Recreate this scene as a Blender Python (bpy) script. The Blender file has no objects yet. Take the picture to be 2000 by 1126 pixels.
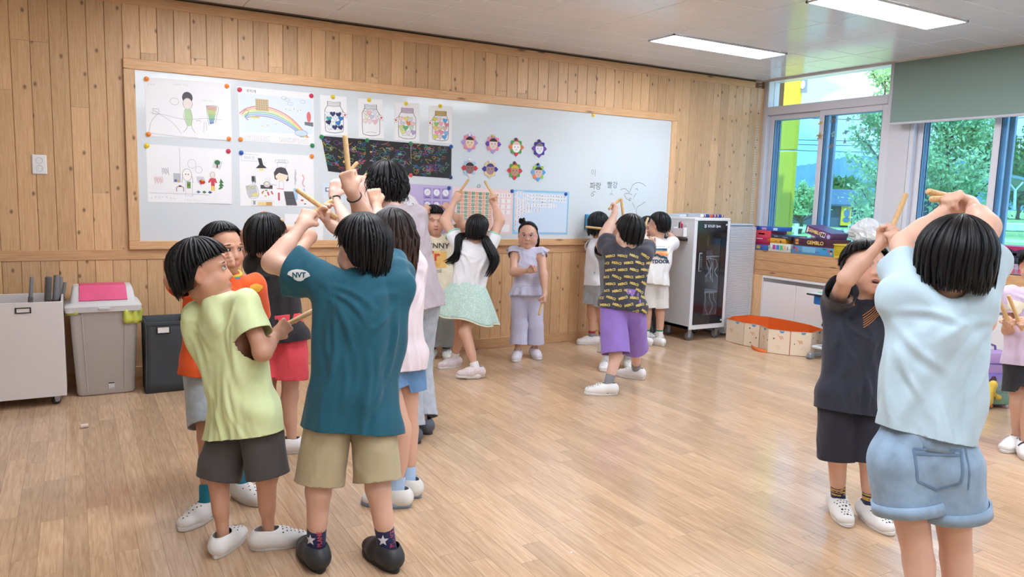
import bpy, bmesh, math, random
import numpy as np
from mathutils import Vector, Matrix
from mathutils.bvhtree import BVHTree
# ------------------------------------------------------------------ camera, sky, lights, exposure
SC = bpy.context.scene
COL = SC.collection
FPX, CX, CY = 1476.0, 1000.0, 563.0          # focal length and centre for a 2000 x 1126 frame
RW = np.array([[0.86571651, -0.03753513, 0.49912527],
    [-0.4997433, -0.12086815, 0.85769897],
    [0.0281345, -0.99195867, -0.12339548]])   # rows: world x,y,z ; columns: camera right, down, forward
EYE = np.array([0.0, 0.0, 1.40])
CR, CU, CF = RW[:, 0], -RW[:, 1], RW[:, 2]
cam_data = bpy.data.cameras.new('camera')
cam_data.sensor_width = 36.0
cam_data.lens = FPX / 2000.0 * 36.0
cam_data.clip_end = 6000
cam = bpy.data.objects.new('camera', cam_data)
COL.objects.link(cam)
cam.matrix_world = Matrix(((CR[0], CU[0], -CF[0], EYE[0]), (CR[1], CU[1], -CF[1], EYE[1]), (CR[2], CU[2], -CF[2], EYE[2]), (0, 0, 0, 1)))
SC.camera = cam
SC.view_settings.view_transform = 'Standard'
SC.view_settings.look = 'None'
SC.view_settings.gamma = 1.0
SC.view_settings.use_curve_mapping = False
SC.view_settings.exposure = 0.0
LED_STRENGTH = 29.0
SKY_STRENGTH = 3.2
world = bpy.data.worlds.new('World')
SC.world = world
world.use_nodes = True
_n, _l = world.node_tree.nodes, world.node_tree.links
_n.clear()
_o = _n.new('ShaderNodeOutputWorld')
_bg = _n.new('ShaderNodeBackground')
_bg.inputs['Strength'].default_value = SKY_STRENGTH
_tc = _n.new('ShaderNodeTexCoord')
_sep = _n.new('ShaderNodeSeparateXYZ')
_l.new(_tc.outputs['Generated'], _sep.inputs[0])
_rmp = _n.new('ShaderNodeValToRGB')
_rmp.color_ramp.elements[0].position = 0.0
_rmp.color_ramp.elements[0].color = (0.42, 0.70, 0.95, 1)
_rmp.color_ramp.elements[1].position = 0.55
_rmp.color_ramp.elements[1].color = (0.28, 0.58, 0.98, 1)
_l.new(_sep.outputs['Z'], _rmp.inputs[0])
_mp = _n.new('ShaderNodeMapping')
_mp.inputs['Scale'].default_value = (1.2, 1.2, 4.0)
_l.new(_tc.outputs['Generated'], _mp.inputs['Vector'])
_nz = _n.new('ShaderNodeTexNoise')
_nz.inputs['Scale'].default_value = 3.2
_nz.inputs['Detail'].default_value = 6
_nz.inputs['Roughness'].default_value = 0.55
_l.new(_mp.outputs[0], _nz.inputs['Vector'])
_cr = _n.new('ShaderNodeValToRGB')
_cr.color_ramp.elements[0].position = 0.42
_cr.color_ramp.elements[0].color = (0, 0, 0, 1)
_cr.color_ramp.elements[1].position = 0.66
_cr.color_ramp.elements[1].color = (1, 1, 1, 1)
_l.new(_nz.outputs['Fac'], _cr.inputs[0])
_mx = _n.new('ShaderNodeMixRGB')
_mx.inputs[2].default_value = (1.0, 1.0, 1.0, 1)
_l.new(_cr.outputs[0], _mx.inputs[0])
_l.new(_rmp.outputs[0], _mx.inputs[1])
_l.new(_mx.outputs[0], _bg.inputs['Color'])
_l.new(_bg.outputs[0], _o.inputs['Surface'])
sun_data = bpy.data.lights.new('sun', 'SUN')
sun_data.energy = 8.5
sun_data.angle = 0.02
sun_data.color = (1.0, 0.95, 0.86)
sun = bpy.data.objects.new('sun', sun_data)
COL.objects.link(sun)
sun.rotation_euler = Vector((0.42, 0.30, -0.85)).to_track_quat('-Z', 'Y').to_euler()
# ------------------------------------------------------------------ picture <-> room helpers
def at(px, py, depth):
 v = RW @ np.array([(px - CX) / FPX, (py - CY) / FPX, 1.0])
 return EYE + v * depth
def _ray(px, py):
 return RW @ np.array([(px - CX) / FPX, (py - CY) / FPX, 1.0])
def on_z(px, py, z=0.0):
 r = _ray(px, py); return EYE + r * ((z - EYE[2]) / r[2])
def on_y(px, py, y):
 r = _ray(px, py); return EYE + r * ((y - EYE[1]) / r[1])
def on_x(px, py, x):
 r = _ray(px, py); return EYE + r * ((x - EYE[0]) / r[0])
def depth_of(p):
 return float(np.dot(np.asarray(p, float) - EYE, CF))
def vdir(r, u, f):
 v = r * CR + u * CU + f * CF
 return v / np.linalg.norm(v)
def unit(v):
 v = np.asarray(v, float); n = np.linalg.norm(v)
 return v / n if n > 1e-9 else v
# ------------------------------------------------------------------ materials
def lin(c):
 out = []
 for x in c[:3]:
  x = x / 255.0
  out.append(x / 12.92 if x <= 0.04045 else ((x + 0.055) / 1.055) ** 2.4)
 return tuple(out) + (1.0,)
MATS = {}
def _bsdf(name):
 m = bpy.data.materials.new(name)
 m.use_nodes = True
 return m, m.node_tree.nodes, m.node_tree.links, m.node_tree.nodes['Principled BSDF']
def mat(name, rgb, rough=0.6, metal=0.0, vary=0.0, vscale=8.0, bump=0.0, bscale=60.0, stretch=None, coat=0.0, rnd=0.0, spec=0.5, sheen=0.0):
 """plain procedural material: sRGB colour, slow colour variation, fine relief"""
 if name in MATS: return MATS[name]
 m, n, l, b = _bsdf(name)
 b.inputs['Roughness'].default_value = rough
 b.inputs['Metallic'].default_value = metal
 b.inputs['Specular IOR Level'].default_value = spec
 if coat: b.inputs['Coat Weight'].default_value = coat; b.inputs['Coat Roughness'].default_value = 0.1
 if sheen: b.inputs['Sheen Weight'].default_value = sheen
 col = lin(rgb)
 b.inputs['Base Color'].default_value = col
 tc = mp = None
 if vary or bump:
  tc = n.new('ShaderNodeTexCoord'); mp = n.new('ShaderNodeMapping')
  if stretch: mp.inputs['Scale'].default_value = stretch
  l.new(tc.outputs['Object'], mp.inputs['Vector'])
 src = None
 if vary:
  nz = n.new('ShaderNodeTexNoise'); nz.inputs['Scale'].default_value = vscale; nz.inputs['Detail'].default_value = 4
  l.new(mp.outputs[0], nz.inputs['Vector'])
  hs = n.new('ShaderNodeHueSaturation'); hs.inputs['Color'].default_value = col
  mr = n.new('ShaderNodeMapRange'); mr.inputs['From Min'].default_value = 0.3; mr.inputs['From Max'].default_value = 0.7
  mr.inputs['To Min'].default_value = 1 - vary; mr.inputs['To Max'].default_value = 1 + vary
  l.new(nz.outputs['Fac'], mr.inputs['Value']); l.new(mr.outputs[0], hs.inputs['Value'])
  l.new(hs.outputs[0], b.inputs['Base Color']); src = hs
 if bump:
  nb = n.new('ShaderNodeTexNoise'); nb.inputs['Scale'].default_value = bscale; nb.inputs['Detail'].default_value = 3
  l.new(mp.outputs[0], nb.inputs['Vector'])
  bp = n.new('ShaderNodeBump'); bp.inputs['Strength'].default_value = min(1, bump); bp.inputs['Distance'].default_value = 0.004
  l.new(nb.outputs['Fac'], bp.inputs['Height']); l.new(bp.outputs[0], b.inputs['Normal'])
 MATS[name] = m
 return m
def emit(name, rgb, strength):
 if name in MATS: return MATS[name]
 m = bpy.data.materials.new(name); m.use_nodes = True
 n, l = m.node_tree.nodes, m.node_tree.links; n.clear()
 o = n.new('ShaderNodeOutputMaterial'); e = n.new('ShaderNodeEmission')
 e.inputs['Color'].default_value = lin(rgb); e.inputs['Strength'].default_value = strength
 l.new(e.outputs[0], o.inputs['Surface']); MATS[name] = m
 return m
def wood(name, light, dark, grain, knots=True, rough=0.5, coat=0.0, freq=14.0, use_attr=False, tint=0.16, contrast=1.0, ku=(8, 0, 0), kv=(0, 0, 5.0)):
 """grain: per-axis coordinate scale (small along the grain). Boards differ by Object random or the 'rnd' attribute."""
 if name in MATS: return MATS[name]
 m, n, l, b = _bsdf(name)
 b.inputs['Roughness'].default_value = rough
 if coat: b.inputs['Coat Weight'].default_value = coat; b.inputs['Coat Roughness'].default_value = 0.12
 tc = n.new('ShaderNodeTexCoord')
 if use_attr:
  at_ = n.new('ShaderNodeAttribute'); at_.attribute_name = 'rnd'; rnd = at_.outputs['Fac']
 else:
  oi = n.new('ShaderNodeObjectInfo'); rnd = oi.outputs['Random']
 off = n.new('ShaderNodeVectorMath'); off.operation = 'SCALE'; off.inputs[0].default_value = (37.0, 61.0, 23.0)
 l.new(rnd, off.inputs['Scale'])
 add = n.new('ShaderNodeVectorMath'); add.operation = 'ADD'
 l.new(tc.outputs['Object'], add.inputs[0]); l.new(off.outputs[0], add.inputs[1])
 mp = n.new('ShaderNodeMapping'); mp.inputs['Scale'].default_value = grain
 l.new(add.outputs[0], mp.inputs['Vector'])
 nz = n.new('ShaderNodeTexNoise'); nz.inputs['Scale'].default_value = freq; nz.inputs['Detail'].default_value = 5; nz.inputs['Distortion'].default_value = 0.6
 l.new(mp.outputs[0], nz.inputs['Vector'])
 rp = n.new('ShaderNodeValToRGB')
 rp.color_ramp.elements[0].position = 0.5 - 0.2 / contrast; rp.color_ramp.elements[0].color = lin(dark)
 rp.color_ramp.elements[1].position = 0.5 + 0.2 / contrast; rp.color_ramp.elements[1].color = lin(light)
 l.new(nz.outputs['Fac'], rp.inputs[0])
 hs = n.new('ShaderNodeHueSaturation')
 mr = n.new('ShaderNodeMapRange'); mr.inputs['To Min'].default_value = 1 - tint; mr.inputs['To Max'].default_value = 1 + tint * 0.6
 l.new(rnd, mr.inputs['Value']); l.new(mr.outputs[0], hs.inputs['Value']); l.new(rp.outputs[0], hs.inputs['Color'])
 out = hs.outputs[0]
 if knots:
  kp = n.new('ShaderNodeCombineXYZ')
  for i_, kk in enumerate((ku, kv)):
   dp = n.new('ShaderNodeVectorMath'); dp.operation = 'DOT_PRODUCT'; dp.inputs[1].default_value = kk; l.new(add.outputs[0], dp.inputs[0]); l.new(dp.outputs['Value'], kp.inputs[i_])
  vo = n.new('ShaderNodeTexVoronoi'); vo.voronoi_dimensions = '2D'; vo.inputs['Scale'].default_value = 1.0; vo.inputs['Randomness'].default_value = 1.0
  l.new(kp.outputs[0], vo.inputs['Vector'])
  k1 = n.new('ShaderNodeMapRange'); k1.inputs['From Min'].default_value = 0.03; k1.inputs['From Max'].default_value = 0.105
  k1.inputs['To Min'].default_value = 1; k1.inputs['To Max'].default_value = 0
  l.new(vo.outputs['Distance'], k1.inputs['Value'])
  sp = n.new('ShaderNodeSeparateColor'); l.new(vo.outputs['Color'], sp.inputs[0])
  gt = n.new('ShaderNodeMath'); gt.operation = 'GREATER_THAN'; gt.inputs[1].default_value = 0.55
  l.new(sp.outputs[0], gt.inputs[0])
  mu = n.new('ShaderNodeMath'); mu.operation = 'MULTIPLY'
  l.new(k1.outputs[0], mu.inputs[0]); l.new(gt.outputs[0], mu.inputs[1])
  mu2 = n.new('ShaderNodeMath'); mu2.operation = 'MULTIPLY'; mu2.inputs[1].default_value = 0.8
  l.new(mu.outputs[0], mu2.inputs[0])
  kx = n.new('ShaderNodeMixRGB'); kx.inputs[2].default_value = lin((96, 58, 36))
  l.new(mu2.outputs[0], kx.inputs[0]); l.new(out, kx.inputs[1]); out = kx.outputs[0]
 l.new(out, b.inputs['Base Color'])
 MATS[name] = m
 return m
def glass(name, tint, refl=0.06, rough=0.0):
 """window pane: tinted see-through sheet with a weak mirror reflection"""
 if name in MATS: return MATS[name]
 m = bpy.data.materials.new(name); m.use_nodes = True
 n, l = m.node_tree.nodes, m.node_tree.links; n.clear()
 o = n.new('ShaderNodeOutputMaterial'); t = n.new('ShaderNodeBsdfTransparent'); g = n.new('ShaderNodeBsdfGlossy'); x = n.new('ShaderNodeMixShader')
 t.inputs['Color'].default_value = lin(tint); g.inputs['Roughness'].default_value = rough
 x.inputs[0].default_value = refl
 l.new(t.outputs[0], x.inputs[1]); l.new(g.outputs[0], x.inputs[2]); l.new(x.outputs[0], o.inputs['Surface'])
 MATS[name] = m
 return m
# ------------------------------------------------------------------ object helpers
def link(o, parent=None):
 COL.objects.link(o)
 if parent is not None: o.parent = parent
 return o
def tag(o, label=None, cat=None, group=None, kind=None):
 if label: o['label'] = label
 if cat: o['category'] = cat
 if group: o['group'] = group
 if kind: o['kind'] = kind
 return o
def thing(name, label, cat, loc=(0, 0, 0), group=None, rotz=0.0):
 o = bpy.data.objects.new(name, None)
 o.empty_display_size = 0.1
 o.location = Vector([float(v) for v in loc]); o.rotation_euler = (0, 0, rotz)
 COL.objects.link(o)
 return tag(o, label, cat, group)
def raw(name, verts, faces, m, parent=None, smooth=False, mats=None, fmat=None, world=True):
 """mesh object from coordinates; with a parent, world coordinates are kept by subtracting the parent's place"""
 me = bpy.data.meshes.new(name)
 me.from_pydata([tuple(map(float, v)) for v in verts], [], [tuple(map(int, f)) for f in faces])
 for x in (mats or [m]): me.materials.append(x)
 if fmat is not None: me.polygons.foreach_set('material_index', np.asarray(fmat, np.int32))
 if smooth: me.polygons.foreach_set('use_smooth', np.ones(len(me.polygons), bool))
 me.update()
 o = bpy.data.objects.new(name, me)
 link(o, parent)
 if parent is not None and world:
  settle(o, parent)
 return o
def world_of(p):
 M = Matrix.Identity(4)
 while p is not None:
  M = (Matrix.Translation(p.location) @ p.rotation_euler.to_matrix().to_4x4()) @ M
  p = p.parent
 return M
def settle(o, parent):
 """the mesh of o was written in world coordinates: express it in the parent's frame"""
 M = world_of(parent).inverted()
 o.data.transform(M)
class MB:
 """collects boxes, tubes, plates into one mesh"""
 def __init__(s): s.v = []; s.f = []; s.fm = []; s.mi = 0
 def add(s, verts, faces):
  b = len(s.v); s.v += [tuple(map(float, v)) for v in verts]
  s.f += [tuple(b + i for i in f) for f in faces]; s.fm += [s.mi] * len(faces); return s
 def box(s, c, d, rz=0.0, bev=0.0, M=None):
  c = np.asarray(c, float); hx, hy, hz = [x / 2.0 for x in d]
  if bev > 0:
   bev = min(bev, hx * .9, hy * .9, hz * .9)
   vs = []
   for z, ins in ((-hz, bev), (-hz + bev, 0), (hz - bev, 0), (hz, bev)):
    X, Y = hx - ins, hy - ins; q = bev if ins == 0 else bev * 0.4
    vs += [(X - q, -Y, z), (X, -Y + q, z), (X, Y - q, z), (X - q, Y, z), (-X + q, Y, z), (-X, Y - q, z), (-X, -Y + q, z), (-X + q, -Y, z)]
   fs = [tuple(range(7, -1, -1)), tuple(range(24, 32))]
   for k in range(3):
    for i in range(8):
     j = (i + 1) % 8; fs.append((k * 8 + i, k * 8 + j, k * 8 + 8 + j, k * 8 + 8 + i))
  else:
   vs = [(x, y, z) for x in (-hx, hx) for y in (-hy, hy) for z in (-hz, hz)]
   fs = [(0, 1, 3, 2), (4, 6, 7, 5), (0, 4, 5, 1), (2, 3, 7, 6), (0, 2, 6, 4), (1, 5, 7, 3)]
  vs = np.array(vs)
  if M is not None: vs = vs @ np.asarray(M).T
  if rz:
   cz, sz = math.cos(rz), math.sin(rz); vs = np.stack([vs[:, 0] * cz - vs[:, 1] * sz, vs[:, 0] * sz + vs[:, 1] * cz, vs[:, 2]], 1)
  return s.add(vs + c, fs)
 def box2(s, a, b, bev=0.0):
  a = np.asarray(a, float); b = np.asarray(b, float)
  return s.box((a + b) / 2, np.abs(b - a), bev=bev)
 def tube(s, pts, r, n=10, cap=True, flat=None, closed=False):
  pts = [np.asarray(p, float) for p in pts]; k = len(pts)
  rs = r if hasattr(r, '__len__') else [r] * k
  up = None; rings = []
  for i in range(k):
   if closed: t = unit(pts[(i + 1) % k] - pts[i - 1])
   else: t = unit(pts[min(i + 1, k - 1)] - pts[max(i - 1, 0)])
   if up is None:
    up = np.array([0, 0, 1.0]) if abs(t[2]) < 0.9 else np.array([1.0, 0, 0])
    if flat is not None: up = np.asarray(flat[0], float)
   e1 = unit(np.cross(t, up)); e2 = unit(np.cross(e1, t)); up = e2
   f2 = flat[1] if flat is not None else 1.0
   rings.append([pts[i] + rs[i] * (math.cos(a) * e1 + f2 * math.sin(a) * e2) for a in np.arange(n) * 2 * math.pi / n])
  vs = [v for rg in rings for v in rg]; fs = []
  for i in range(k if closed else k - 1):
   i2 = (i + 1) % k
   for j in range(n):
    j2 = (j + 1) % n; fs.append((i * n + j, i * n + j2, i2 * n + j2, i2 * n + j))
  if cap and not closed:
   fs.append(tuple(range(n - 1, -1, -1))); fs.append(tuple((k - 1) * n + j for j in range(n)))
  return s.add(vs, fs)
 def lathe(s, prof, c=(0, 0, 0), n=24, axis='z'):
  vs = []; fs = []; k = len(prof)
  for r, z in prof:
   for j in range(n):
    a = 2 * math.pi * j / n
    p = (r * math.cos(a), r * math.sin(a), z)
    if axis == 'x': p = (p[2], p[0], p[1])
    if axis == 'y': p = (p[0], p[2], p[1])
    vs.append(np.asarray(p) + np.asarray(c, float))
  for i in range(k - 1):
   for j in range(n):
    j2 = (j + 1) % n; fs.append((i * n + j, i * n + j2, i * n + n + j2, i * n + n + j))
  fs.append(tuple(range(n - 1, -1, -1))); fs.append(tuple((k - 1) * n + j for j in range(n)))
  return s.add(vs, fs)
 def prism(s, poly, o, ex, ey, en, t):
  """2D outline poly -> plate of thickness t, at o with axes ex, ey and normal en"""
  o, ex, ey, en = [np.asarray(x, float) for x in (o, ex, ey, en)]
  k = len(poly)
  vs = [o + x * ex + y * ey for x, y in poly] + [o + x * ex + y * ey + en * t for x, y in poly]
  fs = [tuple(range(k - 1, -1, -1)), tuple(range(k, 2 * k))] + [(i, (i + 1) % k, k + (i + 1) % k, k + i) for i in range(k)]
  return s.add(vs, fs)
 def build(s, name, m, parent=None, smooth=False, mats=None, world=True):
  return raw(name, s.v, s.f, m, parent, smooth, mats=mats, fmat=s.fm if mats else None, world=world)
def smooth_angle(o, deg=35):
 """smooth faces, sharp edges beyond an angle"""
 me = o.data
 me.polygons.foreach_set('use_smooth', np.ones(len(me.polygons), bool))
 bm = bmesh.new(); bm.from_mesh(me)
 a = math.radians(deg)
 for e in bm.edges:
  if len(e.link_faces) == 2 and e.calc_face_angle(0) > a: e.smooth = False
 bm.to_mesh(me); bm.free()
 return o
def recalc(o):
 bm = bmesh.new(); bm.from_mesh(o.data); bmesh.ops.recalc_face_normals(bm, faces=bm.faces); bm.to_mesh(o.data); bm.free(); return o
FONTS = {}
def text_mesh(body, size, align='CENTER', bold=0.0):
 """flat lettering as (verts 2D, faces)"""
 key = (body, align, round(bold / size, 4))
 if key not in FONTS: FONTS[key] = _text_mesh(body, 1.0, align, bold / size)
 vs, fs = FONTS[key]
 return [(x * size, y * size) for x, y in vs], fs
def _text_mesh(body, size, align, bold):
 cu = bpy.data.curves.new('lettering', 'FONT')
 cu.body = body; cu.size = size; cu.align_x = align; cu.align_y = 'CENTER'; cu.resolution_u = 2; cu.offset = bold
 ob = bpy.data.objects.new('lettering', cu)
 me = ob.to_mesh()
 vs = [(v.co.x, v.co.y) for v in me.vertices]; fs = [tuple(p.vertices) for p in me.polygons]
 ob.to_mesh_clear(); bpy.data.objects.remove(ob); bpy.data.curves.remove(cu)
 return vs, fs
def preload(words, bold=0.0):
 """letter many short words in one go (one per line) and keep them for text_mesh"""
 cu = bpy.data.curves.new('lettering', 'FONT'); cu.body = '\n'.join(words); cu.size = 1.0; cu.align_x = 'CENTER'; cu.align_y = 'TOP_BASELINE'; cu.space_line = 2.0; cu.resolution_u = 2; cu.offset = bold
 ob = bpy.data.objects.new('lettering', cu); me = ob.to_mesh()
 V = np.array([(v.co.x, v.co.y) for v in me.vertices])
 li = np.rint(-(V[:, 1] - .3) / LINE_STEP).astype(int)
 fs = [[] for _ in words];
 for q in me.polygons: fs[li[q.vertices[0]]].append(tuple(q.vertices))
 for i, w in enumerate(words):
  u = sorted({a for f in fs[i] for a in f}); mp = {a: b for b, a in enumerate(u)}
  FONTS[(w, 'CENTER', round(bold, 4))] = ([(V[a, 0], V[a, 1] + i * LINE_STEP - .36) for a in u], [tuple(mp[a] for a in f) for f in fs[i]])
 ob.to_mesh_clear(); bpy.data.objects.remove(ob); bpy.data.curves.remove(cu)
LINE_STEP = 2.0
# ------------------------------------------------------------------ the room
SC.cycles.use_denoising = True
X0, X1, Y0, Y1, ZC = -2.6, 6.62, -2.6, 5.98, 2.68
XB = 6.22          # front of the bench under the windows
ZS = 0.893         # top of that bench
rng = random.Random(7)
M_PINE = wood('pine_boards', (228, 188, 144), (208, 164, 118), (9.0, 9.0, 0.55), rough=0.42)
M_PINEX = wood('pine_trim', (224, 180, 134), (201, 153, 108), (0.5, 9.0, 9.0), rough=0.42, ku=(0, 0, 9), kv=(1.8, 0, 0))
M_PINEY = wood('pine_bench', (214, 171, 126), (190, 143, 98), (9.0, 0.5, 9.0), rough=0.45, ku=(0, 0, 9), kv=(0, 2, 0))
M_FLOOR = wood('oak_floor', (212, 180, 148), (186, 152, 120), (9.0, 0.55, 9.0), knots=False, rough=0.17, use_attr=True, tint=0.13, freq=11)
M_GAP = mat('dark_joint', (120, 84, 56), 0.8)
M_WHITEWALL = mat('plaster', (224, 220, 212), 0.8, vary=0.02)
# floor: planks along y, offset joints; those nearest the eye are single planks, the rest one mesh
fb = MB().box2((X0, Y0, -0.12), (X1, Y1, -0.0015)).build('floor', M_GAP)
tag(fb, kind='structure', label='light oak plank floor')
def plank_mesh(lst, name):
 me = bpy.data.meshes.new(name); v = []; f = []; r = []
 for (x0, x1, y0, y1, q) in lst:
  b = len(v); g = 0.0005
  v += [(x, y, z) for x in (x0 + g, x1 - g) for y in (y0 + g, y1 - g) for z in (-0.004, 0.0)]
  f += [tuple(b + i for i in t) for t in ((0, 1, 3, 2), (4, 6, 7, 5), (0, 4, 5, 1), (2, 3, 7, 6), (0, 2, 6, 4), (1, 5, 7, 3))]
  r += [q] * 8
 me.from_pydata(v, [], f); me.materials.append(M_FLOOR)
 a = me.attributes.new('rnd', 'FLOAT', 'POINT'); a.data.foreach_set('value', np.array(r, np.float32))
 return me
planks = []
x = X0
while x < X1 - 0.01:
 w = 0.084; y = Y0 - rng.random() * 0.6
 while y < Y1:
  L = rng.choice((0.36, 0.5, 0.62, 0.78, 0.95)); y0, y1 = max(y, Y0), min(y + L, Y1)
  if y1 - y0 > 0.02: planks.append((x, min(x + w, X1), y0, y1, rng.random()))
  y += L
 x += w
def plank_score(p):
 c = np.array([(p[0] + p[1]) / 2, (p[2] + p[3]) / 2, 0.0]); d = depth_of(c)
 if d < 0.5: return -1
 v = (c - EYE) @ RW; px, py = CX + FPX * v[0] / v[2], CY + FPX * v[1] / v[2]
 if not (-30 < px < 2030 and 0 < py < 1180): return -1
 return (p[3] - p[2]) / d ** 3
planks.sort(key=plank_score, reverse=True)
for p in planks[:300]:
 o = bpy.data.objects.new('plank', plank_mesh([p], 'plank')); link(o, fb)
o = link(bpy.data.objects.new('planks_beyond', plank_mesh(planks[300:], 'planks_beyond')), fb); o['kind'] = 'stuff'
# back wall: boards above and below a rail
wb = MB().box2((X0, Y1, -0.12), (X1 + 0.3, Y1 + 0.14, 2.9)).build('wall_back', mat('wall_batten', (128, 92, 62), 0.8))
tag(wb, kind='structure', label='wall of vertical knotty pine boards')
def vboard(z0, z1, w):
 b = 0.004; d = 0.014
 sec = [(0.0006, 0), (0.0006, -d + b), (b, -d), (w - b, -d), (w - 0.0006, -d + b), (w - 0.0006, 0)]
 v = [(x, y, z) for z in (z0, z1) for x, y in sec]; k = len(sec)
 f = [tuple(range(k)), tuple(range(2 * k - 1, k - 1, -1))] + [(i, k + i, k + (i + 1) % k, (i + 1) % k) for i in range(k)]
 me = bpy.data.meshes.new('board'); me.from_pydata(v, [], f); me.materials.append(M_PINE); return me
BW = 0.108
mU, mL = vboard(0.94, 2.62, BW), vboard(0.095, 0.866, BW)
splits = {}
i = 0; x = -1.5
while x < X1 - 0.02:
 zsp = rng.choice((None, None, None, None, 1.33, 1.98, 1.9, 2.3))
 if zsp:
  if zsp not in splits: splits[zsp] = (vboard(0.94, zsp - 0.0006, BW), vboard(zsp + 0.0006, 2.62, BW))
  ms = list(splits[zsp])
 else: ms = [mU]
 for me in ms + [mL]:
  o = bpy.data.objects.new('board', me); o.location = (x, Y1 - 0.0005 * rng.random(), 0); link(o, wb)
 x += BW
MB().box2((X0, Y1 - 0.02, 0.866), (X1, Y1, 0.94), bev=0.003).build('rail', M_PINEX, wb)
t = MB().box2((X0, Y1 - 0.024, 0.0), (X1, Y1, 0.095), bev=0.003).build('baseboard_back', M_PINEX); tag(t, kind='structure', label='pine baseboard under the board wall')
t = MB().box2((X0, Y1 - 0.026, 2.612), (6.44, Y1, ZC), bev=0.003).build('trim_1', M_PINEX); tag(t, kind='structure', label='pine cornice along the ceiling')
# other walls (behind and beside the eye)
t = MB().box2((X0 - 0.14, Y0, 0), (X0, Y1, 2.9)).build('wall_left', M_WHITEWALL); tag(t, kind='structure')
t = MB().box2((X0 - 0.14, Y0 - 0.14, 0), (X1 + 0.3, Y0, 2.9)).build('wall_front', M_WHITEWALL); tag(t, kind='structure')
# ceiling of perforated tiles
def ceiling_mat():
 m, n, l, b = _bsdf('perforated_tile')
 tc = n.new('ShaderNodeTexCoord'); mp = n.new('ShaderNodeMapping'); mp.inputs['Scale'].default_value = (50, 50, 50)
 l.new(tc.outputs['Object'], mp.inputs['Vector'])
 fr = n.new('ShaderNodeVectorMath'); fr.operation = 'FRACTION'; l.new(mp.outputs[0], fr.inputs[0])
 sb = n.new('ShaderNodeVectorMath'); sb.operation = 'SUBTRACT'; sb.inputs[1].default_value = (0.5, 0.5, 0); l.new(fr.outputs[0], sb.inputs[0])
 ml = n.new('ShaderNodeVectorMath'); ml.operation = 'MULTIPLY'; ml.inputs[1].default_value = (1, 1, 0); l.new(sb.outputs[0], ml.inputs[0])
 ln = n.new('ShaderNodeVectorMath'); ln.operation = 'LENGTH'; l.new(ml.outputs[0], ln.inputs[0])
 mr = n.new('ShaderNodeMapRange'); mr.inputs['From Min'].default_value = 0.14; mr.inputs['From Max'].default_value = 0.24
 l.new(ln.outputs['Value'], mr.inputs['Value'])
 mx = n.new('ShaderNodeMixRGB'); mx.inputs[1].default_value = lin((160, 164, 168)); mx.inputs[2].default_value = lin((236, 240, 246))
 l.new(mr.outputs[0], mx.inputs[0]); l.new(mx.outputs[0], b.inputs['Base Color'])
 rr = n.new('ShaderNodeMapRange'); rr.inputs['To Min'].default_value = 0.8; rr.inputs['To Max'].default_value = 0.13
 l.new(mr.outputs[0], rr.inputs['Value']); l.new(rr.outputs[0], b.inputs['Roughness'])
 bp = n.new('ShaderNodeBump'); bp.inputs['Strength'].default_value = 0.25; bp.inputs['Distance'].default_value = 0.002
 l.new(mr.outputs[0], bp.inputs['Height']); l.new(bp.outputs[0], b.inputs['Normal'])
 return m
M_TILE = ceiling_mat()
XE = 6.43
cl = MB().box2((X0, Y0, ZC + 0.012), (XE, Y1, 2.9)).build('ceiling', mat('ceiling_grid', (120, 120, 118), 0.8))
tag(cl, kind='structure', label='ceiling of perforated white tiles')
TW, TD = 0.6, 0.3
tile_me = bpy.data.meshes.new('ceiling_tile')
g = 0.0012
tile_me.from_pydata([(sx * (TW / 2 - e - g), sy * (TD / 2 - e - g), z) for e, z in ((0.004, 0), (0, 0.004)) for sx, sy in ((-1, -1), (1, -1), (1, 1), (-1, 1))], [],
     [(3, 2, 1, 0), (0, 1, 5, 4), (1, 2, 6, 5), (2, 3, 7, 6), (3, 0, 4, 7)])
tile_me.materials.append(M_TILE)
XT, YT = 4.11 - 11 * TW, 4.66 - 24 * TD
LX = [4.11, 0.51]; LY = [4.66, 3.12, 1.58, 0.04, -1.5]
def is_lamp(x, y):
 return any(lx < x < lx + 1.3 and ly < y < ly + 0.31 for lx in LX for ly in LY)
far_t = []
for i in range(0, 15):
 for j in range(0, 29):
  cx, cy = XT + (i + 0.5) * TW, YT + (j + 0.5) * TD
  if not (X0 < cx - 0.2 and cx < XE - 0.05 and Y0 < cy - 0.1 and cy < Y1 - 0.05): continue
  v = (np.array([cx, cy, ZC]) - EYE) @ RW
  vis = v[2] > 0.5 and -200 < CX + FPX * v[0] / v[2] < 2200 and -140 < CY + FPX * v[1] / v[2] < 500
  if vis:
   o = bpy.data.objects.new('ceiling_tile', tile_me); link(o, cl)
   o.location = (cx, cy, ZC - 0.0002 + rng.uniform(-0.0005, 0.0005)); o.rotation_euler = (rng.uniform(-.004, .004), rng.uniform(-.003, .003), 0)
  else: far_t.append((cx, cy))
mb = MB()
for cx, cy in far_t: mb.box((cx, cy, ZC + 0.002), (TW - 0.004, TD - 0.004, 0.004))
o = mb.build('tiles_beyond', M_TILE, cl); o['kind'] = 'stuff'
t = MB().box2((XE, Y0, ZC - 0.012), (XE + 0.018, Y1 - 0.03, 2.9), bev=0.003).build('trim_2', mat('pocket_edge', (196, 190, 182), 0.5)); tag(t, kind='structure', label='edge strip of the ceiling before the windows')
t = MB().box2((XE, Y0, 2.82), (X1 + 0.2, Y1, 2.9)).build('trim_3', M_WHITEWALL); tag(t, kind='structure', label='top of the blind recess')
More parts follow.
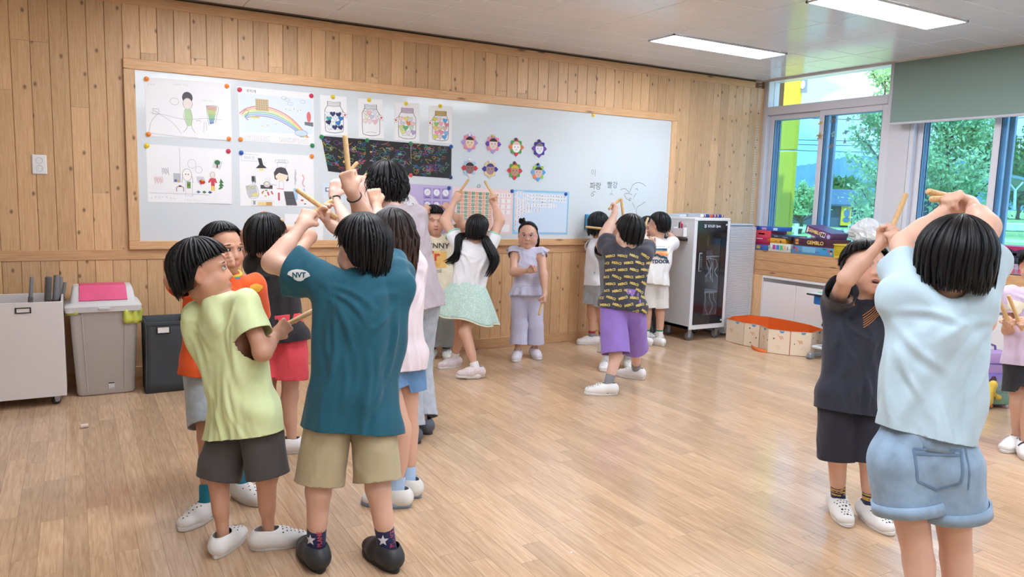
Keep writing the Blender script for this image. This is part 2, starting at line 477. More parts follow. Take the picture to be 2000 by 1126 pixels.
# LED ceiling panels
def led(x, y, label):
 t = thing('ceiling_light', label, 'light', (x + 0.645, y + 0.155, ZC), 'LED ceiling panels')
 w, d = 1.29, 0.31
 m = MB()
 for a, b in (((-w/2, -d/2), (w/2, -d/2 + .012)), ((-w/2, d/2 - .012), (w/2, d/2)), ((-w/2, -d/2), (-w/2 + .012, d/2)), ((w/2 - .012, -d/2), (w/2, d/2))):
  m.box2((a[0], a[1], -0.014), (b[0], b[1], -0.0015))
 m.build('frame', mat('led_frame', (205, 205, 205), 0.4), t, world=False)
 MB().box2((-w/2 + .012, -d/2 + .012, -0.011), (w/2 - .012, d/2 - .012, -0.002)).build('diffuser', emit('led_diffuser', (240, 246, 255), LED_STRENGTH), t, world=False)
for i, lx in enumerate(LX):
 for j, ly in enumerate(LY):
  lab = 'lit LED ceiling panel, ' + ('first', 'second', 'third', 'fourth', 'fifth')[j] + ' from the board wall in the row ' + ('by the windows', 'away from the windows')[i]
  if i == 0 and j == 0: lab = 'lit LED ceiling panel nearer the board wall, wholly in view'
  if i == 0 and j == 1: lab = 'lit LED ceiling panel cut by the top edge of the view'
  led(lx, ly, lab)
# ------------------------------------------------------------------ window wall
M_PVC = mat('window_pvc', (214, 214, 222), 0.35)
M_GL = glass('tinted_pane', (206, 234, 250), 0.05)
M_GLC = glass('clear_pane', (236, 246, 248), 0.05)
M_DARKGASKET = mat('gasket', (40, 48, 58), 0.6)
XW = 6.60
wr = MB()
wr.box2((XB + 0.02, Y0, 0), (XW + 0.2, Y1, ZS - 0.03))
wr.box2((XW, Y0, ZS - 0.03), (XW + 0.2, Y1, 0.905))
wr.box2((XW - 0.01, Y0, 2.74), (XW + 0.2, Y1, 2.9))
UN = [(5.95, 4.45), (4.25, 2.72), (2.52, 1.0), (0.8, -0.72), (-0.92, -2.44)]
for a, b in zip(UN[:-1], UN[1:]): wr.box2((XW - 0.005, b[0], 0.9), (XW + 0.19, a[1], 2.75))
wr.box2((XW, 5.95, 0.9), (XW + 0.2, Y1, 2.75)); wr.box2((XW, Y0, 0.9), (XW + 0.2, -2.44, 2.75))
wr = wr.build('wall_right', mat('window_wall', (206, 206, 212), 0.5)); tag(wr, kind='structure', label='window wall')
def bar(m, y0, y1, z0, z1, x0, x1, bev=0.004): m.box2((x0, y0, z0), (x1, y1, z1), bev=bev)
def sash(win, y0, y1, z0, z1, x, w=0.055, outer=False):
 m = MB(); d = 0.036
 bar(m, y0, y0 - w, z0, z1, x, x + d); bar(m, y1, y1 + w, z0, z1, x, x + d)
 bar(m, y0 - w, y1 + w, z0, z0 + w, x, x + d); bar(m, y0 - w, y1 + w, z1 - w, z1, x, x + d)
 s = m.build('outer_sash' if outer else 'sash', M_PVC, win)
 MB().box2((x + .015, y0 - w, z0 + w), (x + .021, y1 + w, z1 - w)).build('pane', M_GLC if outer else M_GL, s)
 g = MB()
 for ya, yb in ((y0 - w, y0 - w - .006), (y1 + w + .006, y1 + w)): g.box2((x + .008, ya, z0 + w), (x + .014, yb, z1 - w))
 g.build('gasket', M_DARKGASKET, s)
for i, (ya, yb) in enumerate(UN):
 zt, z0, zb = 2.72, 0.905, 2.335
 m = MB()
 bar(m, ya, ya - .04, z0, zt, XW, XW + .17); bar(m, yb, yb + .04, z0, zt, XW, XW + .17)
 bar(m, ya, yb, z0, z0 + .03, XW, XW + .17); bar(m, ya, yb, zt - .03, zt, XW, XW + .17)
 bar(m, ya - .04, yb + .04, zb, zb + .085, XW - .004, XW + .17)
 w = m.build('window_%d' % (i + 1), M_PVC); tag(w, kind='structure', label='white framed sliding window with a clear transom')
 MB().box2((XW + .08, ya - .04, zb + .085), (XW + .087, yb + .04, zt - .03)).build('pane', M_GLC, w)
 mid = (ya + yb) / 2
 sash(w, ya - .04, mid - .04, z0 + .03, zb, XW + .055)
 sash(w, mid + .04, yb + .04, z0 + .03, zb, XW + .012)
 sash(w, ya - .04, mid - .06, z0 + .03, zb, XW + .135, outer=True)
 sash(w, mid + .06, yb + .04, z0 + .03, zb, XW + .098, outer=True)
# roller blind over windows
def blind(y0, y1, zb, label):
 t = thing('roller_blind', label, 'blind', (6.475, (y0 + y1) / 2, ZC), 'roller blinds')
 m = MB(); n = 12
 pts = []
 for k in range(n + 1):
  z = 2.80 + (zb - 2.80) * k / n; pts.append((6.475 + 0.002 * math.sin(k * 1.1), z))
 v = [(x + dx, y, z) for dx in (0, .0015) for x, z in pts for y in (y0, y1)]
 f = []
 q = 2 * (n + 1)
 for k in range(n):
  f += [(2*k, 2*k+1, 2*k+3, 2*k+2), (q+2*k, q+2*k+2, q+2*k+3, q+2*k+1)]
 m.add(v, f).build('fabric', MATS.get('blind') or blind_mat(), t)
 MB().box2((6.466, y0 - .004, zb - .018), (6.486, y1 + .004, zb + .004), bev=.006).build('bottom_bar', mat('blind_bar', (200, 202, 210), 0.4), t)
 MB().tube([(6.475, y0, 2.79), (6.475, y1, 2.79)], 0.022, 12).build('roller', M_PVC, t)
def blind_mat():
 m, n, l, b = _bsdf('blind'); b.inputs['Base Color'].default_value = lin((140, 162, 154)); b.inputs['Roughness'].default_value = 0.9
 tr = n.new('ShaderNodeBsdfTranslucent'); tr.inputs['Color'].default_value = lin((168, 190, 180)); mx = n.new('ShaderNodeMixShader'); mx.inputs[0].default_value = 0.12
 l.new(b.outputs[0], mx.inputs[1]); l.new(tr.outputs[0], mx.inputs[2]); l.new(mx.outputs[0], n['Material Output'].inputs['Surface']); MATS['blind'] = m
 return m
blind(2.80, 4.37, 2.14, 'grey green roller blind half drawn over the windows')
blind(1.05, 2.6, 2.14, 'grey green roller blind over the window right of the view')
# bead chain of a blind in the corner
mb = MB()
for k in range(60):
 z = 2.7 - k * 0.026
 for s in (0, .022): mb.box((6.50, 5.955 - s, z), (.006, .006, .009))
t = mb.build('blind_chain', mat('chain_plastic', (225, 225, 225), .4)); tag(t, 'white bead chain of a blind hanging in the corner', 'chain')
# bench below the windows: pine planks, white cupboards in it
bench = MB().box2((XB + 0.005, Y0, ZS - 0.028), (XW + 0.01, Y1 - .02, ZS - .001)).build('trim_4', M_PINEY); tag(bench, kind='structure', label='pine bench under the windows')
zz = [0.64, 0.69, 0.79, ZS]
for a, b in zip(zz[:-1], zz[1:]):
 y = Y1 - .03
 for L in (2.2, 2.6, 3.2):
  MB().box2((XB, max(Y0, y - L) + .0008, a + .001), (XB + .02, y, b - .001), bev=.003).build('plank', M_PINEY, bench); y -= L
MB().box2((XB, 5.49, 0), (XB + .02, Y1 - .03, 0.64 - .001), bev=.003).build('plank', M_PINE, bench)
M_LAM = mat('white_laminate', (232, 231, 230), 0.4)
M_ALU = mat('aluminium', (168, 170, 172), 0.35, metal=0.7)
def cupboard(y0, label):
 W = 0.86
 t = thing('base_cabinet', label, 'cabinet', (XB + .01, y0 - W / 2, 0), 'white cupboards under the window bench')
 MB().box2((XB - .004, y0, 0.615), (XB + .018, y0 - W, .638)).box2((XB - .004, y0, 0), (XB + .018, y0 - .012, .616)).box2((XB + .003, y0 - .012, 0), (XB + .018, y0 - W, .085)).build('body', M_LAM, t)
 for k in range(2):
  a = y0 - .014 - k * .423
  d = MB().box2((XB - .002, a, .09), (XB + .016, a - .419, .575), bev=.002).build('door', M_LAM, t)
  MB().box2((XB + .002, a, .577), (XB + .016, a - .419, .613)).box2((XB - .006, a, .606), (XB + .004, a - .419, .6135)).build('handle_rail', M_ALU, d)
for k, lab in enumerate(['white two-door cupboard in the bench beside the air purifier', 'white two-door cupboard in the bench behind the navy-dressed child', 'white two-door cupboard in the bench behind the light blue shirt', 'white two-door cupboard in the bench at the right edge']):
 cupboard(5.485 - k * 0.875, lab)
# ------------------------------------------------------------------ outside
ZG = -0.45
def grass_mat():
 m, n, l, b = _bsdf('grass_field'); b.inputs['Roughness'].default_value = 0.9
 tc = n.new('ShaderNodeTexCoord'); nz = n.new('ShaderNodeTexNoise'); nz.inputs['Scale'].default_value = 0.05; nz.inputs['Detail'].default_value = 8
 l.new(tc.outputs['Object'], nz.inputs['Vector']); rp = n.new('ShaderNodeValToRGB')
 rp.color_ramp.elements[0].color = lin((124, 154, 84)); rp.color_ramp.elements[0].position = .35
 rp.color_ramp.elements[1].color = lin((164, 194, 116)); rp.color_ramp.elements[1].position = .65
 l.new(nz.outputs['Fac'], rp.inputs[0]); l.new(rp.outputs[0], b.inputs['Base Color']); return m
t = MB().box2((X1 + .2, -900, ZG - 1), (2500, 2500, ZG)).build('ground_outside', grass_mat()); tag(t, 'green field outside the windows', 'field', kind='structure')
def outdoor(px, py, d): return at(px, py, d)
def strip(name, label, cat, m, px0, px1, d0, d1, kind='structure'):
 pass
# paved yard and path close to the school
t = MB().box2((X1 + .2, -60, ZG), (19, 60, ZG + .02)).build('yard_paving', mat('paving', (196, 194, 186), .9, vary=.08, vscale=3)); tag(t, 'pale paving outside the windows', 'paving', kind='structure')
# mountains
def ridge(name, label, dist, prof, rgb):
 """prof: list of (px, py) of the skyline; a solid ridge is raised at that distance, sloping away behind and in front"""
 v = []; f = []
 R = random.Random(len(prof)); fine = []
 for (a, b) in zip(prof[:-1], prof[1:]):
  for k in range(10):
   q = k / 10; fine.append((a[0] + (b[0] - a[0]) * q, a[1] + (b[1] - a[1]) * q + R.uniform(-1.4, 1.4)))
 fine.append(prof[-1])
 for px, py in fine:
  p = at(px, py, dist); h = p[2] - ZG
  dirv = unit(np.array([_ray(px, 400)[0], _ray(px, 400)[1], 0]))
  for off, hh in ((-h * 2.2, 0), (-h * 1.1, .42 * h + R.uniform(-3, 3)), (-h * .4, .8 * h + R.uniform(-2, 2)), (0, h), (h * 2, 0)):
   q = p + dirv * off; v.append((q[0], q[1], ZG - 0.5 + hh))
 k = 5
 for i in range(len(fine) - 1):
  for j in range(k - 1): f.append((i*k+j, (i+1)*k+j, (i+1)*k+j+1, i*k+j+1))
 o = raw(name, v, f, mat(name + '_mat', rgb, .95, vary=.12, vscale=.02), smooth=True); tag(o, label, 'mountain', kind='structure')
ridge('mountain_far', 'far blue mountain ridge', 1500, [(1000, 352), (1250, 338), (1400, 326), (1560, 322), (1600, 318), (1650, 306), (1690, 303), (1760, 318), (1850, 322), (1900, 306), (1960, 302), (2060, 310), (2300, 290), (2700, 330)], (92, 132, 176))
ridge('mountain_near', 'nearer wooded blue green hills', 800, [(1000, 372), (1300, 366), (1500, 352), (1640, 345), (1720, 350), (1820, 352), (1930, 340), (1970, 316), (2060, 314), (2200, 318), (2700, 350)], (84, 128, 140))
# far buildings
def house(name, label, px0, px1, pyt, d, wall, roof, rise=1.6, deep=8.0, cat='building'):
 a = at(px0, 420, d); b = at(px1, 420, d); top = at((px0 + px1) / 2, pyt, d)[2]
 ex = unit(np.array([b[0] - a[0], b[1] - a[1], 0])); W = np.linalg.norm((b - a)[:2]); ey = np.array([-ex[1], ex[0], 0]); ey = ey if np.dot(ey, CF) > 0 else -ey
 base = np.array([a[0], a[1], ZG])
 t = thing(name, label, cat, base + ex * W / 2 + ey * deep / 2)
 h = top - rise - ZG
 P = lambda x, y, z: base + ex * x + ey * y + np.array([0, 0, z])
 v = [P(0, 0, 0), P(W, 0, 0), P(W, deep, 0), P(0, deep, 0), P(0, 0, h), P(W, 0, h), P(W, deep, h), P(0, deep, h), P(0, deep/2, h + rise), P(W, deep/2, h + rise)]
 raw('walls', v, [(0, 1, 5, 4), (1, 2, 6, 9, 5), (2, 3, 7, 6), (3, 0, 4, 8, 7)], mat(name + '_wall', wall, .8, vary=.05), t)
 e = .5
 v = [P(-e, -e, h - .25), P(W + e, -e, h - .25), P(W + e, deep/2, h + rise), P(-e, deep/2, h + rise), P(W + e, deep + e, h - .25), P(-e, deep + e, h - .25)]
 v += [q + np.array([0, 0, .15]) for q in v]
 raw('roof', v, [(6, 7, 8, 9), (9, 8, 10, 11), (0, 3, 2, 1), (3, 5, 4, 2), (0, 1, 7, 6), (1, 2, 8, 7), (2, 4, 10, 8), (4, 5, 11, 10), (5, 3, 9, 11), (3, 0, 6, 9)], mat(name + '_roof', roof, .6), t)
 return t, P, W, h
t, P, W, h = house('dark_barn', 'dark low barn with a yellow sign beyond the field', 1618, 1716, 372, 60, (92, 98, 110), (70, 96, 118), 1.0)
o = raw('sign', [P(W*.22, -.3, .15), P(W*.42, -.3, .15), P(W*.42, -.3, 1.75), P(W*.22, -.3, 1.75), P(W*.22, -.22, .15), P(W*.42, -.22, .15), P(W*.42, -.22, 1.75), P(W*.22, -.22, 1.75)],
 [(0, 1, 2, 3), (7, 6, 5, 4), (0, 4, 5, 1), (1, 5, 6, 2), (2, 6, 7, 3), (3, 7, 4, 0)], mat('yellow_sign', (238, 190, 40), .5), t); o['label'] = 'yellow sign board'
def blob(P, cx, cz, rx, rz, y): return [P(cx + rx * math.cos(a), y, cz + rz * math.sin(a)) for a in np.arange(10) * .6283]
s2 = raw('sign_figure', blob(P, W*.33, 1.1, .25, .32, -.32) + blob(P, W*.33, .6, .3, .2, -.32), [tuple(range(10)), tuple(range(10, 20))], mat('sign_blue', (96, 120, 150), .6), t)
t, P, W, h = house('small_house', 'small white house with a turquoise roof beyond the field', 1530, 1566, 385, 75, (222, 226, 226), (40, 150, 200), .8, 4)
for k in range(3): raw('window', [P(W*(.12+.3*k), -.03, .6), P(W*(.3+.3*k), -.03, .6), P(W*(.3+.3*k), -.03, 1.3), P(W*(.12+.3*k), -.03, 1.3)], [(0, 1, 2, 3)], mat('far_window', (70, 80, 92), .3), t)
# open shed with a curved roof
d = 70
t = thing('arched_shed', 'dark open shed with a curved metal roof behind the field', 'shed', at(1990, 420, d) * np.array([1, 1, 0]) + np.array([0, 0, ZG]))
pts = [at(x, y, d) for x, y in ((1925, 362), (1945, 350), (1965, 345), (1990, 349), (2020, 358), (2060, 372))]
dep = unit(np.array([CF[0], CF[1], 0])) * 14
v = [p for p in pts] + [p + dep for p in pts]; v += [p + np.array([0, 0, .25]) for p in v]
n_ = len(pts); f = []
for i in range(n_ - 1):
 f += [(i, i+1, n_+i+1, n_+i), (2*n_+i, 3*n_+i, 3*n_+i+1, 2*n_+i+1), (i, 2*n_+i, 2*n_+i+1, i+1)]
raw('roof', v, f, mat('shed_roof', (120, 150, 170), .4, metal=.3), t)
bk = [p + dep * .9 for p in pts]
raw('back_wall', bk + [np.array([p[0], p[1], ZG]) for p in bk], [(i, i+1, n_+i+1, n_+i) for i in range(n_-1)], mat('shed_dark', (62, 88, 112), .8), t)
for p in (pts[1], pts[2], pts[4]):
 MB().tube([(p[0], p[1], ZG), tuple(p)], .13, 8).build('column', mat('steel_pale', (170, 190, 205), .5), t)
a, b = pts[3], pts[2]
MB().tube([tuple(at(1983, 372, d)), tuple(at(1970, 356, d))], .08, 6).tube([tuple(at(1983, 372, d)), tuple(at(1998, 356, d))], .08, 6).tube([tuple(at(1983, 372, d)), tuple(at(1981, 410, d))], .13, 8).build('brace', MATS['steel_pale'], t)
# far low wall of bales / greenhouse row
t = MB();
for k in range(5):
 p = at(1925 + k * 22, 409, 62); t.box((p[0], p[1], ZG + .35), (2.2, 1.2, .7), rz=.6, bev=.1)
t = t.build('low_wall', mat('pale_low', (206, 210, 208), .8)); tag(t, 'pale low wall in front of the arched shed', 'wall', kind='structure')
# poles and wires
for px, pt, d in ((1655, 343, 85), (1568, 365, 110), (1676, 362, 120)):
 b = at(px, 400, d); top = at(px, pt, d)[2]
 t = thing('utility_pole', 'thin utility pole %s' % {1655: 'rising above the barn', 1568: 'beside the small white house', 1676: 'right of the barn'}[px], 'pole', (b[0], b[1], ZG), 'utility poles')
 MB().tube([(b[0], b[1], ZG), (b[0], b[1], top)], [.14, .09], 8).build('shaft', mat('pole_concrete', (190, 196, 200), .8), t)
 MB().box((b[0], b[1], top - .5), (1.2, .08, .08), rz=.5).build('crossarm', MATS['pole_concrete'], t)
for k, (ya, yb) in enumerate(((270, 258), (279, 268), (290, 284), (226, 223))):
 a = at(1480, ya, 40); b = at(2120, yb, 40); a, b = (a, b)
 pts = [a + (b - a) * q + np.array([0, 0, -.9 * 4 * q * (1 - q) * .3]) for q in np.linspace(0, 1, 12)]
 t = MB().tube(pts, .018, 5).build('power_line', mat('wire', (60, 66, 74), .6)); tag(t, ('topmost', 'second', 'third', 'highest faint')[k] + ' power line crossing the sky outside', 'wire', 'power lines')
# yard fence with rails and posts
fx = 19.5
t = thing('yard_fence', 'pale rail fence between the yard and the field', 'fence', (fx, 14, ZG))
for z in (.35, .75, 1.05): MB().box2((fx - .03, -4, ZG + z), (fx + .03, 34, ZG + z + .06)).build('rail', mat('fence_white', (226, 232, 232), .5), t)
for k in range(20): MB().box2((fx - .04, -4 + k * 2 - .04, ZG), (fx + .04, -4 + k * 2 + .04, ZG + 1.2)).build('post', MATS['fence_white'], t)
# school fin: yellow pillar and banner beside the window
xa = 7.5
ya, yb = on_x(1506, 300, xa)[1], on_x(1551, 300, xa)[1]
t = thing('yellow_pillar', 'yellow clad pillar of the school outside the left window', 'pillar', (xa + .2, (ya + yb) / 2, ZG))
z = ZG
for z1 in (0.35, 2.02, 3.6):
 MB().box2((xa, yb, z + .008), (xa + .07, ya, z1 - .008), bev=.01).build('cladding', mat('yellow_clad', (214, 200, 44), .45, vary=.02), t); z = z1
xq = 7.535
q = [on_x(*p, xq) for p in ((1562, 150), (1577, 148), (1575, 181), (1560, 181))]
t = raw('banner', list(q) + [p + np.array([.01, 0, 0]) for p in q], [(0, 1, 2, 3), (7, 6, 5, 4), (0, 4, 5, 1), (1, 5, 6, 2), (2, 6, 7, 3), (3, 7, 4, 0)], mat('banner_grey', (132, 140, 156), .6)); tag(t, 'small grey banner hanging beside the yellow pillar', 'banner')
for _p in (q[0], q[3]): MB().tube([_p + np.array([.005, -.02, -.01]), np.array([xa + .03, yb + .02, _p[2] - .01])], .006, 6).build('bracket', MATS['steel_pale'], t)
c = (q[0] + q[2]) / 2 - np.array([.004, 0, 0])
raw('emblem', [c + np.array([0, .035 * math.cos(a), .05 * math.sin(a)]) for a in np.arange(10) * .6283], [tuple(range(10))], mat('banner_white', (235, 238, 240), .6), t)
# trees
def tree(name, label, px, py_base, d, spread, top, nleaf, seed, dark=(140, 182, 126), light=(206, 234, 176), leaf=.055, trunk=.05, low=0.1):
 R = np.random.default_rng(seed)
 b = at(px, 400, d); b[2] = ZG; H = top - ZG
 t = thing(name, label, 'tree', b)
 m = MB()
 st = [b + np.array([.06 * math.sin(k * 1.3), .06 * math.cos(k * 1.7), H * .96 * k / 8]) for k in range(9)]
 m.tube(st, [trunk * (1 - .1 * k) for k in range(9)], 8)
 m.build('trunk', mat('bark', (112, 96, 78), .9), t)
 tips = []
 mbr = MB()
 for k in range(26):
  q = .15 + .8 * R.random(); o = b + np.array([0, 0, H * q]); a = R.random() * 6.28
  L = spread * (1.15 - .75 * q) * R.uniform(.6, 1)
  e = o + np.array([math.cos(a) * L, math.sin(a) * L, L * R.uniform(.5, 1.2)])
  mbr.tube([o, (o + e) / 2 + R.normal(0, .04, 3), e], [trunk * .35, trunk * .22, .004], 5); tips.append((o, e))
 tips.append((b + np.array([0, 0, H * .7]), b + np.array([0, 0, H * 1.0])))
 mbr.build('branches', MATS['bark'], t)
 o, e = np.array([x[0] for x in tips]), np.array([x[1] for x in tips])
 i = R.integers(0, len(tips), nleaf); q = R.random(nleaf)[:, None] ** .6
 c = o[i] * (1 - q) + e[i] * q * 1.0 + R.normal(0, spread * .085, (nleaf, 3))
 c[:, 2] = np.maximum(c[:, 2], ZG + low)
 d1 = R.normal(0, 1, (nleaf, 3)); d1 /= np.linalg.norm(d1, axis=1)[:, None]
 d2 = np.cross(d1, R.normal(0, 1, (nleaf, 3))); d2 /= np.linalg.norm(d2, axis=1)[:, None]
 s = leaf * R.uniform(.7, 1.3, nleaf)[:, None]; nn = np.cross(d1, d2)
 v = np.stack([c - d1 * s, c + d2 * s * .5 + nn * s * .12, c + d1 * s, c - d2 * s * .5 + nn * s * .12], 1).reshape(-1, 3)
 k = np.arange(nleaf) * 4
 f = np.stack([k, k + 1, k + 2, k + 3], 1)
 ob = raw('foliage', v, f, leaf_mat(name, dark, light), t); ob['kind'] = 'stuff'
def leaf_mat(name, dark, light):
 nm = 'leaf_%s' % (str(dark))
 if nm in MATS: return MATS[nm]
 m, n, l, b = _bsdf(nm); b.inputs['Roughness'].default_value = .5
 tc = n.new('ShaderNodeTexCoord'); nz = n.new('ShaderNodeTexNoise'); nz.inputs['Scale'].default_value = 3; l.new(tc.outputs['Object'], nz.inputs['Vector'])
 mx = n.new('ShaderNodeMixRGB'); mx.inputs[1].default_value = lin(dark); mx.inputs[2].default_value = lin(light); l.new(nz.outputs['Fac'], mx.inputs[0])
 l.new(mx.outputs[0], b.inputs['Base Color'])
 tr = n.new('ShaderNodeBsdfTranslucent'); l.new(mx.outputs[0], tr.inputs['Color']); ms = n.new('ShaderNodeMixShader'); ms.inputs[0].default_value = .35
 l.new(b.outputs[0], ms.inputs[1]); l.new(tr.outputs[0], ms.inputs[2]); l.new(ms.outputs[0], n['Material Output'].inputs['Surface']); MATS[nm] = m
 return m
tree('young_tree', 'leafy young tree outside, seen through the right sash of the left window', 1716, 430, 10.5, .75, at(1724, 138, 10.5)[2], 6000, 3, low=.35, leaf=.034)
tree('young_tree', 'leafy young tree outside below the roller blind', 1835, 430, 11.0, 1.05, at(1835, 175, 11)[2], 11000, 5, low=.3, leaf=.036)
tree('street_tree', 'small round tree beyond the yard left of the barn', 1566, 400, 45, 1.9, at(1566, 372, 45)[2], 3000, 8, leaf=.11, trunk=.12, low=1.2)
tree('field_tree', 'low dark tree row beside the barn', 1640, 400, 75, 3.0, at(1650, 370, 75)[2], 3500, 9, leaf=.22, trunk=.2, dark=(70, 118, 60), light=(120, 170, 84))
tree('field_tree', 'dense trees on the slope above the arched shed', 1990, 380, 130, 14, at(1985, 322, 130)[2], 7000, 10, leaf=.45, trunk=.3, dark=(70, 118, 60), light=(120, 170, 84))
# flowering plants in the verge
R = np.random.default_rng(4); N = 5000
c = np.stack([R.uniform(12, 19, N), R.uniform(2, 26, N), ZG + R.uniform(.0, .5, N)], 1)
s = .035
v = np.stack([c + np.array([0, -s, -s]), c + np.array([0, s, -s]), c + np.array([0, s, s]), c + np.array([0, -s, s])], 1).reshape(-1, 3)
k = np.arange(N) * 4; fm = (R.random(N) > .72).astype(int)
o = raw('flower_verge', v, np.stack([k, k+1, k+2, k+3], 1), None, mats=[mat('verge_leaf', (120, 170, 80), .8), mat('verge_flower', (240, 244, 240), .7)], fmat=fm); tag(o, 'verge of green plants with white flowers in the yard', 'plants', kind='stuff')
# sticker sheet on the left window's right sash
STK = [((1603, 240), .028, (196, 150, 60)), ((1601, 266), .036, (150, 120, 70)), ((1628, 235), .035, (60, 70, 80)), ((1628, 262), .026, (60, 150, 165)), ((1624, 285), .034, (70, 84, 96)), ((1656, 233), .024, (90, 190, 200)), ((1652, 258), .034, (60, 160, 190)), ((1650, 276), .024, (50, 150, 190)), ((1686, 230), .036, (120, 200, 190)), ((1684, 255), .03, (110, 200, 200)), ((1706, 252), .032, (110, 200, 210))]
for k, (p, r, c) in enumerate(STK):
 r *= 1.25; c = tuple(min(255, int(x * .75 + 60)) for x in c); q = on_x(p[0], p[1], XW + (.010 if k > 1 else .008))
 m = MB(); pet = 5 if k % 2 else 2
 e1, e2, en = np.array([0, -1., 0]), np.array([0, 0, 1.]), np.array([-1., 0, 0])
 circ = lambda cx, cy, rx, ry: [(cx + rx * math.cos(a), cy + ry * math.sin(a)) for a in np.arange(12) * .5236]
 m.mi = 0; m.prism(circ(0, 0, r * .42, r * .5), q, e1, e2, en, .0006)
 m.mi = 1
 for j in range(pet):
  a = 6.283 * j / pet + .3; m.prism(circ(r * .62 * math.cos(a), r * .62 * math.sin(a), r * .34, r * .26), q, e1, e2, en, .0004)
 m.mi = 2
 for sx in (-1, 1): m.prism(circ(sx * r * .16, r * .1, r * .06, r * .06), q + en * .0006, e1, e2, en, .0003)
 o = m.build('window_sticker', None, mats=[mat('stk%d' % k, c, .5), mat('stkw%d' % k, tuple(min(255, int(x * .6 + 90)) for x in c), .5), mat('stk_black', (30, 30, 34), .5)])
 tag(o, ['round smiling sun sticker on the window, upper left of the cluster', 'bee sticker on the window, just below the sun sticker', 'dark insect sticker at the top beside the sash edge', 'small flower sticker in the middle of the sash edge column', 'butterfly sticker lowest in the sash edge column', 'small pale blue sticker top centre of the pane', 'blue flower sticker in the centre of the pane', 'small blue sticker lowest in the centre column', 'large pale green face sticker at the upper right', 'pale flower sticker under the large face sticker', 'pale two-winged sticker furthest right of the cluster'][k], 'sticker', 'stickers on the window')
preload([str(i) for i in range(101)] + list('ㄱㄴㄷㄹㅁㅂㅅㅇㅈㅊㅋㅌㅍㅎㄲㄸㅃㅆㅉㅏㅑㅓㅕㅗㅛㅜㅠㅡㅣㅐㅔㅒ?+-=') + ['파랑', '빨강', '이', '무지개', '이스크'])
preload([str(i) for i in range(1, 13)], .0008 / .035)
# ------------------------------------------------------------------ whiteboard and what hangs on it
YB = Y1 - 0.032
def wp(px, py, off=0.0): return on_y(px, py, YB - off)
bx0, bx1, bz0, bz1 = 0.405, 5.27, 0.999, 2.18
t = thing('whiteboard', 'long white board in a pine frame on the board wall', 'whiteboard', (2.84, Y1, bz0))
M_WB = mat('whiteboard_enamel', (216, 222, 226), 0.10, coat=0.3)
MB().box2((bx0, YB, bz0), (bx1, Y1 - 0.012, bz1)).build('panel', M_WB, t)
FW = 0.072
for a, b in (((bx0 - FW, bz1), (bx1 + FW, bz1 + FW)), ((bx0 - FW, bz0 - FW * .85), (bx1 + FW, bz0)), ((bx0 - FW, bz0), (bx0, bz1)), ((bx1, bz0), (bx1 + FW, bz1))):
 MB().box2((a[0], YB - .012, a[1]), (b[0], Y1 - .012, b[1]), bev=.004).build('frame_bar', M_PINEX if b[0] - a[0] > 1 else M_PINE, t)
# marker writing on the board
INK = mat('marker_ink', (70, 84, 96), .6); INKF = mat('marker_faint', (140, 152, 162), .6)
def ribbon(mb, pts, w, y):
 """flat stroke through wall points (x, z) at depth y"""
 pts = np.asarray(pts, float)
 if len(pts) < 2: return
 t_ = np.gradient(pts, axis=0); nrm = np.stack([-t_[:, 1], t_[:, 0]], 1); nrm /= np.linalg.norm(nrm, axis=1)[:, None] + 1e-9
 L, R_ = pts + nrm * w / 2, pts - nrm * w / 2
 v = [(p[0], y, p[1]) for p in L] + [(p[0], y, p[1]) for p in R_]; k = len(pts)
 mb.add(v, [(i, k + i, k + i + 1, i + 1) for i in range(k - 1)])
def pxs(pts, off=0.0004): return [tuple(wp(x, y, off)[[0, 2]]) for x, y in pts]
def crop6(pts): return [(1120 + x * .1, 320 + y * .1) for x, y in pts]
def curve(pts, n=6):
 pts = [np.asarray(p, float) for p in pts]; out = []
 for i in range(len(pts) - 1):
  p0, p1, p2, p3 = pts[max(i-1, 0)], pts[i], pts[i+1], pts[min(i+2, len(pts)-1)]
  for k in range(n):
   q = k / n; out.append(tuple(.5 * ((2*p1) + (-p0+p2)*q + (2*p0-5*p1+4*p2-p3)*q*q + (-p0+3*p1-3*p2+p3)*q**3)))
 out.append(tuple(pts[-1])); return out
m = MB()
for st in ([(920, 510), (960, 485), (1020, 488), (1090, 552), (1120, 490), (1170, 400), (1260, 365), (1350, 385), (1410, 440)], [(1145, 605), (1090, 580), (1020, 575), (1000, 610), (1030, 670), (1110, 720)],
   [(1140, 690), (1100, 665), (1090, 690), (1120, 715)], [(1210, 500), (1240, 480), (1260, 520)], [(1400, 740), (1330, 790), (1250, 840), (1225, 900), (1235, 985)], [(1150, 760), (1180, 820), (1200, 870)], [(1170, 660), (1200, 610), (1220, 565)],
   [(430, 545), (380, 550), (345, 600), (370, 630), (400, 600), (370, 580)], [(745, 520), (750, 540)], [(740, 565), (710, 605)], [(740, 570), (770, 607)]):
 ribbon(m, pxs(curve(crop6(st))), .004, YB - .0006)
m.build('marker_drawing', INK, t)['kind'] = 'stuff'
def wall_text(body, px, py, size, m, parent, name='lettering', off=.0006, sx=1.0, bold=0.0):
 vs, fs = text_mesh(body, size, bold=bold); c = wp(px, py, off)
 return raw(name, [(c[0] + x * sx, c[1], c[2] + y) for x, y in vs], fs, m, parent)
wall_text('파랑', 1163, 363, .075, INK, t, 'marker_writing'); wall_text('빨강', 1196, 361, .07, INK, t, 'marker_writing')
wall_text('이', 1159, 337, .07, INKF, t, 'marker_writing')
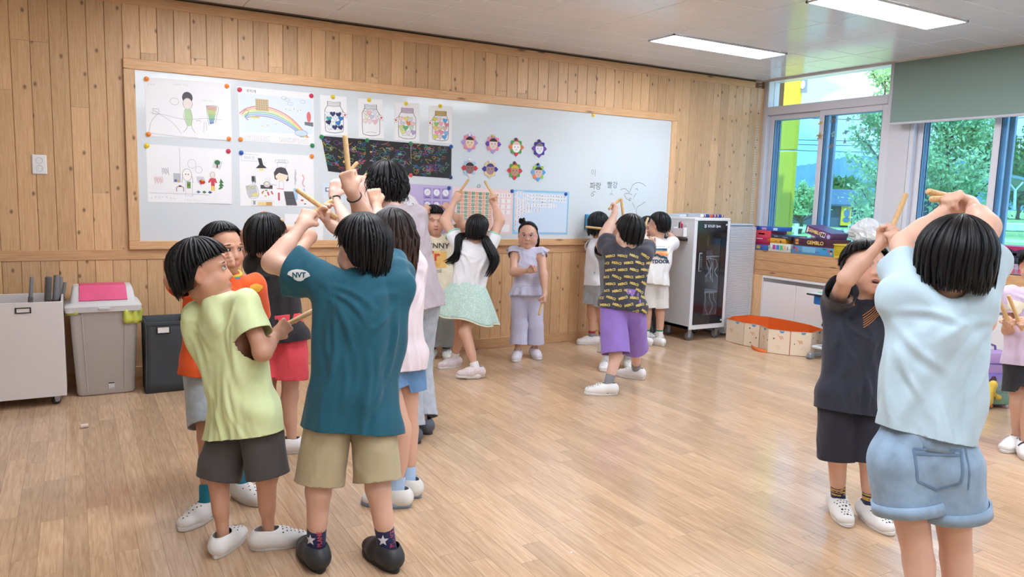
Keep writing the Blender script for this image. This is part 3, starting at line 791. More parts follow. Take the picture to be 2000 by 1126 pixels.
# --- sheets: a sheet is given by its four corners in the picture; drawings are laid out in sheet coordinates u (right), v (down)
PAL = {}
def pm(rgb):
 if rgb not in PAL: PAL[rgb] = mat('pigment_%d_%d_%d' % rgb, rgb, .7)
 return PAL[rgb]
M_PAPER = mat('paper', (240, 239, 240), .7, vary=.01)
class Sheet:
 def __init__(s, name, label, cat, q, m=None, group=None, thick=.0006, off=.0012, curl=0.0):
  s.c = [wp(x, y, off) for x, y in q]; s.off = off
  c = np.mean(s.c, axis=0)
  s.t = thing(name, label, cat, c, group)
  n = 6; v = []; f = []
  for dz in (0, thick):
   for j in range(n + 1):
    for i in range(n + 1):
     p = s.uv(i / n, j / n); u_, v_ = i / n, j / n
     lift = curl * max(0, u_ * v_ - .5) * 2 + .0
     v.append(p + np.array([0, -lift - dz + thick, 0]))
  k = (n + 1) ** 2
  for j in range(n):
   for i in range(n):
    a = j * (n + 1) + i; f += [(a, a + n + 1, a + n + 2, a + 1), (k + a, k + a + 1, k + a + n + 2, k + a + n + 1)]
  b = [i for i in range(n)] + [n + j * (n+1) for j in range(n)] + [(n+1)*n + n - i for i in range(n)] + [(n - j) * (n+1) for j in range(n)]
  for i in range(len(b)):
   a_, b_ = b[i], b[(i + 1) % len(b)]; f.append((a_, b_, k + b_, k + a_))
  raw('paper', v, f, m or M_PAPER, s.t)
  s.layers = {}; s.z = 0
  s.W = np.linalg.norm(s.c[1] - s.c[0]); s.H = np.linalg.norm(s.c[3] - s.c[0])
 def uv(s, u, v, lift=0.0):
  c = s.c; p = (c[0] * (1-u) + c[1] * u) * (1-v) + (c[3] * (1-u) + c[2] * u) * v
  return p - np.array([0, lift, 0])
 def _mb(s, rgb):
  if rgb not in s.layers: s.layers[rgb] = MB()
  s.z += 1
  return s.layers[rgb], .0009 + s.z * 4e-6
 def fill(s, rgb, poly):
  mb, z = s._mb(rgb); mb.add([s.uv(u, v, z) for u, v in poly], [tuple(range(len(poly)))])
 def line(s, rgb, pts, w=.0022, smooth=True):
  if smooth and len(pts) > 2: pts = curve(pts, 4)
  mb, z = s._mb(rgb)
  P = [s.uv(u, v) for u, v in pts]
  ribbon(mb, [(p[0], p[2]) for p in P], w, P[0][1] - z)
 def ell(s, rgb, cu, cv, ru, rv, fillit=True, w=.002):
  pts = [(cu + ru * math.cos(a), cv + rv * math.sin(a)) for a in np.linspace(0, 2 * math.pi, 17)]
  if fillit: s.fill(rgb, pts[:-1])
  else: s.line(rgb, pts, w, False)
 def rect(s, rgb, u0, v0, u1, v1, fillit=True, w=.002):
  p = [(u0, v0), (u1, v0), (u1, v1), (u0, v1)]
  if fillit: s.fill(rgb, p)
  else: s.line(rgb, p + [p[0]], w, False)
 def scribble(s, rgb, u0, v0, u1, v1, n=10, w=.002):
  for k in range(n):
   a = u0 + (u1 - u0) * k / n; b = a + (u1 - u0) / n * .9
   s.line(rgb, [(a, v0 + .02 * math.sin(k * 3)), (b, v1 + .02 * math.cos(k * 2))], w, False)
 def handwriting(s, rgb, u0, u1, v, h=.03, n=12, w=.0014, seed=1):
  R = random.Random(seed)
  for k in range(n):
   a = u0 + (u1 - u0) * k / n; d = (u1 - u0) / n * .7
   s.line(rgb, [(a + R.random() * d, v + (R.random() - .5) * h) for _ in range(4)], w, False)
 def heart(s, rgb, cu, cv, r, asp=1.0, edge=(60, 60, 66), rot=0.0):
  pts = []
  for a in np.linspace(0, 2 * math.pi, 15)[:-1]:
   x = 16 * math.sin(a) ** 3 / 17; y = -(13 * math.cos(a) - 5 * math.cos(2*a) - 2 * math.cos(3*a) - math.cos(4*a)) / 17
   x, y = x * math.cos(rot) - y * math.sin(rot), x * math.sin(rot) + y * math.cos(rot)
   pts.append((cu + r * x, cv + r * asp * y))
  s.fill(rgb, pts)
  if edge: s.line(edge, pts + [pts[0]], .0012, False)
 def text(s, rgb, body, u, v, size, bold=0.0, align='CENTER'):
  vs, fs = text_mesh(body, size, align, bold); mb, z = s._mb(rgb); c = s.uv(u, v, z)
  ex = unit(s.c[1] - s.c[0]);
  mb.add([c + ex * x + np.array([0, 0, y]) for x, y in vs], fs)
 def done(s, name='drawing'):
  m = MB(); mats = []
  for i, (rgb, mb) in enumerate(s.layers.items()):
   m.mi = i; m.add(mb.v, mb.f); mats.append(pm(rgb))
  if mats:
   o = m.build(name, None, s.t, mats=mats)
   if name != 'drawing': o['kind'] = 'stuff'
  return s.t
G1, G2, G3 = (120, 122, 128), (168, 170, 176), (70, 72, 78)
DR = 'children\'s drawings on the whiteboard'
# 1 girl in a green dress
s = Sheet('drawing_sheet', 'pencil drawing of a girl in a green dress, upper left sheet', 'drawing', [(282, 150), (450, 163), (453, 274), (286, 265)], group=DR, curl=.006)
s.handwriting(G2, .03, .14, .12, n=4); s.handwriting(G2, .32, .5, .09, n=6)
s.ell((86, 84, 90), .48, .30, .062, .10); s.ell((236, 226, 220), .48, .40, .052, .09); s.ell(G1, .48, .40, .055, .1, False)
s.fill((186, 214, 168), [(.45, .5), (.51, .5), (.53, .62), (.52, .78), (.47, .8), (.44, .64)]); s.line(G1, [(.45, .5), (.43, .64), (.47, .8), (.42, .9)]); s.line(G1, [(.51, .5), (.53, .64), (.52, .8), (.56, .9)])
for k, c in enumerate(((208, 170, 160), (190, 200, 140), (160, 196, 150), (130, 170, 180), (120, 130, 180), (130, 110, 160))):
 s.fill(c, [(.70 + .008 * k, .42 + .07 * k), (.83 - .01 * k, .42 + .07 * k), (.82 - .012 * k, .49 + .07 * k), (.71 + .008 * k, .49 + .07 * k)])
s.line(G1, [(.70, .42), (.84, .42), (.82, .6), (.78, .86), (.74, .84), (.71, .6), (.70, .42)]); s.line(G2, [(.05, .6), (.2, .62), (.45, .68), (.7, .64), (.97, .66)]); s.line(G2, [(.14, .6), (.3, .75), (.4, .93)]); s.line(G2, [(.14, .6), (.06, .75), (.03, .93)])
s.rect(G1, .08, .53, .15, .62, False); s.line(G1, [(.09, .56), (.14, .59)]); s.ell(G2, .33, .38, .05, .06, False); s.handwriting(G2, .65, .8, .33, n=7); s.line(G2, [(.03, .95), (.5, .99), (.97, .97)]); s.line(G1, [(.58, .7), (.6, .68), (.63, .7)]); s.line(G2, [(.67, .7), (.66, .88)]); s.line(G2, [(.69, .7), (.7, .88)])
s.done()
# 2 rainbow
s = Sheet('drawing_sheet', 'drawing of a rainbow over a small building, top row second sheet', 'drawing', [(464, 168), (612, 182), (614, 284), (468, 274)], group=DR)
s.fill((224, 234, 242), [(.02, .12), (.98, .12), (.98, .78), (.02, .84)])
for k, c in enumerate(((226, 150, 150), (236, 196, 140), (232, 226, 150), (160, 208, 160), (150, 190, 226), (180, 164, 212))):
 o_ = .022 * k
 s.line(c, [(.01 + o_, .5 + o_), (.1, .40 + o_ * 1.5), (.25, .34 + o_ * 1.6), (.45, .36 + o_ * 1.6), (.65, .48 + o_ * 1.6), (.8, .66 + o_ * 1.3), (.92 - o_, .86)], .009)
s.rect((206, 186, 150), .22, .2, .39, .42);
for k in range(5): s.line((96, 84, 70), [(.24 + k * .03, .21), (.24 + k * .03, .41)], .0012, False); s.line((96, 84, 70), [(.22, .23 + k * .04), (.39, .23 + k * .04)], .001, False)
s.line((196, 200, 120), [(.2, .52), (.2, .62)]); s.rect((214, 206, 120), .14, .53, .27, .56)
s.line((70, 84, 120), [(.05, .5), (.09, .42), (.13, .46), (.08, .56)]); s.ell((220, 120, 116), .93, .46, .03, .1); s.fill((120, 120, 128), [(.87, .56), (.99, .56), (.99, .64), (.87, .62)])
for a, b in ((.6, .14), (.64, .17), (.68, .24), (.85, .18)): s.ell(G2, a, b, .035, .03, False)
for a, b in ((.62, .35), (.67, .36), (.73, .33), (.78, .36), (.82, .34), (.48, .64), (.72, .6), (.3, .7), (.37, .68)): s.ell((216, 200, 120), a, b, .008, .012)
s.text(G3, '무지개', .17, .07, .026); s.ell((205, 220, 232), .82, .78, .09, .06); s.ell(G1, .82, .78, .09, .06, False)
for r_ in range(3): s.handwriting(G2, .06, .4, .9 + r_ * .035, n=14, seed=r_); s.handwriting(G2, .52, .92, .9 + r_ * .03, n=16, seed=r_ + 9)
s.done()
# 3 family
s = Sheet('drawing_sheet', 'drawing of a girl, a child in red and small stickers, lower left sheet', 'drawing', [(285, 281), (452, 292), (453, 398), (289, 394)], group=DR, curl=.004)
s.line(G2, [(.38, .02), (.38, .6)]); s.line(G2, [(.02, .84), (.5, .84), (.98, .86)]); s.ell(G2, .52, .3, .05, .08, False); s.ell(G2, .6, .4, .04, .06, False)
s.scribble(G1, .17, .40, .25, .5, 7); s.scribble((200, 120, 126), .08, .56, .18, .66, 9)
s.ell((244, 240, 236), .46, .5, .05, .10); s.ell(G1, .46, .5, .055, .11, False); s.ell(G3, .445, .49, .006, .012); s.ell(G3, .475, .49, .006, .012); s.line(G1, [(.41, .5), (.40, .64)]); s.line(G1, [(.515, .5), (.53, .64)])
s.rect((120, 150, 80), .455, .62, .5, .74); s.rect((90, 130, 60), .46, .66, .495, .7); s.rect(G2, .44, .62, .52, .88, False)
s.rect((190, 190, 196), .30, .48, .385, .64); s.rect((80, 100, 150), .31, .59, .34, .63); s.rect((210, 180, 90), .345, .6, .37, .63)
s.fill((206, 206, 210), [(.57, .52), (.66, .52), (.68, .6), (.62, .68), (.58, .62)]); s.fill((190, 60, 40), [(.6, .6), (.64, .56), (.68, .62), (.66, .65), (.62, .66)]); s.rect((226, 186, 70), .63, .57, .655, .6)
s.ell((236, 222, 212), .765, .48, .028, .05); s.ell(G1, .765, .48, .03, .055, False); s.fill((206, 76, 86), [(.735, .54), (.80, .54), (.82, .62), (.80, .63), (.79, .6), (.79, .68), (.745, .68), (.745, .6), (.72, .63), (.71, .61)]); s.rect((232, 196, 70), .745, .68, .765, .77); s.rect((232, 196, 70), .77, .68, .79, .77)
for k in range(3): s.fill((66, 120, 70), [(.865, .54 + .06 * k), (.845 - .006 * k, .62 + .06 * k), (.9 + .006 * k, .62 + .06 * k)])
s.rect((150, 90, 60), .865, .74, .882, .77); s.fill((214, 216, 218), [(.79, .2), (.89, .23), (.86, .38), (.76, .34)]); s.ell((60, 120, 80), .825, .25, .035, .045); s.rect((130, 60, 40), .815, .28, .832, .35)
s.line((120, 64, 46), [(.335, .8), (.34, .72), (.41, .72), (.415, .8)], .004); s.rect((120, 64, 46), .36, .69, .39, .72)
for a, c in ((.59, (90, 130, 170)), (.66, (70, 130, 90)), (.73, (60, 80, 130))): s.fill(c, [(a - .025, .80), (a, .77), (a + .03, .80), (a, .825)])
s.handwriting(G2, .03, .33, .92, .06, 7); s.handwriting(G2, .42, .92, .95, .03, 18); s.handwriting(G2, .3, .55, .86, .02, 8)
s.done()
# 4 cook
s = Sheet('drawing_sheet', 'drawing of a cook with black hair, stove and lamp, second row second sheet', 'drawing', [(467, 296), (612, 304), (614, 403), (469, 402)], group=DR)
s.rect(G2, .03, .04, .24, .16, False); s.text(G2, '이스크', .13, .1, .028)
s.fill((60, 60, 66), [(.24, .10), (.29, .10), (.31, .22), (.36, .28), (.21, .29), (.26, .22)]); s.ell((236, 224, 150), .285, .31, .03, .025)
s.fill((74, 72, 78), [(.46, .48), (.45, .36), (.49, .27), (.55, .25), (.61, .27), (.64, .36), (.65, .5), (.62, .52), (.6, .44), (.49, .44), (.49, .5)]); s.fill((240, 224, 206), [(.47, .42), (.52, .36), (.64, .40), (.63, .48), (.55, .52), (.48, .48)]); s.ell((206, 80, 84), .49, .475, .008, .008); s.rect(G2, .52, .52, .58, .66, False)
for k in range(4): s.ell(G2, .5 + .04 * k, .14, .03, .03, False)
s.rect(G2, .5, .16, .62, .25, False)
s.rect((84, 84, 90), .155, .44, .19, .54); s.scribble(G3, .16, .44, .21, .56, 5, .004); s.fill((196, 198, 202), [(.08, .63), (.21, .61), (.24, .82), (.12, .84)]); s.line(G1, [(.08, .63), (.21, .61), (.24, .82), (.12, .84), (.08, .63)]); s.fill((228, 220, 140), [(.15, .77), (.23, .75), (.235, .81), (.16, .82)])
for a, b in ((.12, .66), (.17, .65)): s.ell((220, 216, 130), a, b, .018, .02); s.ell(G1, a, b, .018, .02, False)
s.rect((70, 70, 74), .27, .60, .43, .67); s.ell((200, 204, 206), .355, .59, .045, .055); s.ell(G3, .355, .59, .046, .056, False); s.ell((240, 236, 190), .355, .57, .02, .022); s.rect((206, 100, 96), .34, .635, .38, .65); s.line(G3, [(.41, .58), (.48, .6)])
for k in range(4): s.line(G2, [(.34 + .02 * k, .55), (.335 + .02 * k, .45)], .0012)
s.fill((190, 130, 70), [(.28, .74), (.31, .70), (.32, .71), (.29, .78)]); s.fill((206, 190, 80), [(.31, .80), (.35, .79), (.34, .83)]); s.fill((206, 96, 96), [(.35, .73), (.37, .72), (.39, .79), (.37, .80)]); s.fill((206, 96, 96), [(.40, .72), (.42, .71), (.44, .77), (.425, .78)]); s.ell((90, 160, 110), .345, .70, .018, .012)
s.rect((206, 90, 106), .5, .74, .525, .89); s.line((200, 90, 96), [(.49, .66), (.58, .67)], .004); s.fill((96, 98, 104), [(.58, .71), (.71, .71), (.76, .98), (.61, .98)]); s.line((50, 50, 54), [(.6, .85), (.73, .845)], .004); s.scribble((60, 60, 64), .59, .73, .72, .84, 8, .003); s.scribble((60, 60, 64), .62, .87, .74, .97, 8, .003)
s.fill((176, 206, 232), [(.71, .66), (.74, .64), (.77, .7), (.77, .85), (.75, .89), (.73, .84)]); s.fill((196, 206, 240), [(.84, .66), (.87, .64), (.88, .72), (.86, .76)]); s.line((226, 180, 190), [(.84, .38), (.86, .45), (.84, .55), (.87, .62)], .01); s.handwriting(G2, .73, .76, .4, .25, 4); s.handwriting(G2, .73, .76, .52, .2, 4)
s.rect((236, 214, 150), .23, .92, .42, .985); s.rect((214, 160, 90), .34, .92, .42, .985); s.rect(G2, .15, .9, .44, .99, False); s.rect((150, 160, 170), .17, .9, .2, .97); s.ell((200, 70, 76), .83, .88, .02, .015); s.ell((80, 100, 60), .87, .95, .015, .012)
s.done()
# 5 small pale sheet and a blank one behind the children
s = Sheet('note_sheet', 'pale blue sheet with small doodles behind the raised hands', 'paper', [(631, 355), (671, 358), (671, 408), (632, 407)], m=mat('pale_blue_paper', (214, 228, 236), .7))
s.rect((120, 110, 150), .1, .2, .35, .36); s.rect((230, 236, 240), .16, .23, .3, .32); s.heart((226, 130, 160), .85, .3, .2, 1, None); s.scribble(G3, .5, .65, .9, .85, 6); s.ell((220, 140, 60), .25, .8, .07, .06); s.rect((60, 140, 200), .2, .86, .3, .95); s.handwriting(G2, .2, .5, .5, .1, 5)
s.done()
s = Sheet('note_sheet', 'blank white sheet low on the board behind raised hands', 'paper', [(556, 417), (632, 420), (631, 475), (556, 472)])
s.done()
# jars
def jar(q, label, lid, hearts, tag_side, fillr, seed):
 s = Sheet('jar_sheet', label, 'drawing', q, group='heart jar colouring sheets')
 E_ = (52, 54, 62)
 s.rect(lid, .27, .13, .75, .26);
 for v_ in (.15, .19, .23, .26): s.line(E_, [(.26, v_), (.5, v_ + .015), (.76, v_)], .0025)
 s.line(E_, [(.27, .15), (.26, .25), (.19, .33), (.16, .42), (.17, .85), (.25, .92), (.5, .945), (.76, .92), (.84, .85), (.85, .42), (.8, .33), (.75, .25), (.75, .15)], .0035)
 s.line(E_, [(.3, .87), (.5, .85), (.72, .87)], .0015)
 R = random.Random(seed); k = 0
 for row, v_ in enumerate(np.arange(fillr[0], fillr[1], .115)):
  for u_ in (.30, .5, .70):
   s.heart(hearts[k % len(hearts)], u_ + R.uniform(-.03, .03) + (.04 if row % 2 else -.03), v_ + R.uniform(-.015, .015), .115, .74 * s.W / s.H / .74, (66, 68, 76), R.uniform(-.3, .3)); k += 1
 u_ = .92 if tag_side > 0 else .05
 s.line(E_, [(.8 if tag_side > 0 else .2, .36), (u_, .42)], .0015)
 d = .12 * tag_side
 s.fill((236, 232, 232), [(u_ - d, .39), (u_ + d * .9, .46), (u_ + d * .5, .55), (u_ - d, .49)]); s.line(E_, [(u_ - d, .39), (u_ + d * .9, .46), (u_ + d * .5, .55), (u_ - d, .49), (u_ - d, .39)], .0015, False); s.heart((214, 70, 80), u_, .475, .05, .7, None)
 s.done(); return s
jar([(625, 185), (677, 189), (679, 264), (627, 263)], 'jar sheet with dark and bright blue hearts, leftmost jar', (236, 236, 238), [(232, 236, 240), (52, 60, 110), (40, 50, 96), (60, 160, 170), (230, 236, 240), (60, 120, 190), (40, 46, 90), (236, 240, 240), (50, 130, 200)], 1, (.46, .88), 1)
jar([(699, 192), (747, 194), (750, 270), (700, 268)], 'jar sheet with pale pastel hearts in its upper half, second jar', (232, 232, 236), [(236, 216, 222), (236, 190, 196), (220, 226, 236), (232, 230, 210), (206, 200, 222), (232, 224, 232), (240, 222, 214)], 1, (.34, .66), 2)
jar([(771, 199), (819, 202), (819, 277), (770, 273)], 'jar sheet with orange and green hearts under a lilac lid, third jar', (212, 190, 212), [(240, 206, 208), (230, 212, 110), (222, 214, 226), (206, 204, 214), (232, 130, 84), (236, 200, 200), (214, 216, 140), (96, 180, 112), (190, 216, 196), (222, 226, 150), (232, 222, 232), (176, 160, 206)], -1, (.42, .88), 3)
jar([(838, 206), (883, 208), (882, 280), (837, 277)], 'jar sheet with bright mixed hearts under a gold lid, rightmost jar', (206, 176, 110), [(226, 214, 90), (232, 204, 214), (92, 170, 222), (140, 196, 96), (240, 170, 190), (222, 130, 150), (232, 200, 110), (226, 200, 160), (206, 190, 170), (240, 160, 180), (226, 140, 170), (140, 180, 226)], -1, (.38, .86), 4)
# scratch art
def scratch(q, label, seed):
 s = Sheet('scratch_art_sheet', label, 'drawing', q, m=mat('black_scratch', (26, 25, 30), .5), group='black scratch art sheets', off=.002, curl=.004)
 R = random.Random(seed)
 cs = [(226, 208, 70), (70, 150, 220), (200, 80, 170), (90, 190, 120), (230, 120, 70), (150, 90, 190), (80, 200, 200)]
 for k in range(95):
  u, v = R.uniform(.04, .94), R.uniform(.06, .92); c = R.choice(cs); kind = R.random(); r = R.uniform(.02, .07)
  if kind < .35: s.ell(c, u, v, r, r * .9, False, .0016)
  elif kind < .6: s.line(c, [(u + R.uniform(-.09, .09), v + R.uniform(-.09, .09)) for _ in range(4)], .0018)
  elif kind < .8: s.line(c, [(u, v), (u + R.uniform(-.1, .1), v), (u + R.uniform(-.1, .1), v + R.uniform(-.12, .12)), (u, v + .08)], .0018, False)
  elif kind < .9: s.rect(c, u, v, min(.96, u + r * 1.6), min(.95, v + r), R.random() < .3, .0016)
  else: s.handwriting(c, u, min(.96, u + .16), v, .06, 5, .0016, k)
 s.done()
scratch([(627, 265), (717, 272), (717, 344), (641, 334)], 'black scratch art sheet with bent lower corner, left of three', 11)
scratch([(717, 272), (802, 279), (803, 342), (717, 342)], 'black scratch art sheet in the middle of three', 12)
scratch([(803, 279), (882, 286), (881, 348), (803, 343)], 'black scratch art sheet with dense colours, right of three', 13)
# posters
s = Sheet('clock_poster', 'lilac poster with a large clock face and rows of small clocks', 'poster', [(752, 356), (883, 363), (882, 456), (754, 458)], m=mat('lilac_poster', (196, 182, 222), .6))
s.ell((236, 214, 220), .22, .55, .30, .40); s.ell((240, 240, 246), .22, .55, .285, .38)
for k in range(12):
 a = math.radians(30 * (k + 1) - 90); s.text((112, 44, 90), str(k + 1), .22 + .21 * math.cos(a), .55 + .28 * math.sin(a), .035, .0008)
 for j in range(5): b = a + math.radians(6 * j); s.ell(G1, .22 + .25 * math.cos(b), .55 + .335 * math.sin(b), .003, .004)
s.line((200, 70, 90), [(.22, .55), (.3, .42)], .006); s.line((70, 90, 160), [(.22, .55), (.12, .36)], .005)
for r_ in range(3):
 for c_ in range(3):
  u, v = .62 + c_ * .14, .17 + r_ * .26
  s.rect((168, 150, 206), u - .06, v - .11, u + .06, v + .11); s.ell((240, 240, 246), u, v - .02, .048, .068); s.line((60, 50, 80), [(u, v - .02), (u + .02 * math.cos(r_ + c_), v - .05)], .0025); s.line((60, 50, 80), [(u, v - .02), (u - .025 * math.sin(c_ * 2 + 1), v + .01)], .002); s.rect((112, 92, 160), u - .04, v + .075, u + .04, v + .095)
s.rect((216, 208, 226), .44, .88, .58, .97)
s.done('print')
s = Sheet('number_poster', 'pink poster with an orange and green hundred number grid', 'poster', [(885, 364), (1003, 371), (999, 457), (884, 456)], m=mat('pink_poster', (238, 212, 212), .6))
for r_ in range(10):
 for c_ in range(10):
  u, v = .09 + c_ * .0585, .12 + r_ * .082
  s.rect((66, 144, 108) if c_ % 2 == 0 else (222, 148, 92), u - .024, v - .031, u + .024, v + .031)
  s.text((240, 238, 228), str(r_ * 10 + c_ + 1), u, v, .024)
for r_ in range(6):
 for c_ in range(3):
  u, v = .735 + c_ * .095, .13 + r_ * .125
  if r_ > 3 and c_ > 0: continue
  s.rect((244, 236, 234), u - .035, v - .048, u + .035, v + .048)
  if r_ == 0: s.text((180, 80, 84) if c_ != 1 else (60, 60, 66), ('9', '?', '9')[c_], u, v, .034)
 s.text((150, 90, 96), '+', .782, .13 + r_ * .125, .02);
 if r_ < 4: s.text((150, 90, 96), '=', .877, .13 + r_ * .125, .02)
s.rect((240, 238, 238), .82, .78, .96, .95)
s.done('print')
s = Sheet('letter_poster', 'light blue letter board with rows of small letter cards', 'poster', [(1003, 370), (1112, 374), (1108, 458), (1001, 457)], m=mat('blue_poster', (150, 200, 230), .6))
s.rect((206, 222, 240), .04, .05, .97, .95)
def card(u, v, ch, c=(50, 52, 60), w=.022): s.rect((240, 241, 244), u - w, v - .033, u + w, v + .033); s.text(c, ch, u, v, .03)
for r_ in range(2):
 for k, ch in enumerate('ㄱㄴㄷㄹㅁㅂㅅㅇㅈㅊㅋㅌㅍㅎ'): card(.26 + k * .05, .11 + r_ * .075 + .002 * k, ch)
for k, ch in ((0, 'ㄲ'), (2, 'ㄸ'), (5, 'ㅃ'), (6, 'ㅆ'), (8, 'ㅉ')): card(.26 + k * .05, .265, ch)
for k, ch in enumerate('ㅏㅑㅓㅕㅗㅛㅜㅠㅡㅣㅣ'): card(.25 + k * .05, .34, ch)
for k, ch in enumerate('ㅐㅔ'): card(.25 + k * .05, .41, ch)
for k, ch in enumerate('??'): card(.25 + k * .05, .48, ch)
for k in range(2): card(.4 + k * .06, .45 - .02 * k, 'ㅒ')
for c_, n_ in enumerate((11, 8, 6, 6)):
 for r_ in range(n_): card(.045 + c_ * .05, (.08, .06, .06, .12)[c_] + r_ * .078 + (0, .07, .1, 0)[c_] * (r_ > 0), ('0123456789+-')[min(11, r_)], (196, 70, 70))
s.done('letter_cards')
# origami portrait flowers
def flower(px, py, cols, face, label, magnet_c, hair=(54, 48, 50), n=8, ring=(236, 236, 238)):
 c = wp(px, py, .002); r = .083
 t = thing('paper_flower', label, 'paper craft', c, 'origami flower portraits')
 e1, e2, en = np.array([1., 0, 0]), np.array([0, 0, 1.]), np.array([0, -1., 0])
 ngon = lambda rr, k, ph=0, sx=1, sy=1, cx=0, cy=0: [(cx + rr * sx * math.cos(ph + 6.2832 * i / k), cy + rr * sy * math.sin(ph + 6.2832 * i / k)) for i in range(k)]
 MB().prism(ngon(r * .84, 10, .2, .9, 1.0), c, e1, e2, en, .003).build('backing', pm(ring), t)
 for i in range(n):
  a = math.pi / 2 + 6.2832 * i / n; d = np.array([math.cos(a), math.sin(a)]); q = np.array([-d[1], d[0]]); b = d * r * .50 * np.array([.92, 1]); L = r * (.52 if i % 2 == 0 or n < 7 else .44)
  pl = [b - q * .020, b - q * .022 + d * L * .5, b + d * L, b + q * .022 + d * L * .5, b + q * .020]
  MB().prism([tuple(x) for x in pl], c + en * (.003 + .0004 * (i % 2)), e1, e2, en, .002).build('petal', pm(cols[i % len(cols)]), t)
 f = MB().prism(ngon(r * .56, 14, 0, .92, 1.08), c + en * .0055, e1, e2, en, .001).build('portrait', pm(face), t)
 m = MB(); m.mi = 0
 pl = [(r * .54 * math.cos(a), r * .60 * math.sin(a)) for a in np.linspace(.42, math.pi - .42, 9)]
 m.prism(pl, c + en * .0066, e1, e2, en, .0005); m.mi = 1
 for sx in (-1, 1): m.prism(ngon(.004, 8, 0, 1, 1.3, sx * .017, 0), c + en * .0068, e1, e2, en, .0004)
 m.mi = 2; m.prism([(-.012, -.02), (0, -.026), (.012, -.02), (0, -.022)], c + en * .0068, e1, e2, en, .0004)
 m.build('portrait_features', None, f, mats=[pm(hair), pm((50, 44, 46)), pm((180, 96, 90))])
 magnet(px - .5, py - 15.5, magnet_c, label='small %s magnet pinning the %s' % (MAGN[magnet_c], label.split(',')[0]), small=True, off=.009)
MAGN = {(236, 134, 44): 'orange', (236, 206, 50): 'yellow', (206, 44, 84): 'pink red', (40, 86, 170): 'blue', (40, 134, 84): 'green', (238, 238, 240): 'white', (60, 60, 66): 'dark', (30, 50, 100): 'navy', (226, 84, 90): 'coral'}
def magnet(px, py, rgb, label, small=False, off=.003):
 c = wp(px, py, off); r = .0125 if small else .017
 o = MB().lathe([(r, 0), (r, -.004), (r * .96, -.0055), (r * .6, -.006), (r * .55, -.009), (r * .45, -.0102), (.001, -.0105)], (0, 0, 0), 16, 'y').build('round_magnet', mat('magnet_%d_%d_%d' % rgb, rgb, .3))
 o.location = Vector(c); recalc(o); smooth_angle(o, 40); tag(o, label, 'magnet', 'round board magnets')
PU, PK, VI, GR_, RD, OR, BL, NB, LG, CRM = (178, 150, 214), (232, 140, 164), (112, 70, 170), (88, 160, 74), (206, 62, 76), (232, 130, 70), (92, 156, 224), (48, 50, 140), (150, 196, 70), (222, 200, 156)
SK = (232, 206, 180)
flower(917, 278, [PU, PK, PU, PK], SK, 'purple and pink paper flower with a smiling drawn face, first in the upper row', (238, 238, 240))
flower(963, 281, [PU, PK, VI, PK], (226, 206, 196), 'purple and pink paper flower with half a black-haired face, second in the upper row', (236, 206, 50))
flower(1008, 287, [RD, GR_, OR, GR_], (240, 240, 240), 'red and green paper flower around a white face, third in the upper row', (60, 60, 66), hair=(226, 196, 186))
flower(1053, 290, [VI, NB, VI, NB], (226, 226, 232), 'dark purple and blue paper flower, fourth in the upper row', (60, 60, 66), hair=(120, 116, 110))
flower(917, 328, [(236, 214, 220), (170, 200, 224), (206, 60, 70), (170, 200, 224)], (150, 110, 106), 'pale blue flower with red inner petals, first in the lower row', (238, 238, 240))
flower(957, 330, [CRM, CRM, (56, 60, 150), CRM], (170, 140, 140), 'cream paper flower with a blue inner frame, second in the lower row', (238, 238, 240), hair=(70, 64, 130))
flower(1005, 333, [RD, GR_, RD, GR_], (186, 140, 120), 'red and green paper flower with a yellow cap, third in the lower row', (60, 60, 66), hair=(206, 180, 60))
flower(1051, 336, [BL, LG, (110, 170, 230), OR, BL, LG], (214, 186, 180), 'blue and lime paper flower around a black-haired face, fourth in the lower row', (60, 60, 66))
# magnets on the sheets
OG, YL, PR, BU, GN, NV, CO = (236, 134, 44), (236, 206, 50), (206, 44, 84), (40, 86, 170), (40, 134, 84), (30, 50, 100), (226, 84, 90)
for px, py, c, lab in [(286, 154, OG, 'at the upper left corner of the girl drawing'), (443, 168, OG, 'at the upper right corner of the girl drawing'), (290, 262, OG, 'at the lower left corner of the girl drawing'), (447, 271, OG, 'at the lower right corner of the girl drawing'),
     (287, 284, YL, 'at the upper left corner of the sticker drawing'), (446, 295, PR, 'at the upper right corner of the sticker drawing'), (468, 175, PR, 'at the upper left corner of the rainbow drawing'), (608, 187, PR, 'at the upper right corner of the rainbow drawing'),
     (470, 272, OG, 'at the lower left corner of the rainbow drawing'), (610, 284, GN, 'at the lower right corner of the rainbow drawing'), (471, 298, BU, 'at the upper left corner of the cook drawing'), (609, 305, OG, 'at the upper right corner of the cook drawing'),
     (650, 189, YL, 'on the leftmost jar sheet'), (721, 195, YL, 'on the second jar sheet'), (793, 202, YL, 'on the third jar sheet'), (860, 207, YL, 'on the rightmost jar sheet'), (628, 267, GN, 'at the left end of the black sheets'), (717, 274, GN, 'above the first joint of the black sheets'),
     (802, 280, GN, 'above the second joint of the black sheets'), (881, 286, BU, 'at the upper right corner of the black sheets'), (802, 342, CO, 'below the second joint of the black sheets'), (880, 346, NV, 'at the lower right corner of the black sheets'), (717, 337, GN, 'below the first joint of the black sheets'),
     (654, 355, OG, 'above the pale blue doodle sheet'), (877, 367, BU, 'at the upper right of the lilac clock poster'), (1000, 373, BU, 'at the upper right of the pink number poster'), (1105, 379, BU, 'at the upper right of the letter board'), (1159, 225, YL, 'alone near the top right of the board')]:
 magnet(px, py, c, 'round %s magnet %s' % (MAGN[c], lab))
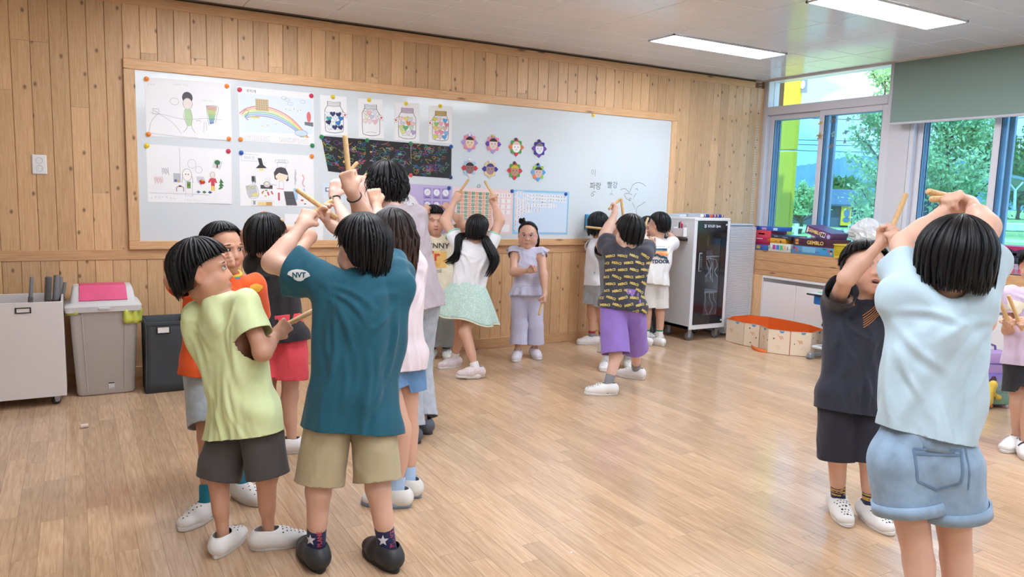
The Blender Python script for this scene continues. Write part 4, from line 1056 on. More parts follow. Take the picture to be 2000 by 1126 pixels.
c = wp(935, 363, .001); o = MB().tube([c + np.array([.014 * math.cos(a), -.003, .014 * math.sin(a)]) for a in np.arange(12) * .5236], .002, 6, closed=True).build('hook_ring', mat('ring_metal', (120, 140, 150), .3, metal=.8)); tag(o, 'small ring hook on the board above the number poster', 'hook')
# eraser
c = wp(1146, 433, .0); t = thing('board_eraser', 'light blue magnetic eraser low on the whiteboard', 'eraser', c)
MB().box((c[0] + .004, YB - .022, c[2]), (.062, .03, .15), bev=.008).build('cover', mat('eraser_blue', (70, 168, 216), .4), t)
MB().box((c[0] + .004, YB - .005, c[2]), (.058, .009, .145), bev=.002).build('felt', mat('eraser_felt', (40, 50, 80), .9), t)
# wall socket
c = on_y(77, 321, Y1 - .014); t = thing('wall_socket', 'white double wall socket on the pine boards', 'socket', c)
MB().box((c[0], Y1 - .019, c[2]), (.085, .012, .128), bev=.005).build('plate', mat('socket_white', (236, 236, 236), .4), t)
for s_ in (-1, 1):
 cc = np.array([c[0], Y1 - .026, c[2] + s_ * .026]); q = MB().lathe([(.021, .002), (.021, -.001), (.018, -.001), (.017, .003), (.001, .003)], cc, 20, 'y').build('outlet', mat('socket_grey', (200, 200, 200), .5), t)
 MB().lathe([(.003, .0), (.003, -.002)], cc + np.array([-.008, .003, .002]), 8, 'y').lathe([(.003, .0), (.003, -.002)], cc + np.array([.008, .003, -.002]), 8, 'y').build('holes', mat('socket_hole', (50, 50, 50), .7), q)
# ------------------------------------------------------------------ things along the walls
M_BLACKP = mat('black_plastic', (34, 34, 36), .45); M_STEEL = mat('zinc_steel', (170, 172, 174), .35, metal=.8); M_RUBBER = mat('grey_rubber', (92, 94, 98), .7)
def caster(t, x, y, r, m=None, zmount=None, rz=0.0):
 """swivel caster standing on the floor: wheel, fork, plate"""
 c = np.array([x, y, r]); a = np.array([math.cos(rz), math.sin(rz), 0]); b = np.array([-a[1], a[0], 0])
 k = bpy.data.objects.new('caster', None)
 w = MB().tube([c - b * .014, c - b * .010, c + b * .010, c + b * .014], [r * .9, r, r, r * .9], 20).build('caster', m or M_RUBBER, t); smooth_angle(w)
 bpy.data.objects.remove(k)
 MB().tube([c - b * .016, c + b * .016], r * .38, 12).build('hub', M_STEEL, w)
 f = MB(); zt = zmount or 2 * r + .02
 for s_ in (-1, 1):
  q = c + b * s_ * .019
  f.prism([(-.012, -.006), (.012, -.006), (.022, zt - r), (-.02, zt - r)], q, a, np.array([0, 0, 1.]), b * s_, .002)
 f.box((x, y, zt - .002), (.05, .05, .004), rz=rz).build('fork', M_STEEL, w)
# white rolling box with hoses
t = thing('rolling_box', 'white open rolling box with a black label holder at the left edge', 'storage box', (-.37, 5.65, 0))
M_WBOX = mat('white_box_panel', (222, 216, 214), .5)
x0, x1, y0, y1, z0, z1 = -.665, -.076, 5.42, 5.88, .062, .662
th = .012
for a, b in (((x0, y0, z0), (x1, y0 + th, z1)), ((x0, y1 - th, z0), (x1, y1, z1)), ((x0, y0 + th, z0), (x0 + th, y1 - th, z1)), ((x1 - th, y0 + th, z0), (x1, y1 - th, z1)), ((x0 + th, y0 + th, z0), (x1 - th, y1 - th, z0 + th))):
 MB().box2(a, b, bev=.002).build('panel', M_WBOX, t)
for x in (x0 + .05, x1 - .06):
 for y in (y0 + .06, y1 - .06): caster(t, x, y, .025, M_BLACKP, .0615, .4)
q = on_y(45, 606, y0); h = MB()
for a, b in (((-.042, -.018), (.042, -.012)), ((-.042, .012), (.042, .018)), ((-.042, -.012), (-.034, .012)), ((.034, -.012), (.042, .012))): h.box2((q[0] + a[0], y0 - .004, q[2] + a[1]), (q[0] + b[0], y0, q[2] + b[1]))
h = h.build('label_holder', M_BLACKP, t); MB().box2((q[0] - .034, y0 - .0015, q[2] - .012), (q[0] + .034, y0 - .0005, q[2] + .012)).build('label_card', mat('card', (226, 220, 214), .7), h)
M_HOSE = mat('hose_grey', (104, 100, 98), .5); M_HOSE2 = mat('hose_grey_light', (128, 128, 130), .5)
def hose(p0, p1, r, ribs, label, m):
 a, b = np.asarray(p0, float), np.asarray(p1, float); d = b - a; L = np.linalg.norm(d); d /= L
 t = thing('vacuum_hose', label, 'hose', a, 'grey vacuum hoses in the rolling box')
 pts = []; rs = []
 n = int(L * ribs[1] / .009)
 pts.append(a); rs.append(r * .9); s0 = L * ribs[0]
 pts.append(a + d * s0); rs.append(r * .9)
 for k in range(n):
  q = s0 + k * .009
  pts += [a + d * q, a + d * (q + .005), a + d * (q + .006), a + d * (q + .009)]; rs += [r * 1.12, r * 1.12, r * .95, r * .95]
 w = MB().tube(pts, rs, 14).build('ribbed_hose', m, t); smooth_angle(w, 50)
 e = a + d * min(L, s0 + n * .009)
 w = MB().tube([e, e + d * .004, b - d * .004, b], [r * .85, r * .85, r * .8, r * .8], 14, cap=False).tube([b, b - d * .03], [r * .62, r * .62], 12).build('cuff', M_HOSE2, t); smooth_angle(w, 50)
def inbox(px, py, y): return on_y(px, py, y)
hose((-.30, 5.60, .10), inbox(62, 541, 5.66), .014, (.55, .28), 'thin ribbed grey hose leaning right, furthest left in the box', M_HOSE)
hose((-.20, 5.62, .10), inbox(95, 540, 5.66), .019, (.66, .34), 'upright ribbed grey hose second from the left in the box', M_HOSE)
hose((-.165, 5.66, .10), inbox(111, 537, 5.70), .022, (.7, .08), 'thick grey hose with a pale button, tallest in the box', M_HOSE)
hose((-.17, 5.72, .10), inbox(119, 540, 5.78), .016, (.7, .05), 'smooth pale grey tube behind the tallest hose', M_HOSE2)
hose((-.18, 5.75, .10), inbox(127, 551, 5.80), .013, (.7, .16), 'short ribbed hose leaning far right by the box edge', M_HOSE)
# grey bin with a pink flap
t = thing('waste_bin', 'grey plastic waste bin with a pink swing lid', 'bin', (.15, 5.72, 0))
M_BIN = mat('bin_grey', (188, 182, 178), .5, bump=.15, bscale=300)
def ring(cx, cy, hx, hy, z, r=.03, n=4):
 out = []
 for (sx, sy, a0) in ((1, 1, 0), (-1, 1, 1), (-1, -1, 2), (1, -1, 3)):
  for k in range(n + 1):
   a = (a0 + k / n) * math.pi / 2; out.append((cx + sx * (hx - r) + r * math.cos(a), cy + sy * (hy - r) + r * math.sin(a), z))
 return out
def loft(rings, cap0=True, cap1=True):
 k = len(rings[0]); v = [p for r in rings for p in r]; f = []
 for i in range(len(rings) - 1):
  for j in range(k): f.append((i*k+j, i*k+(j+1) % k, (i+1)*k+(j+1) % k, (i+1)*k+j))
 if cap0: f.append(tuple(range(k - 1, -1, -1)))
 if cap1: f.append(tuple((len(rings)-1)*k + j for j in range(k)))
 return v, f
cx, cy = .152, 5.725
v, f = loft([ring(cx, cy, .165, .125, .004), ring(cx, cy, .172, .132, .02), ring(cx, cy, .197, .155, .56), ring(cx, cy, .203, .16, .575)])
b = raw('body', v, f, M_BIN, t); smooth_angle(b, 40)
m = MB()
for x in (-.125, .115): m.box2((cx + x, cy - .162, .03), (cx + x + .008, cy - .12, .56))
m2 = MB()
for xs in (-.13, .12):
 v = [(cx + xs * .86, cy - .1345, .03), (cx + xs * .86 + .006, cy - .1345, .03), (cx + xs + .006, cy - .1585, .555), (cx + xs, cy - .1585, .555)]
 m2.add(v + [(x, y - .004, z) for x, y, z in v], [(0, 1, 2, 3), (7, 6, 5, 4), (0, 4, 5, 1), (1, 5, 6, 2), (2, 6, 7, 3), (3, 7, 4, 0)])
m2.build('ridge', M_BIN, b)
q = np.array([cx + .028, cy - .1378, .06]); s_ = MB(); s_.mi = 0; s_.box(q, (.034, .0012, .045)); s_.mi = 1; s_.box(q + np.array([0, -.0004, .018]), (.034, .001, .008))
for k in range(9): s_.box(q + np.array([-.013 + k * .0033, -.0004, -.016]), (.0016, .001, .01))
for k in range(3): s_.box(q + np.array([0, -.0004, .006 - k * .006]), (.026, .001, .0015))
s_.build('barcode_label', None, b, mats=[mat('label_white', (236, 236, 236), .6), mat('label_black', (40, 40, 40), .6)])
M_LID = mat('bin_lid', (206, 204, 204), .45)
v, f = loft([ring(cx, cy, .222, .178, .565), ring(cx, cy, .224, .18, .60), ring(cx, cy, .212, .168, .612), ring(cx, cy - .0, .19, .15, .622), ring(cx, cy + .01, .178, .11, .70, .02), ring(cx, cy + .02, .17, .085, .722, .02)])
l_ = raw('lid', v, f, M_LID, t); smooth_angle(l_, 40)
ta, tb = np.array([cx - .14, cy - .136, .632]), np.array([cx + .14, cy - .136, .632]); tc, td = np.array([cx + .135, cy - .075, .722]), np.array([cx - .135, cy - .075, .722])
nrm = unit(np.cross(tb - ta, td - ta)); nrm = nrm if nrm[1] < 0 else -nrm
fl_ = MB().add([ta, tb, tc, td] + [p + nrm * .014 for p in (ta, tb, tc, td)], [(3, 2, 1, 0), (4, 5, 6, 7), (0, 1, 5, 4), (1, 2, 6, 5), (2, 3, 7, 6), (3, 0, 4, 7)]).box2((cx - .135, cy - .07, .716), (cx + .135, cy + .09, .727), bev=.003).build('flap', mat('lid_pink', (222, 76, 128), .45, vary=.05), t); recalc(fl_)
MB().box((cx, cy - .182, .587), (.07, .012, .018), bev=.004).build('latch', M_LID, l_)
M_BAG = mat('yellow_bag', (206, 212, 92), .35)
def film(pts, name, m, parent, th=.0012):
 """thin crumpled sheet over a grid of points"""
 P = np.asarray(pts, float); n, k = P.shape[:2]
 v = P.reshape(-1, 3); f = [(i*k+j, i*k+j+1, (i+1)*k+j+1, (i+1)*k+j) for i in range(n-1) for j in range(k-1)]
 o = raw(name, v, f, m, parent, smooth=True); md = o.modifiers.new('t', 'SOLIDIFY'); md.thickness = th; return o
R = np.random.default_rng(3)
for (xa, xb, zb, zc) in ((-.225, -.14, .545, .56), (.11, .228, .485, .47)):
 g_ = [[(cx + xa + (xb - xa) * i / 6 + R.uniform(-.003, .003), cy - .168 - .012 * math.sin(i * 1.7) - .006 * R.random() + (.06 if abs(xa + (xb - xa) * i / 6) > .205 else 0), .572 - (.572 - (zb + (zc - zb) * i / 6)) * j / 4 + R.uniform(-.003, .003)) for i in range(7)] for j in range(5)]
 film(g_, 'bag_edge', M_BAG, t)
# dark folding box
t = thing('folding_box', 'dark grey fabric folding box with a white label beside the bin', 'storage box', (.5, 5.66, 0))
M_FAB = mat('dark_fabric', (66, 70, 74), .85, bump=.3, bscale=500, vary=.06)
x0, x1, y0, y1 = .386, .64, 5.50, 5.75; zt = .482
def panel(a, b, c, d, th, n=8, amp=.004, seed=1):
 R = np.random.default_rng(seed); a, b, c, d = [np.asarray(p, float) for p in (a, b, c, d)]
 nn = unit(np.cross(b - a, d - a)); g_ = []
 for j in range(n + 1):
  row = []
  for i in range(n + 1):
   u, v = i / n, j / n; p = (a*(1-u)+b*u)*(1-v) + (d*(1-u)+c*u)*v
   e = 4 * min(u, 1-u) * 4 * min(v, 1-v); row.append(p + nn * amp * e * math.sin(3 * u + 5 * v + seed) * .5)
  g_.append(row)
 return film(g_, 'side', M_FAB, t, th)
panel((x0, y0, 0.002), (x1, y0, 0.002), (x1 - .012, y0 + .003, zt), (x0 + .01, y0 + .003, zt), .006, seed=2)
panel((x0, y1, 0.002), (x1, y1, 0.002), (x1, y1, zt + .012), (x0, y1, zt + .012), .006, seed=3)
panel((x0, y0, 0.002), (x0, y1, 0.002), (x0, y1, zt + .01), (x0 + .01, y0 + .003, zt), .006, seed=4)
panel((x1, y0, 0.002), (x1, y1, 0.002), (x1, y1, zt + .01), (x1 - .012, y0 + .003, zt), .006, seed=5)
MB().box2((x0 + .006, y0 + .006, .002), (x1 - .006, y1 - .006, .01)).build('bottom', M_FAB, t)
MB().box2((x0 + .008, y0 - .002, zt - .022), (x1 - .01, y0 + .008, zt + .002), bev=.003).build('hem', M_FAB, t)
q = on_y(319, 644, y0); h = MB().box((q[0], y0 - .003, q[2]), (.085, .006, .05), bev=.003).build('label_holder', M_BLACKP, t); MB().box((q[0], y0 - .0066, q[2]), (.069, .0015, .036)).build('label_card', mat('card_white', (232, 230, 226), .7), h)
# second dark box half hidden
t = thing('folding_box', 'second dark grey fabric box, mostly hidden behind the orange shirt', 'storage box', (.8, 5.68, 0))
for a in (((.665, 5.56, .0), (.93, 5.568, .43)), ((.665, 5.79, .0), (.93, 5.798, .44)), ((.665, 5.568, .0), (.673, 5.79, .43)), ((.922, 5.568, .0), (.93, 5.79, .43)), ((.673, 5.568, .0), (.922, 5.79, .008))): MB().box2(*a, bev=.002).build('side', M_FAB, t)
# chip of chalk on the floor
c = on_z(165, 831, .012); o = MB().tube([c + np.array([-.022, -.004, 0]), c + np.array([-.02, -.004, 0]), c + np.array([.018, .004, 0]), c + np.array([.02, .004, 0])], [.009, .012, .012, .0095], 10).build('cork_piece', mat('cork', (226, 206, 190), .8)); smooth_angle(o); tag(o, 'small pale cork piece lying on the floor near the bin', 'litter')
c = on_z(1116, 1078, .002); o = MB().box(c, (.012, .006, .003), rz=.4, bev=.001).build('paper_scrap', M_PAPER); tag(o, 'tiny white paper scrap on the open floor', 'litter')
# charging cabinet
t = thing('charging_cabinet', 'white tablet charging cabinet with a dark glass door on casters', 'cabinet', (5.48, 5.72, 0))
M_CAB = mat('cabinet_white', (224, 226, 230), .4)
x0, x1, y0, y1, z0, z1 = 5.24, 5.722, 5.50, 5.925, .118, 1.224
MB().box2((x0, y0 + .012, z0), (x0 + .015, y1, z1 - .02)).box2((x1 - .015, y0 + .012, z0), (x1, y1, z1 - .02)).box2((x0, y1 - .015, z0), (x1, y1, z1 - .02)).box2((x0, y0 + .012, z0), (x1, y1, z0 + .03)).build('body', M_CAB, t)
MB().box2((x0 - .002, y0, z1 - .03), (x1 + .002, y1, z1), bev=.006).build('top_panel', M_CAB, t)
fr = MB().box2((x0, y0, z0), (x0 + .042, y0 + .014, z1 - .03), bev=.002).box2((x1 - .04, y0, z0), (x1, y0 + .014, z1 - .03), bev=.002).box2((x0 + .042, y0, z0), (x1 - .04, y0 + .014, z0 + .045)).build('door_frame', M_CAB, t)
dx0, dx1, dz0, dz1 = x0 + .044, x1 - .042, z0 + .047, z1 - .035
wx0, wx1, wz0, wz1 = dx0 + .13, dx1 - .075, dz0 + .09, dz1 - .13
M_DOOR = mat('door_black_glass', (28, 32, 40), .12, coat=.5)
d = MB().box2((dx0, y0 - .004, dz0), (wx0, y0 + .004, dz1)).box2((wx1, y0 - .004, dz0), (dx1, y0 + .004, dz1)).box2((wx0, y0 - .004, dz0), (wx1, y0 + .004, wz0)).box2((wx0, y0 - .004, wz1), (wx1, y0 + .004, dz1)).build('door', M_DOOR, t)
MB().box2((wx0, y0 - .001, wz0), (wx1, y0 + .002, wz1)).build('pane', glass('smoked_pane', (226, 230, 234), .06), d)
h = MB().box((dx0 + .045, y0 - .012, .79), (.044, .016, .19), bev=.012).build('keypad_handle', mat('keypad_chrome', (176, 186, 196), .25, metal=.7), d); MB().box((dx0 + .045, y0 - .021, .79), (.032, .003, .165), bev=.008).build('keypad', M_BLACKP, d)
kp = MB()
for i in range(6):
 for j in range(3): kp.box((dx0 + .035 + j * .01, y0 - .0231, .84 - i * .019), (.005, .001, .004))
kp.build('keys', mat('key_print', (150, 170, 190), .6), d)
vs, fs = text_mesh('SOLID Sync', .036, bold=.0006); raw('logo_lettering', [(dx0 + .215 + x, y0 - .0046, dz1 - .045 + z) for x, z in vs], fs, mat('logo_white', (214, 224, 234), .5), d)
m = MB()
for k in range(2): m.prism([(.0 , -.016 + .018 * k), (.014, -.008 + .018 * k), (.014, .002 + .018 * k), (0, -.006 + .018 * k), (-.014, .002 + .018 * k), (-.014, -.008 + .018 * k)], (dx0 + .095, y0 - .0042, dz1 - .046), (1, 0, 0), (0, 0, 1), (0, -1, 0), .0006)
m.build('logo_emblem', MATS['logo_white'], d)
MB().tube([(dx1 - .014, y0 - .005, dz1 - .03), (dx1 - .014, y0 - .003, dz1 - .03)], .01, 12).tube([(dx1 - .014, y0 - .005, dz0 + .03), (dx1 - .014, y0 - .003, dz0 + .03)], .01, 12).build('hinge_cap', MATS['logo_white'], d)
for z in (.47, .83): MB().box2((x0 + .016, y0 + .05, z), (x1 - .016, y1 - .016, z + .012)).build('shelf', M_CAB, t)
for k, (sx, sz, w_, hh) in enumerate(((.22, 1.0, .1, .12), (.27, .86, .12, .09), (.27, .62, .12, .08), (.25, .3, .1, .09))):
 MB().box((x0 + sx, y0 + .12, sz), (w_, .1, hh), bev=.004).build('charger_block', mat('charger_grey', (120, 126, 134), .5), t)
M_CABLE = mat('cable_white', (232, 234, 236), .4); R = random.Random(5)
for row, (zc_, n_) in enumerate(((.80, 6), (.455, 4), (.25, 3))):
 for k in range(n_):
  xx = wx0 + .01 + (wx1 - wx0 - .02) * k / max(1, n_ - 1)
  pts = [(xx, y0 + .05, zc_ + .01), (xx + R.uniform(-.02, .02), y0 + .03, zc_ - .05), (xx + R.uniform(-.035, .035), y0 + .028, zc_ - .11), (xx + R.uniform(-.03, .03), y0 + .03, zc_ - (.16 if row < 2 else .1) - R.random() * .05)]
  MB().tube(curve(pts, 5), .003, 6).box(pts[-1], (.007, .005, .022)).build('cable', M_CABLE, t)
 if row < 2: MB().tube([(wx0, y0 + .055, zc_), ((wx0 + wx1) / 2, y0 + .055, zc_ + .02), (wx1, y0 + .055, zc_ + .005)], .004, 6).build('cable', M_CABLE, t)
m = MB().tube(curve([(x0 - .03, y0 + .1, 1.005), (x0 - .045, y0 + .1, 1.005), (x0 - .045, y1 - .06, 1.005), (x0 - .03, y1 - .06, 1.005)], 4), .013, 10).build('side_handle', M_BLACKP, t)
MB().box2((x0 - .04, y0 + .085, .99), (x0 + .002, y0 + .115, 1.02), bev=.003).box2((x0 - .04, y1 - .075, .99), (x0 + .002, y1 - .045, 1.02), bev=.003).build('handle_bracket', M_BLACKP, t)
for x in (x0 + .06, x1 - .06):
 for y in (y0 + .06, y1 - .06): caster(t, x, y, .046, M_RUBBER, .1175, -.35)
# pen holder on its side and pens
t = thing('pen_holder', 'white open pen holder fixed to the side of the charging cabinet', 'holder', (x0 - .03, 5.66, 1.05))
m = MB().box2((x0 - .055, 5.60, 1.035), (x0 - .001, 5.74, 1.04)).box2((x0 - .055, 5.60, 1.04), (x0 - .052, 5.74, 1.115)).box2((x0 - .004, 5.60, 1.04), (x0 - .001, 5.74, 1.165)).box2((x0 - .055, 5.60, 1.04), (x0 - .001, 5.603, 1.125)).box2((x0 - .055, 5.737, 1.04), (x0 - .001, 5.74, 1.125)).build('tray', mat('tray_white', (232, 232, 234), .35), t)
for k, (yy, c, n_) in enumerate(((5.66, (196, 50, 70), 'red'), (5.68, (30, 30, 34), 'black'), (5.64, (206, 80, 120), 'pink'))):
 a = np.array([x0 - .03, yy, 1.042]); b = a + np.array([-.005, (k - 1) * .02, .12 + .012 * k])
 o = MB().tube([a, a + (b - a) * .6, a + (b - a) * .62, b], [.006, .006, .0072, .0066], 10).build('marker_pen', mat('pen_' + n_, c, .4)); smooth_angle(o); tag(o, '%s marker pen standing in the pen holder' % n_, 'pen', 'marker pens in the holder')
# things on top of the cabinet
o = MB().box2((5.36, 5.72, 1.2245), (5.70, 5.91, 1.262), bev=.006).build('drive_box', mat('device_grey', (176, 182, 190), .4)); tag(o, 'flat grey device box on top of the charging cabinet, at the back', 'device')
o = MB().box2((5.20 + .06, 5.74, 1.2245), (5.352, 5.92, 1.25), bev=.004).build('small_device', mat('device_pale', (206, 216, 226), .35)); tag(o, 'pale flat device on the left of the cabinet top', 'device')
o = MB().box2((5.28, 5.58, 1.2245), (5.46, 5.70, 1.2275)).build('paper_stack', mat('pinkish_paper', (226, 210, 206), .7)); tag(o, 'thin stack of paper on the cabinet top', 'paper')
for k, (xx, cc) in enumerate(((5.40, (236, 232, 232)), (5.47, (44, 60, 140)), (5.53, (206, 90, 60)), (5.585, (230, 190, 120)), (5.63, (46, 60, 150)))):
 m = MB(); m.mi = 0; c0 = np.array([xx, 5.56 + .01 * (k % 2), 1.2245 + .018]); dd = unit(np.array([.9, .35 - .15 * k, 0]))
 m.tube([c0 - dd * .034, c0 - dd * .032, c0 + dd * .032, c0 + dd * .034], [.014, .0175, .0175, .014], 12); m.mi = 1; m.tube([c0 - dd * .012, c0 + dd * .008], .0181, 12, cap=False); m.mi = 2; m.tube([c0 + dd * .012, c0 + dd * .022], .0181, 12, cap=False)
 o = m.build('candy_roll', None, mats=[mat('roll%d' % k, cc, .4), mat('roll_blue', (50, 66, 150), .4), mat('roll_yel', (236, 190, 80), .4)]); smooth_angle(o)
 tag(o, ('white and blue snack roll, leftmost', 'dark blue snack roll, second from the left', 'orange snack roll in the middle', 'cream snack roll, fourth from the left', 'blue snack roll, rightmost')[k] + ' on the cabinet edge', 'snack roll', 'printed snack rolls on the cabinet')
# air purifier
t = thing('air_purifier', 'tall white slatted air purifier between cabinet and window bench', 'air purifier', (6.03, 5.76, 0))
x0, x1, y0, y1, zt = 5.83, 6.21, 5.60, 5.93, 1.163
M_AP = mat('purifier_white', (226, 228, 234), .35)
MB().box2((x0 + .012, y0 + .014, .0), (x1 - .012, y1, zt - .02), bev=.02).build('body', mat('purifier_inner', (158, 164, 176), .5), t)
MB().box2((x0 + .02, y0 + .016, zt - .02), (x1 - .02, y1 - .01, zt), bev=.008).build('top_panel', mat('purifier_grey', (190, 196, 204), .3), t)
sl = bpy.data.meshes.new('slat'); mb_ = MB().box((0, 0, 0), (x1 - x0, .014, .0085), bev=.002).box((-(x1 - x0) / 2 + .006, .16, 0), (.012, .30, .0085), bev=.002).box(((x1 - x0) / 2 - .006, .16, 0), (.012, .30, .0085), bev=.002)
sl.from_pydata(mb_.v, [], mb_.f); sl.materials.append(M_AP)
k = 0; z = .03
while z < zt - .025:
 o = bpy.data.objects.new('slat', sl); link(o, t); o.location = Vector(((x0 + x1) / 2 - 6.03, y0 + .007 - 5.76, z)); z += .0125
 k += 1
MB().box2((x0 + .02, y0 + .0165, .05), (x1 - .02, y0 + .018, .50)).build('inlet_filter', mat('filter_dark', (120, 126, 134), .7), t)
# folded ball pool
t = thing('play_pool', 'cream and orange fabric play pool folded into a bent ring on the floor', 'play pool', on_z(1500, 672))
OUT = [(1421, 664), (1448, 673), (1454, 675), (1490, 690), (1522, 691), (1549, 689), (1587, 681)]
pts = [np.array([5.63, 5.38]), np.array([5.62, 5.14]), np.array([5.66, 4.98]), np.array([5.57, 4.80]), np.array([5.66, 4.62]), np.array([5.80, 4.50]), np.array([6.05, 4.56]), np.array([6.15, 4.80]), np.array([6.17, 5.05]), np.array([6.15, 5.30]), np.array([6.05, 5.46]), np.array([5.82, 5.48])]
HP = .225
M_POOL = None
def pool_mat():
 m, n, l, b = _bsdf('pool_fabric'); b.inputs['Roughness'].default_value = .55
 tc = n.new('ShaderNodeTexCoord'); vo = n.new('ShaderNodeTexVoronoi'); vo.inputs['Scale'].default_value = 14; l.new(tc.outputs['Object'], vo.inputs['Vector'])
 def dots(lo, hi):
  mr = n.new('ShaderNodeMapRange'); mr.inputs['From Min'].default_value = lo; mr.inputs['From Max'].default_value = hi; mr.inputs['To Min'].default_value = 1; mr.inputs['To Max'].default_value = 0; return mr
 d1 = dots(.10, .13); l.new(vo.outputs['Distance'], d1.inputs['Value'])
 mx = n.new('ShaderNodeMixRGB'); mx.inputs[1].default_value = lin((232, 214, 190)); mx.inputs[2].default_value = lin((120, 110, 110)); l.new(d1.outputs[0], mx.inputs[0])
 l.new(mx.outputs[0], b.inputs['Base Color']); return m
M_POOL = pool_mat(); M_ORANGE = mat('pool_orange', (222, 104, 40), .5)
n_ = len(pts); ctr = np.mean(pts, axis=0)
R = random.Random(2)
for i in range(n_):
 a, b = pts[i], pts[(i + 1) % n_]; d = (b - a) / np.linalg.norm(b - a); nn = np.array([d[1], -d[0]])
 if np.dot(nn, a - ctr) < 0 and i not in (2, 3): nn = -nn
 a2, b2 = a + d * .004, b - d * .004
 e = nn * .009
 P = MB().add([(a2[0], a2[1], .004), (b2[0], b2[1], .004), (b2[0], b2[1], HP), (a2[0], a2[1], HP), (a2[0] - e[0], a2[1] - e[1], .004), (b2[0] - e[0], b2[1] - e[1], .004), (b2[0] - e[0], b2[1] - e[1], HP), (a2[0] - e[0], a2[1] - e[1], HP)], [(0, 1, 2, 3), (7, 6, 5, 4), (0, 4, 5, 1), (1, 5, 6, 2), (2, 6, 7, 3), (3, 7, 4, 0)]).build('panel', M_POOL, t); recalc(P)
 off = nn * .0015; w_ = np.linalg.norm(b2 - a2)
 # printed figures: blue half discs at the hem, suns and animals in dull orange
 m = MB(); o3 = np.array([a2[0] + off[0], a2[1] + off[1], 0]); ex = np.array([d[0], d[1], 0]); ez = np.array([0, 0, 1.]); en = np.array([nn[0], nn[1], 0])
 m.mi = 0; m.prism([(w_ * .62 + .022 * math.cos(q), HP - .006 + .02 * math.sin(q)) for q in np.linspace(math.pi, 2 * math.pi, 9)], o3, ex, ez, en, .0006)
 m.mi = 1; c_ = (w_ * R.uniform(.3, .7), R.uniform(.05, .09))
 for q in range(9):
  an = q * .698; m.prism([(c_[0] + .012 * math.cos(an - .2), c_[1] + .012 * math.sin(an - .2)), (c_[0] + .026 * math.cos(an), c_[1] + .026 * math.sin(an)), (c_[0] + .012 * math.cos(an + .2), c_[1] + .012 * math.sin(an + .2))], o3, ex, ez, en, .0006)
 c_ = (w_ * R.uniform(.25, .7), R.uniform(.125, .16)); m.prism([(c_[0] - .03, c_[1] + .02), (c_[0] - .012, c_[1] + .01), (c_[0] + .02, c_[1] + .012), (c_[0] + .03, c_[1] - .02), (c_[0] + .012, c_[1] - .008), (c_[0] + .006, c_[1] - .028), (c_[0] - .008, c_[1] - .006)], o3, ex, ez, en, .0006)
 m.build('print', None, P, mats=[mat('pool_blue', (90, 150, 200), .6), mat('pool_print', (224, 178, 142), .6)])
 MB().add([(a[0] - e[0] * 1.2, a[1] - e[1] * 1.2, .004), (b[0] - e[0] * 1.2, b[1] - e[1] * 1.2, .004), (b[0] - e[0] * 1.2, b[1] - e[1] * 1.2, HP + .003), (a[0] - e[0] * 1.2, a[1] - e[1] * 1.2, HP + .003), (a[0] + e[0] * .3, a[1] + e[1] * .3, HP + .003), (b[0] + e[0] * .3, b[1] + e[1] * .3, HP + .003)], [(0, 1, 2, 3), (3, 2, 5, 4)]).build('lining', M_ORANGE, t)
raw('pool_bottom', [(p[0], p[1], .003) for p in pts], [tuple(range(n_))], M_ORANGE, t)
film([[(5.60, 5.02, .035), (5.575, 4.94, .02), (5.55, 4.86, .03), (5.57, 4.80, .02)], [(5.61, 5.02, .004), (5.55, 4.95, .003), (5.52, 4.86, .003), (5.55, 4.79, .003)]], 'bottom_fold', M_ORANGE, t, .002)
# games on the bench
XS = 6.27
def game(px0, py0, px1, py1, rgb, label, x=XS, deep=.2, rz=0.0, rx=0.0, side=None, z0=None):
 """box whose front left-top / right-bottom corners are seen at those picture points"""
 a = on_x(px0, py1, x); b = on_x(px1, py1, x); top = on_x((px0 + px1) / 2, py0, x); bot = on_x((px0 + px1) / 2, py1, x)
 W = abs(a[1] - b[1]); H = top[2] - bot[2]; zb = z0 if z0 is not None else max(ZS, bot[2])
 t = thing('board_game', label, 'board game', ((x + deep / 2), (a[1] + b[1]) / 2, zb), 'board games on the bench')
 t.rotation_euler = (rx, 0, rz)
 MB().box2((-deep / 2, -W / 2, 0), (deep / 2, W / 2, H * .42), bev=.0015).build('box_base', mat('game_%d_%d_%d_b' % rgb, tuple(int(c * .9) for c in rgb), .4), t, world=False)
 l_ = MB().box2((-deep / 2 - .0015, -W / 2 - .0015, H * .43), (deep / 2 + .0015, W / 2 + .0015, H), bev=.0015).build('box_lid', mat('game_%d_%d_%d' % rgb, rgb, .35), t, world=False)
 return t, W, H, deep
def front(t, deep, shapes, W, H, name='print'):
 """flat print on the front (-x) face; u runs to the right as seen from the room (= -y)"""
 m = MB(); mats = []
 for i, (rgb, poly) in enumerate(shapes):
  m.mi = i; mats.append(pm(rgb))
  if isinstance(poly, tuple) and isinstance(poly[0], str):
   vs, fs = text_mesh(poly[0], poly[3], bold=poly[3] * .02); m.add([(-deep / 2 - .0022, W / 2 - poly[1] * W - x, poly[2] * H + z) for x, z in vs], fs)
  else: m.add([(-deep / 2 - .002, W / 2 - u * W, v * H) for u, v in poly], [tuple(range(len(poly)))])
 m.build(name, None, t, mats=mats, world=False)['kind'] = 'stuff'
def rc(u0, v0, u1, v1): return [(u0, v0), (u1, v0), (u1, v1), (u0, v1)]
t, W, H, d = game(1474, 480, 1499, 491, (60, 110, 190), 'blue game box at the bottom of the left stack', deep=.26); front(t, d, [((200, 180, 110), rc(.1, .2, .4, .8)), ((200, 60, 80), rc(.45, .5, .55, .7))], W, H)
